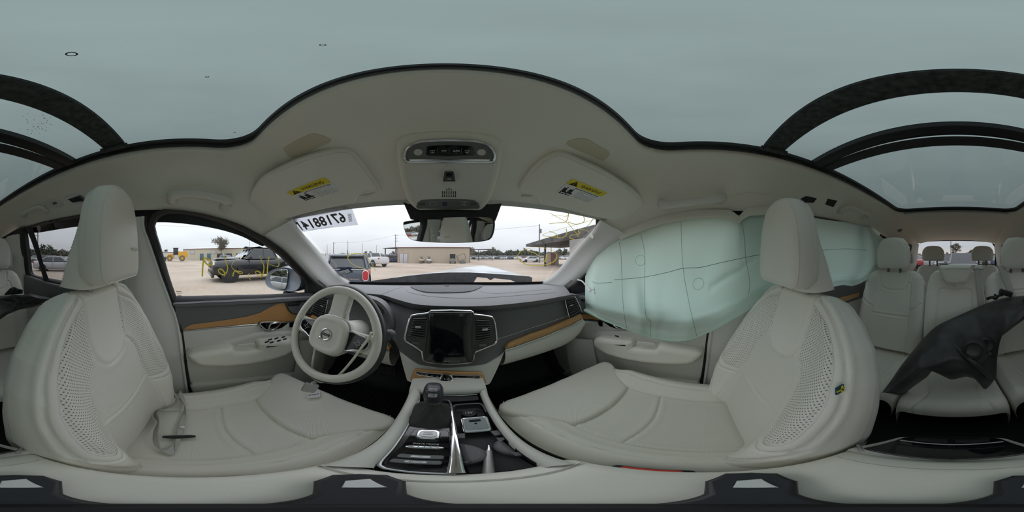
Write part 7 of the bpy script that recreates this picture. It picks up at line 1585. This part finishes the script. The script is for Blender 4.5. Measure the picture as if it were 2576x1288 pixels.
# dark small car ahead on the left, tail towards us
pos = at(885, 7.9); hdg = math.radians(-27)
root, T, body = make_car('hatchback_car', 'dark blue small hatchback seen from behind through the windscreen', 'car', MINI, 'paint_mini', pos, hdg)
yr = -MINI['L']/2
obj('rear_glass', T(MB().prism(np.array([(-.66, yr+.02, 1.06), (.66, yr+.02, 1.06), (.56, yr+.26, 1.44), (-.56, yr+.26, 1.44)]), (0, -.03, 0))), M_('carglass'), parent=root); obj('chrome_strip', T(MB().box((0, yr+.00, 1.02), (1.42, .03, .022), bev=.006)), M_('chrome'), parent=root)
for s in (-1, 1):
    lo_ = rrect((s*.70, yr-.02, .80), (1, 0, 0), (0, 0, 1), .20, .36, .09); tl_ = obj('tail_lamp', T(plate(MB(), lo_, (0, -1, 0), .05, .02)), M_('tail'), parent=root); obj('lamp_rim', T(MB().tube(lo_+np.array([0, -.03, 0]), .016, 8, closed=True)), M_('chrome'), parent=root)
obj('hatch_panel', T(MB().box((0, yr-.005, .76), (1.15, .05, .46), bev=.03)), M_('paint_mini'), parent=root); obj('badge_wing', T(MB().box((0, yr-.035, .93), (.22, .02, .045), bev=.01)), M_('chrome'), parent=root); obj('rear_wiper', T(MB().box((-.05, yr-.02, 1.09), (.55, .02, .03), bev=.008)), M_('black'), parent=root)
obj('tailgate_lettering', T(text_mb(MB(), 'COUNTRYMAN', np.array([0, yr-.034, .66]), (1, 0, 0), (0, 0, 1), .055, .95)), M_('chrome'), parent=root)
obj('number_plate', T(MB().box((-.10, yr-.08, .44), (.34, .02, .16), bev=.01)), M_('white'), parent=root); obj('plate_lettering', T(text_mb(MB(), 'HA44', np.array([-.10, yr-.092, .43]), (1, 0, 0), (0, 0, 1), .09)), M_('print'), parent=root)
obj('rear_bumper', T(MB().box((0, yr-.02, .46), (1.62, .14, .30), bev=.06)), M_('paint_mini'), parent=root); obj('roof_spoiler', T(MB().box((0, yr+.26, 1.50), (1.2, .22, .05), bev=.02)), M_('paint_mini'), parent=root); obj('roof_aerial', T(MB().tube([(0, yr+.5, 1.55), (0, yr+.35, 1.72)], .008, 6)), M_('black'), parent=root)
# registration sticker low on our windscreen
P = [cast(WSB, a, b, .003)[0] for a, b in [(845, 679), (878, 670), (889, 684), (858, 690)]]; n = cast(WSB, 868, 681)[1]; obj('registration_sticker', plate(MB(), np.array(P), n, .0006, .0002), mat('stk_blue', (.03, .06, .14), .5), parent=w3)
P2 = [cast(WSB, a, b, .008)[0] for a, b in [(851, 681), (876, 674), (883, 682), (860, 687.5)]]; obj('sticker_label', plate(MB(), np.array(P2), n, .0005, .0002), M_('white'), parent=w3); rr = nrm(P2[1]-P2[0]); uu = nrm(np.cross(rr, -n)); uu = uu if uu[2] > 0 else -uu
obj('sticker_date', text_mb(MB(), '10 22', np.mean(P2, 0)+n*.0009, -rr, uu, np.linalg.norm(P2[1]-P2[2])*.62, np.linalg.norm(P2[1]-P2[0])*.8, depth=0), M_('print'), parent=w3)

# cars standing further off
def C_(name, label, cat, p, paint, px, d, hdeg, detail=False, **k): return make_car(name, label, cat, p, paint, at(px, d), math.radians(hdeg), detail=detail, **k)[0]
C_('sedan_car', 'silver saloon car on sand seen through the rear driver side window', 'car', SED, 'paint_silver', 146, 16.5, -38, detail=True)
C_('suv_car', 'dark grey off-road car right behind the rear window', 'car', SUV, 'paint_grey', 2422, 10.5, 0)
C_('sedan_car', 'white saloon car inside the yellow ring drawn on the windscreen', 'car', SED, 'paint_white', 1334, 40, -80)
C_('sedan_car', 'white car parked just behind the white saloon by the tall pole', 'car', SED, 'paint_white', 1362, 43, -60)
C_('suv_car', 'white wrecked off-road car half hidden behind the dark hatchback', 'car', SUV, 'paint_white', 846, 15, -150)
C_('pickup_truck', 'white pickup truck between the dark hatchback and the metal shed', 'truck', TRUCK, 'paint_white', 935, 24, -60)
C_('sedan_car', 'red saloon car far off beyond the small rear quarter pane', 'car', SED, 'paint_red', 84, 42, 60)
C_('suv_car', 'dark car further off beside the red saloon', 'car', SUV, 'paint_grey', 98, 40, 70)
C_('suv_car', 'dark off-road car behind the headrest of the third row, by the grey one', 'car', SUV, 'paint_black', 2386, 16, 5)
C_('suv_car', 'white car in front of the long beige building', 'car', SUV, 'paint_white', 571, 45, 60)
C_('sedan_car', 'grey car standing beside the black pickup tail', 'car', SED, 'paint_grey', 770, 10.5, 150)
# far rows: plain small cars sharing meshes
protos = []
for paint, p in (('paint_white', SED), ('paint_silver', SUV), ('paint_grey', SED), ('paint_white', SUV), ('paint_blue', SUV), ('paint_black', SED), ('paint_red', SUV)):
    mb = car_mesh(p); g, rf, pl = green_mesh(p); base = mb.mat(0)
    def join(a, b_, k):
        o = a.nv; a.v.append(b_.verts()); a.nv += b_.nv; a.uv.append(np.zeros((b_.nv, 2))); a.f += [tuple(i+o for i in f) for f in b_.f]; a.m += [k]*len(b_.f)
    join(mb, g, 1); join(mb, rf, 0)
    for s in (-1, 1):
        for wy_ in p['wy']: join(mb, MB().lathe([(.01, -.1), (p['wr'], -.1), (p['wr'], .1), (.01, .1)], (s*(p['W']/2-.08), wy_, p['wr']), (1, 0, 0), 14), 2)
    me = _bm_mesh('parked_car', mb.verts(), mb.f, mb.m, np.vstack(mb.uv), [M_(paint), M_('carglass'), M_('tyre')], 45); protos.append((me, paint.split('_')[1]+(' saloon car' if p is SED else ' off-road car')))
rng = random.Random(7)
def row(px0, px1, d, step, lab, group, hdeg):
    px = px0
    while px < px1:
        me, colr = protos[rng.choice([0, 0, 1, 1, 2, 3, 3, 4, 5, 2, 6])]; o = bpy.data.objects.new('parked_car', me); COL.objects.link(o); q = at(px, d+rng.uniform(-1.5, 1.5)); o.location = q+np.array([0, 0, H]); o.rotation_euler = (0, 0, -math.radians(hdeg+rng.uniform(-6, 6)))
        tag(o, '%s %s' % (colr, lab), 'car', group); px += step*rng.uniform(.85, 1.2)
row(1188, 1440, 72, 6.4, 'parked in the long row between the metal shed and the weathered shelter', 'long row of cars between shed and shelter', 20); row(1192, 1440, 88, 6.2, 'parked in the hindmost row below the tree line past the shed', 'hindmost row of cars past the shed', 20)
row(948, 998, 40, 8.5, 'standing as a wreck in the heap beside the metal shed doors', 'wrecks beside the metal shed', 40); row(62, 235, 60, 9, 'parked in the row along the tree line behind the silver saloon', 'cars behind the silver saloon', 60); row(2300, 2380, 26, 14, 'parked in the row beyond the rear window', 'cars seen through the rear window', 10); row(2440, 2520, 28, 13, 'parked in the row beside the grey off-road car behind the rear window', 'cars beside the grey off-road car', -10)

# ------------------------------------------------------------------ buildings
def corrug(name, col, k=14.0):
    m = mat(name, col, .6); t = m.node_tree; b = t.nodes['Principled BSDF']; co = t.nodes.new('ShaderNodeTexCoord'); wv = t.nodes.new('ShaderNodeTexWave'); wv.inputs['Scale'].default_value = k; wv.inputs['Distortion'].default_value = 0; t.links.new(co.outputs['Object'], wv.inputs[0]); bp_ = t.nodes.new('ShaderNodeBump'); bp_.inputs['Strength'].default_value = .5; bp_.inputs['Distance'].default_value = .02; t.links.new(wv.outputs[0], bp_.inputs['Height']); t.links.new(bp_.outputs[0], b.inputs['Normal']); return m
corrug('shed_wall', (.42, .36, .28), 1.2); corrug('office_wall', (.48, .445, .35), .8); mat('shed_trim', (.22, .13, .12), .6); mat('roof_white', (.50, .50, .51), .5); mat('door_white', (.45, .45, .47), .6); mat('door_blue', (.05, .13, .20), .5); mat('win_dark', (.03, .035, .045), .15)
def building(name, label, px0, px1, d0, d1, hgt, depth, wall, roofm, trimm, over=.15, slope=0.3):
    a, b_ = at(px0, d0), at(px1, d1); r = nrm(b_-a); back = np.array([-r[1], r[0], 0]); back = back if np.dot(back, a) > 0 else -back; L_ = np.linalg.norm(b_-a); t = thing(name, label, 'building', (a+b_)/2)
    UZ_ = np.array([0, 0, 1.]); P = lambda x, y, z: a+r*x+back*y+UZ_*z
    obj('wall', MB().loft([[P(0, 0, 0), P(L_, 0, 0), P(L_, depth, 0), P(0, depth, 0)], [P(0, 0, hgt), P(L_, 0, hgt), P(L_, depth, hgt+slope), P(0, depth, hgt+slope)]]), M_(wall), parent=t, smooth_deg=0)
    obj('roof', MB().loft([[P(-over, -over, hgt), P(L_+over, -over, hgt), P(L_+over, depth+over, hgt+slope), P(-over, depth+over, hgt+slope)], [P(-over, -over, hgt+.12), P(L_+over, -over, hgt+.12), P(L_+over, depth+over, hgt+slope+.12), P(-over, depth+over, hgt+slope+.12)]]), M_(roofm), parent=t, smooth_deg=0)
    for x in (0, L_): obj('corner_trim', MB().box(P(x, -.03, hgt/2), (.16, .06, hgt), np.array([r, back, UZ_])), M_(trimm), parent=t)
    obj('eave_trim', MB().box(P(L_/2, -over, hgt+.02), (L_+2*over, .10, .16), np.array([r, back, UZ_])), M_(trimm), parent=t)
    def opening(nm, x, z, w, h, m): 
        o = obj(nm, MB().box(P(x*L_, -.04, z+h/2), (w, .08, h), np.array([r, back, UZ_]), bev=.01), M_(m), parent=t); obj('surround', MB().tube(np.array([P(x*L_-w/2, -.07, z), P(x*L_-w/2, -.07, z+h), P(x*L_+w/2, -.07, z+h), P(x*L_+w/2, -.07, z)]), .04, 4), M_(trimm), parent=o)
    return t, P, L_, opening, (r, back, UZ_)
t, P, L_, op, ax = building('metal_shed', 'tan corrugated metal shed straight ahead beyond the sandy yard', 1000, 1182, 35.5, 35.5, 3.35, 9, 'shed_wall', 'roof_white', 'shed_trim', slope=.6)
op('door', .055, 0, .85, 2.0, 'door_white'); op('door', .115, 0, .95, 2.0, 'door_white'); obj('wall_letter', text_mb(MB(), 'C', P(.065*L_, -.06, 2.75), ax[0], ax[2], .35), mat('faded', (.36, .31, .25), .7), parent=t)
t, P, L_, op, ax = building('office_building', 'long beige building with white roof, blue doors and dark windows behind the black pickup', 462, 632, 60, 52, 4.0, 12, 'office_wall', 'roof_white', 'shed_trim', slope=1.0)
for x in (.30, .41): op('door', x, 0, 1.3, 2.3, 'door_blue')
for x in (.57, .70, .84, .95): op('window', x, 1.0, 1.9, 1.3, 'win_dark')
for x in (.15, .48): op('shutter', x, 2.2, 1.8, 1.2, 'door_white')
obj('wall_unit', MB().box(P(.63*L_, -.3, 1.9), (.7, .5, .9), np.array(ax), bev=.05), M_('satin'), parent=t); obj('aerial', MB().tube([P(.97*L_, 1, 4), P(.97*L_, 1, 7.5)], .05, 5), M_('rim_dark'), parent=t)
building('white_shed', 'low white building behind the yellow wheel loader', 408, 452, 75, 75, 3.2, 8, 'roof_white', 'roof_white', 'shed_trim')
# open shelters
def shelter(name, label, px0, px1, d0, d1, zt, thick, depth, posts, roofm, slope=0.0, wall=None):
    a, b_ = at(px0, d0), at(px1, d1); r = nrm(b_-a); back = np.array([-r[1], r[0], 0]); back = back if np.dot(back, a) > 0 else -back; L_ = np.linalg.norm(b_-a); UZ_ = np.array([0, 0, 1.]); P = lambda x, y, z: a+r*x+back*y+UZ_*z; t = thing(name, label, 'shelter', (a+b_)/2)
    obj('roof', MB().loft([[P(0, 0, zt), P(L_, 0, zt+slope), P(L_, depth, zt+slope), P(0, depth, zt)], [P(0, 0, zt+thick*.3), P(L_, 0, zt+slope+thick), P(L_, depth, zt+slope+thick), P(0, depth, zt+thick*.3)]]), M_(roofm), parent=t, smooth_deg=0)
    for x, y in posts: obj('post', MB().box(P(x*L_, y, (zt+slope*x)/2), (.22, .22, zt+slope*x), np.array([r, back, UZ_])), M_('rim_dark'), parent=t)
    if wall: obj('end_wall', MB().box(P(wall*L_, depth/2, (zt+slope)/2), (L_*(1-wall)*2, depth, zt+slope), np.array([r, back, UZ_])), mat('block', (.30, .29, .28), .8), parent=t)
    return t
mat('rusty', (.085, .08, .08), .8, var=.5, vscale=1.2)
shelter('open_shelter', 'big dark weathered shelter roof on posts beside the tall pole', 1323, 1500, 27, 17, 3.05, 1.3, 8, ((.33, .5), (.36, 7)), 'rusty', slope=.5, wall=.86); shelter('open_shelter', 'thin flat carport roof between the metal shed and the far car rows', 1183, 1243, 52, 52, 3.6, .25, 5, ((.35, .3), (.92, .3)), 'rusty'); shelter('open_shelter', 'thin flat carport roof beside the white doors of the metal shed', 962, 1001, 46, 42, 3.6, .25, 5, ((.15, .3), (.85, .3)), 'rusty')
q = at(1389, 28); tk = thing('fuel_tank', 'pale square fuel tank cabinet under the big weathered shelter', 'tank', q); obj('tank_body', MB().box(q+np.array([0, 0, 1.05]), (1.7, 1.6, 2.1), bev=.05), M_('paint_tan'), parent=tk); obj('tank_pipe', MB().tube([q+np.array([-.9, -.9, 0]), q+np.array([-.9, -.9, 2.9])], .05, 6), M_('red'), parent=tk); obj('warning_plate', MB().box(q+np.array([-.1, -.82, 1.5]), (.35, .03, .25)), M_('red'), parent=tk)
# poles, wires
mat('pole', (.16, .15, .14), .8)
def pole(px, d, h, lab, arms=0):
    q = at(px, d); t = thing('utility_pole', lab, 'pole', q); obj('mast', MB().tube([q, q+np.array([0, 0, h])], [.17, .11], 8), M_('pole'), parent=t)
    for k in range(arms): obj('cross_arm', MB().box(q+np.array([.3, 0, h-.5-k*1.0]), (1.5, .1, .1)), M_('pole'), parent=t)
pole(1357, 36, 8.6, 'tall utility pole beside the big weathered shelter', 0); q = at(1359.5, 36, 6.6); obj('transformer', MB().cyl(q, q+np.array([0, 0, .9]), .28, n=14), M_('pole'), parent=bpy.data.objects['utility_pole'])
pole(995, 60, 9.5, 'utility pole with short arms beside the metal shed doors', 3); pole(911, 95, 9, 'thin utility pole between the dark hatchback and the white pickup', 0); pole(875, 95, 10.5, 'thin utility pole right above the dark hatchback roof', 0); pole(839, 70, 7.5, 'utility pole by the driver windscreen pillar', 1); pole(823, 120, 10, 'faint far utility pole between windscreen pillar and dark hatchback', 0); pole(947, 120, 9.5, 'faint far utility pole above the white pickup', 1); pole(95, 40, 9, 'utility pole seen through the rear driver side window', 3); pole(2392, 60, 8.5, 'utility pole seen through the rear window', 1)
pole(348, 55, 13.5, 'tall utility pole carrying wires, behind the driver centre pillar', 1); pole(712, 60, 12.5, 'utility pole behind the driver windscreen pillar', 1)
for i, (A_, B_, lab) in enumerate((((348, 55, 13.3), (712, 60, 12.3), 'highest wire over the long beige building'), ((348, 55, 12.3), (712, 60, 11.3), 'second wire over the long beige building'), ((839, 70, 7.4), (995, 60, 9.3), 'wire between the two armed poles by the fence'), ((995, 60, 9.3), (1357, 36, 8.3), 'long wire running above the metal shed to the tall pole'))):
    a_, b_ = at(*A_), at(*B_); P_ = [a_*(1-t)+b_*t-np.array([0, 0, 1.2*4*t*(1-t)]) for t in np.linspace(0, 1, 20)]
    obj('overhead_wire', MB().tube(np.array(P_), .022, 4), M_('pole'), label='thin overhead '+lab, cat='wire')
# fence behind the hatchback
fa_, fb_ = at(808, 42), at(1000, 44); fr = nrm(fb_-fa_); fn = thing('yard_fence', 'pale panel fence behind the dark hatchback', 'fence', (fa_+fb_)/2); k_ = 18; Lf = np.linalg.norm(fb_-fa_)
for i in range(k_): obj('panel', MB().box(fa_+fr*Lf*(i+.5)/k_+np.array([0, 0, 1.0]), (Lf/k_*.96, .06, 2.0), np.array([fr, (-fr[1], fr[0], 0), (0, 0, 1)])), mat('fence_m', (.46, .47, .48), .7), parent=fn)
for i in range(k_+1): obj('post', MB().box(fa_+fr*Lf*i/k_+np.array([0, 0, 1.1]), (.12, .12, 2.2)), M_('pole'), parent=fn)

# ------------------------------------------------------------------ yellow wheel loader
q = at(443, 47); r_ = nrm((math.cos((443-C0)*2*math.pi/W_), -math.sin((443-C0)*2*math.pi/W_), 0)); bk = np.array([-r_[1], r_[0], 0]); M = np.eye(4); M[:3, 0] = r_; M[:3, 1] = bk; M[:3, 3] = q; T = lambda mb: mb.xform(M)
mat('cat_yellow', (.62, .33, .03), .45); ld = thing('wheel_loader', 'yellow wheel loader parked in front of the low white building', 'loader', q)
obj('engine_hood', T(MB().prism(np.array([(.6, -.9, 1.1), (3.3, -.9, 1.1), (3.4, -.9, 1.9), (3.0, -.9, 2.7), (.6, -.9, 2.8)]), (0, 1.8, 0))), M_('cat_yellow'), parent=ld); obj('cab', T(MB().box((-.1, 0, 2.75), (1.4, 1.6, 1.9), bev=.08)), M_('win_dark'), parent=ld); obj('cab_roof', T(MB().box((-.1, 0, 3.75), (1.6, 1.8, .14), bev=.05)), M_('black'), parent=ld); obj('front_frame', T(MB().box((-1.6, 0, 1.3), (2.2, 1.2, 1.0), bev=.1)), M_('cat_yellow'), parent=ld)
obj('lift_arm', T(MB().tube([(-.9, -.55, 2.0), (-2.2, -.55, 1.9), (-3.0, -.55, .8)], .2, 8)), M_('cat_yellow'), parent=ld); obj('bucket', T(MB().prism(np.array([(-2.9, -1.3, .1), (-3.9, -1.3, .1), (-3.8, -1.3, .5), (-3.2, -1.3, 1.3), (-2.9, -1.3, 1.2)]), (0, 2.6, 0))), M_('rim_dark'), parent=ld)
for x in (-1.8, 1.7):
    for y in (-1.0, 1.0): w_ = obj('wheel', T(MB().lathe([(.45, -.3), (.8, -.3), (.85, 0), (.8, .3), (.45, .3)], (x, y, .85), (0, 1, 0), 24, cap=False)), mat('dusty_tyre', (.16, .14, .12), .9), parent=ld); obj('rim', T(MB().lathe([(.46, -.15), (.2, -.22), (.01, -.22)], (x, y, .85), (0, 1, 0), 20, cap=False)), M_('cat_yellow'), parent=w_)
# ------------------------------------------------------------------ small vehicles in front of the shed
def jetski(px, d, colr, lab):
    q = at(px, d); t = thing('jet_ski', lab, 'jet ski', q); R_ = []
    for y, w, z0, z1 in ((-1.2, .45, .35, .75), (-.6, .55, .28, .85), (.2, .55, .28, .95), (.9, .38, .32, .95), (1.4, .06, .55, .85)): R_.append([q+np.array([w*math.cos(a), -y, (z0+z1)/2+(z1-z0)/2*math.sin(a)]) for a in np.linspace(0, 2*math.pi, 16, endpoint=False)])
    obj('hull', MB().loft(R_), M_(colr), parent=t); obj('seat', MB().box(q+np.array([0, .5, 1.05]), (.35, 1.0, .25), bev=.1), M_('black'), parent=t); obj('handlebar', MB().tube([q+np.array([-.35, -.25, 1.4]), q+np.array([0, -.35, 1.3]), q+np.array([.35, -.25, 1.4])], .035, 6), M_('black'), parent=t); obj('keel', MB().box(q+np.array([0, 0, .20]), (.5, 1.8, .40), bev=.05), M_('pole'), parent=t)
jetski(1060, 33.5, 'paint_tan', 'tan and green jet ski standing in front of the metal shed'); jetski(1079, 33.5, 'paint_white', 'white and red jet ski standing in front of the metal shed')
q = at(1138.5, 33); t = thing('utility_cart', 'dark golf cart with a roof in front of the metal shed', 'cart', q); obj('cart_body', MB().box(q+np.array([0, 0, .55]), (1.1, 1.8, .5), bev=.08), M_('paint_grey'), parent=t); obj('cart_roof', MB().box(q+np.array([0, 0, 1.85]), (1.15, 1.6, .07), bev=.03), M_('black'), parent=t); obj('cart_screen', MB().box(q+np.array([0, -.6, 1.4]), (1.0, .05, .8)), M_('carglass'), parent=t)
for x in (-.5, .5):
    for y in (-.65, .65): obj('cart_wheel', MB().lathe([(.05, -.09), (.24, -.09), (.24, .09), (.05, .09)], q+np.array([x, y, .24]), (1, 0, 0), 16), M_('tyre'), parent=t); obj('roof_post', MB().tube([q+np.array([x, y, .8]), q+np.array([x, y, 1.82])], .03, 6), M_('black'), parent=t)
q = at(1164, 33); t = thing('tilted_cage', 'tilted metal cage frame next to the golf cart', 'frame', q); c8 = [q+np.array([x*math.cos(.35)-z*math.sin(.35), y, .25+(x+.9)*math.sin(.35)+z*math.cos(.35)]) for x in (-.8, .8) for y in (-.5, .5) for z in (.1, 1.3)]
for i in range(8):
    for j in range(i+1, 8):
        if bin(i ^ j).count('1') == 1: obj('cage_bar', MB().tube([c8[i], c8[j]], .035, 5), M_('pole'), parent=t)
obj('cage_base', MB().box(q+np.array([0, 0, .35]), (1.2, .9, .6), bev=.1), M_('paint_grey'), parent=t)
# orange cone near the passenger mirror
q = at(1487, 4.2); t = thing('traffic_cone', 'orange traffic cone outside the passenger window', 'cone', q); obj('cone_body', MB().lathe([(.17, .03), (.03, .95), (.02, 1.0)], q, (0, 0, 1), 20), mat('cone_orange', (.75, .12, .04), .5), parent=t); obj('cone_base', MB().box(q+np.array([0, 0, .02]), (.40, .40, .04), bev=.01), M_('cone_orange'), parent=t)

# ------------------------------------------------------------------ trees
mat('leaf', (.075, .085, .055), .9, var=.3, vscale=3); mat('leaf_grey', (.15, .14, .115), .9, var=.3, vscale=3); mat('bark', (.16, .13, .10), .9)
def leaf_mesh(name, n, spread, mt, seed, trunk_h, size=.22):
    r = np.random.RandomState(seed); mb = MB(); clumps = r.normal(0, 1, (26, 3)); clumps /= np.linalg.norm(clumps, axis=1, keepdims=True); clumps *= (r.uniform(.45, 1, (26, 1))); C = clumps*np.array(spread)+np.array([0, 0, trunk_h+spread[2]*.9])
    V, F = [], []
    for i in range(n):
        c = C[r.randint(26)]+r.normal(0, .16, 3)*np.array(spread)*1.1; d1 = r.normal(0, 1, 3); d1 /= np.linalg.norm(d1); d2 = np.cross(d1, r.normal(0, 1, 3)); d2 /= max(np.linalg.norm(d2), 1e-6); s = size*r.uniform(.6, 1.3); k = len(V); V += [c-d1*s, c+d2*s*.6, c+d1*s, c-d2*s*.6]; F.append((k, k+1, k+2, k+3))
    mb.add(np.array(V), F); tk_ = MB()
    tk_.tube([(0, 0, 0), (.05, 0, trunk_h*.7), (0, .05, trunk_h+spread[2]*.8)], [spread[0]*.07, spread[0]*.055, spread[0]*.02], 7)
    for i in range(10): tk_.tube([(0, 0, trunk_h*r.uniform(.7, 1.0)), C[i]*.6+np.array([0, 0, trunk_h*.4]), C[i]], [spread[0]*.03, spread[0]*.02, spread[0]*.008], 5)
    return (_bm_mesh('crown', mb.verts(), mb.f, mb.m, np.vstack(mb.uv), [M_(mt)], 0), _bm_mesh('trunk', tk_.verts(), tk_.f, tk_.m, np.vstack(tk_.uv), [M_('bark')], 40))
def tree(me, px, d, sc_, lab, group=None, rz=0.0, sz=None):
    o = thing('tree', lab, 'tree', at(px, d), group=group); o.scale = (sc_, sc_, sz or sc_); o.rotation_euler = (0, 0, rz)
    for nm, m_ in zip(('crown', 'trunk'), me):
        c = bpy.data.objects.new(nm, m_); COL.objects.link(c); c.parent = o
        if nm == 'crown': c['kind'] = 'stuff'
    return o
big = leaf_mesh('tree', 2600, (2.6, 2.6, 2.0), 'leaf_grey', 4, 3.6, .16); tree(big, 556, 50, 1.0, 'open crowned grey tree rising above the long beige building')
far1 = leaf_mesh('tree', 700, (4, 4, 2.2), 'leaf', 8, .6, .55); far2 = leaf_mesh('tree', 700, (3.2, 3.2, 2.8), 'leaf', 9, 1.0, .55); far3 = leaf_mesh('tree', 500, (3.5, 3.5, 2.0), 'leaf_grey', 10, .8, .5)
rg = random.Random(11)
def tree_row(px0, px1, d, step, s0, lab, grp):
    px = px0
    while px < px1: kk = rg.randrange(3); tree([far1, far2, far3][kk], px, d+rg.uniform(-8, 8), s0*rg.uniform(.75, 1.2), ('broad low ', 'taller rounded ', 'thin greyish ')[kk]+lab, grp, rg.uniform(0, 6.28)); px += step*rg.uniform(.8, 1.2)
tree_row(1184, 1460, 120, 9, 1.0, 'tree in the far line behind the rows of cars', 'far trees past the shed'); tree_row(60, 240, 85, 13, .95, 'tree in the line behind the silver saloon', 'trees behind the silver saloon'); tree_row(404, 450, 130, 14, .9, 'tree behind the low white building', 'trees behind the white shed'); tree_row(2296, 2520, 110, 16, .7, 'tree in the line seen through the rear window', 'trees through the rear window'); tree_row(800, 1000, 200, 13, .9, 'tree beyond the panel fence', 'trees beyond the panel fence')
tree(leaf_mesh('tree', 900, (1.8, 1.8, 1.3), 'leaf_grey', 21, 3.0, .2), 2404, 55, 1.0, 'small palm-like tree beside the pole seen through the rear window')
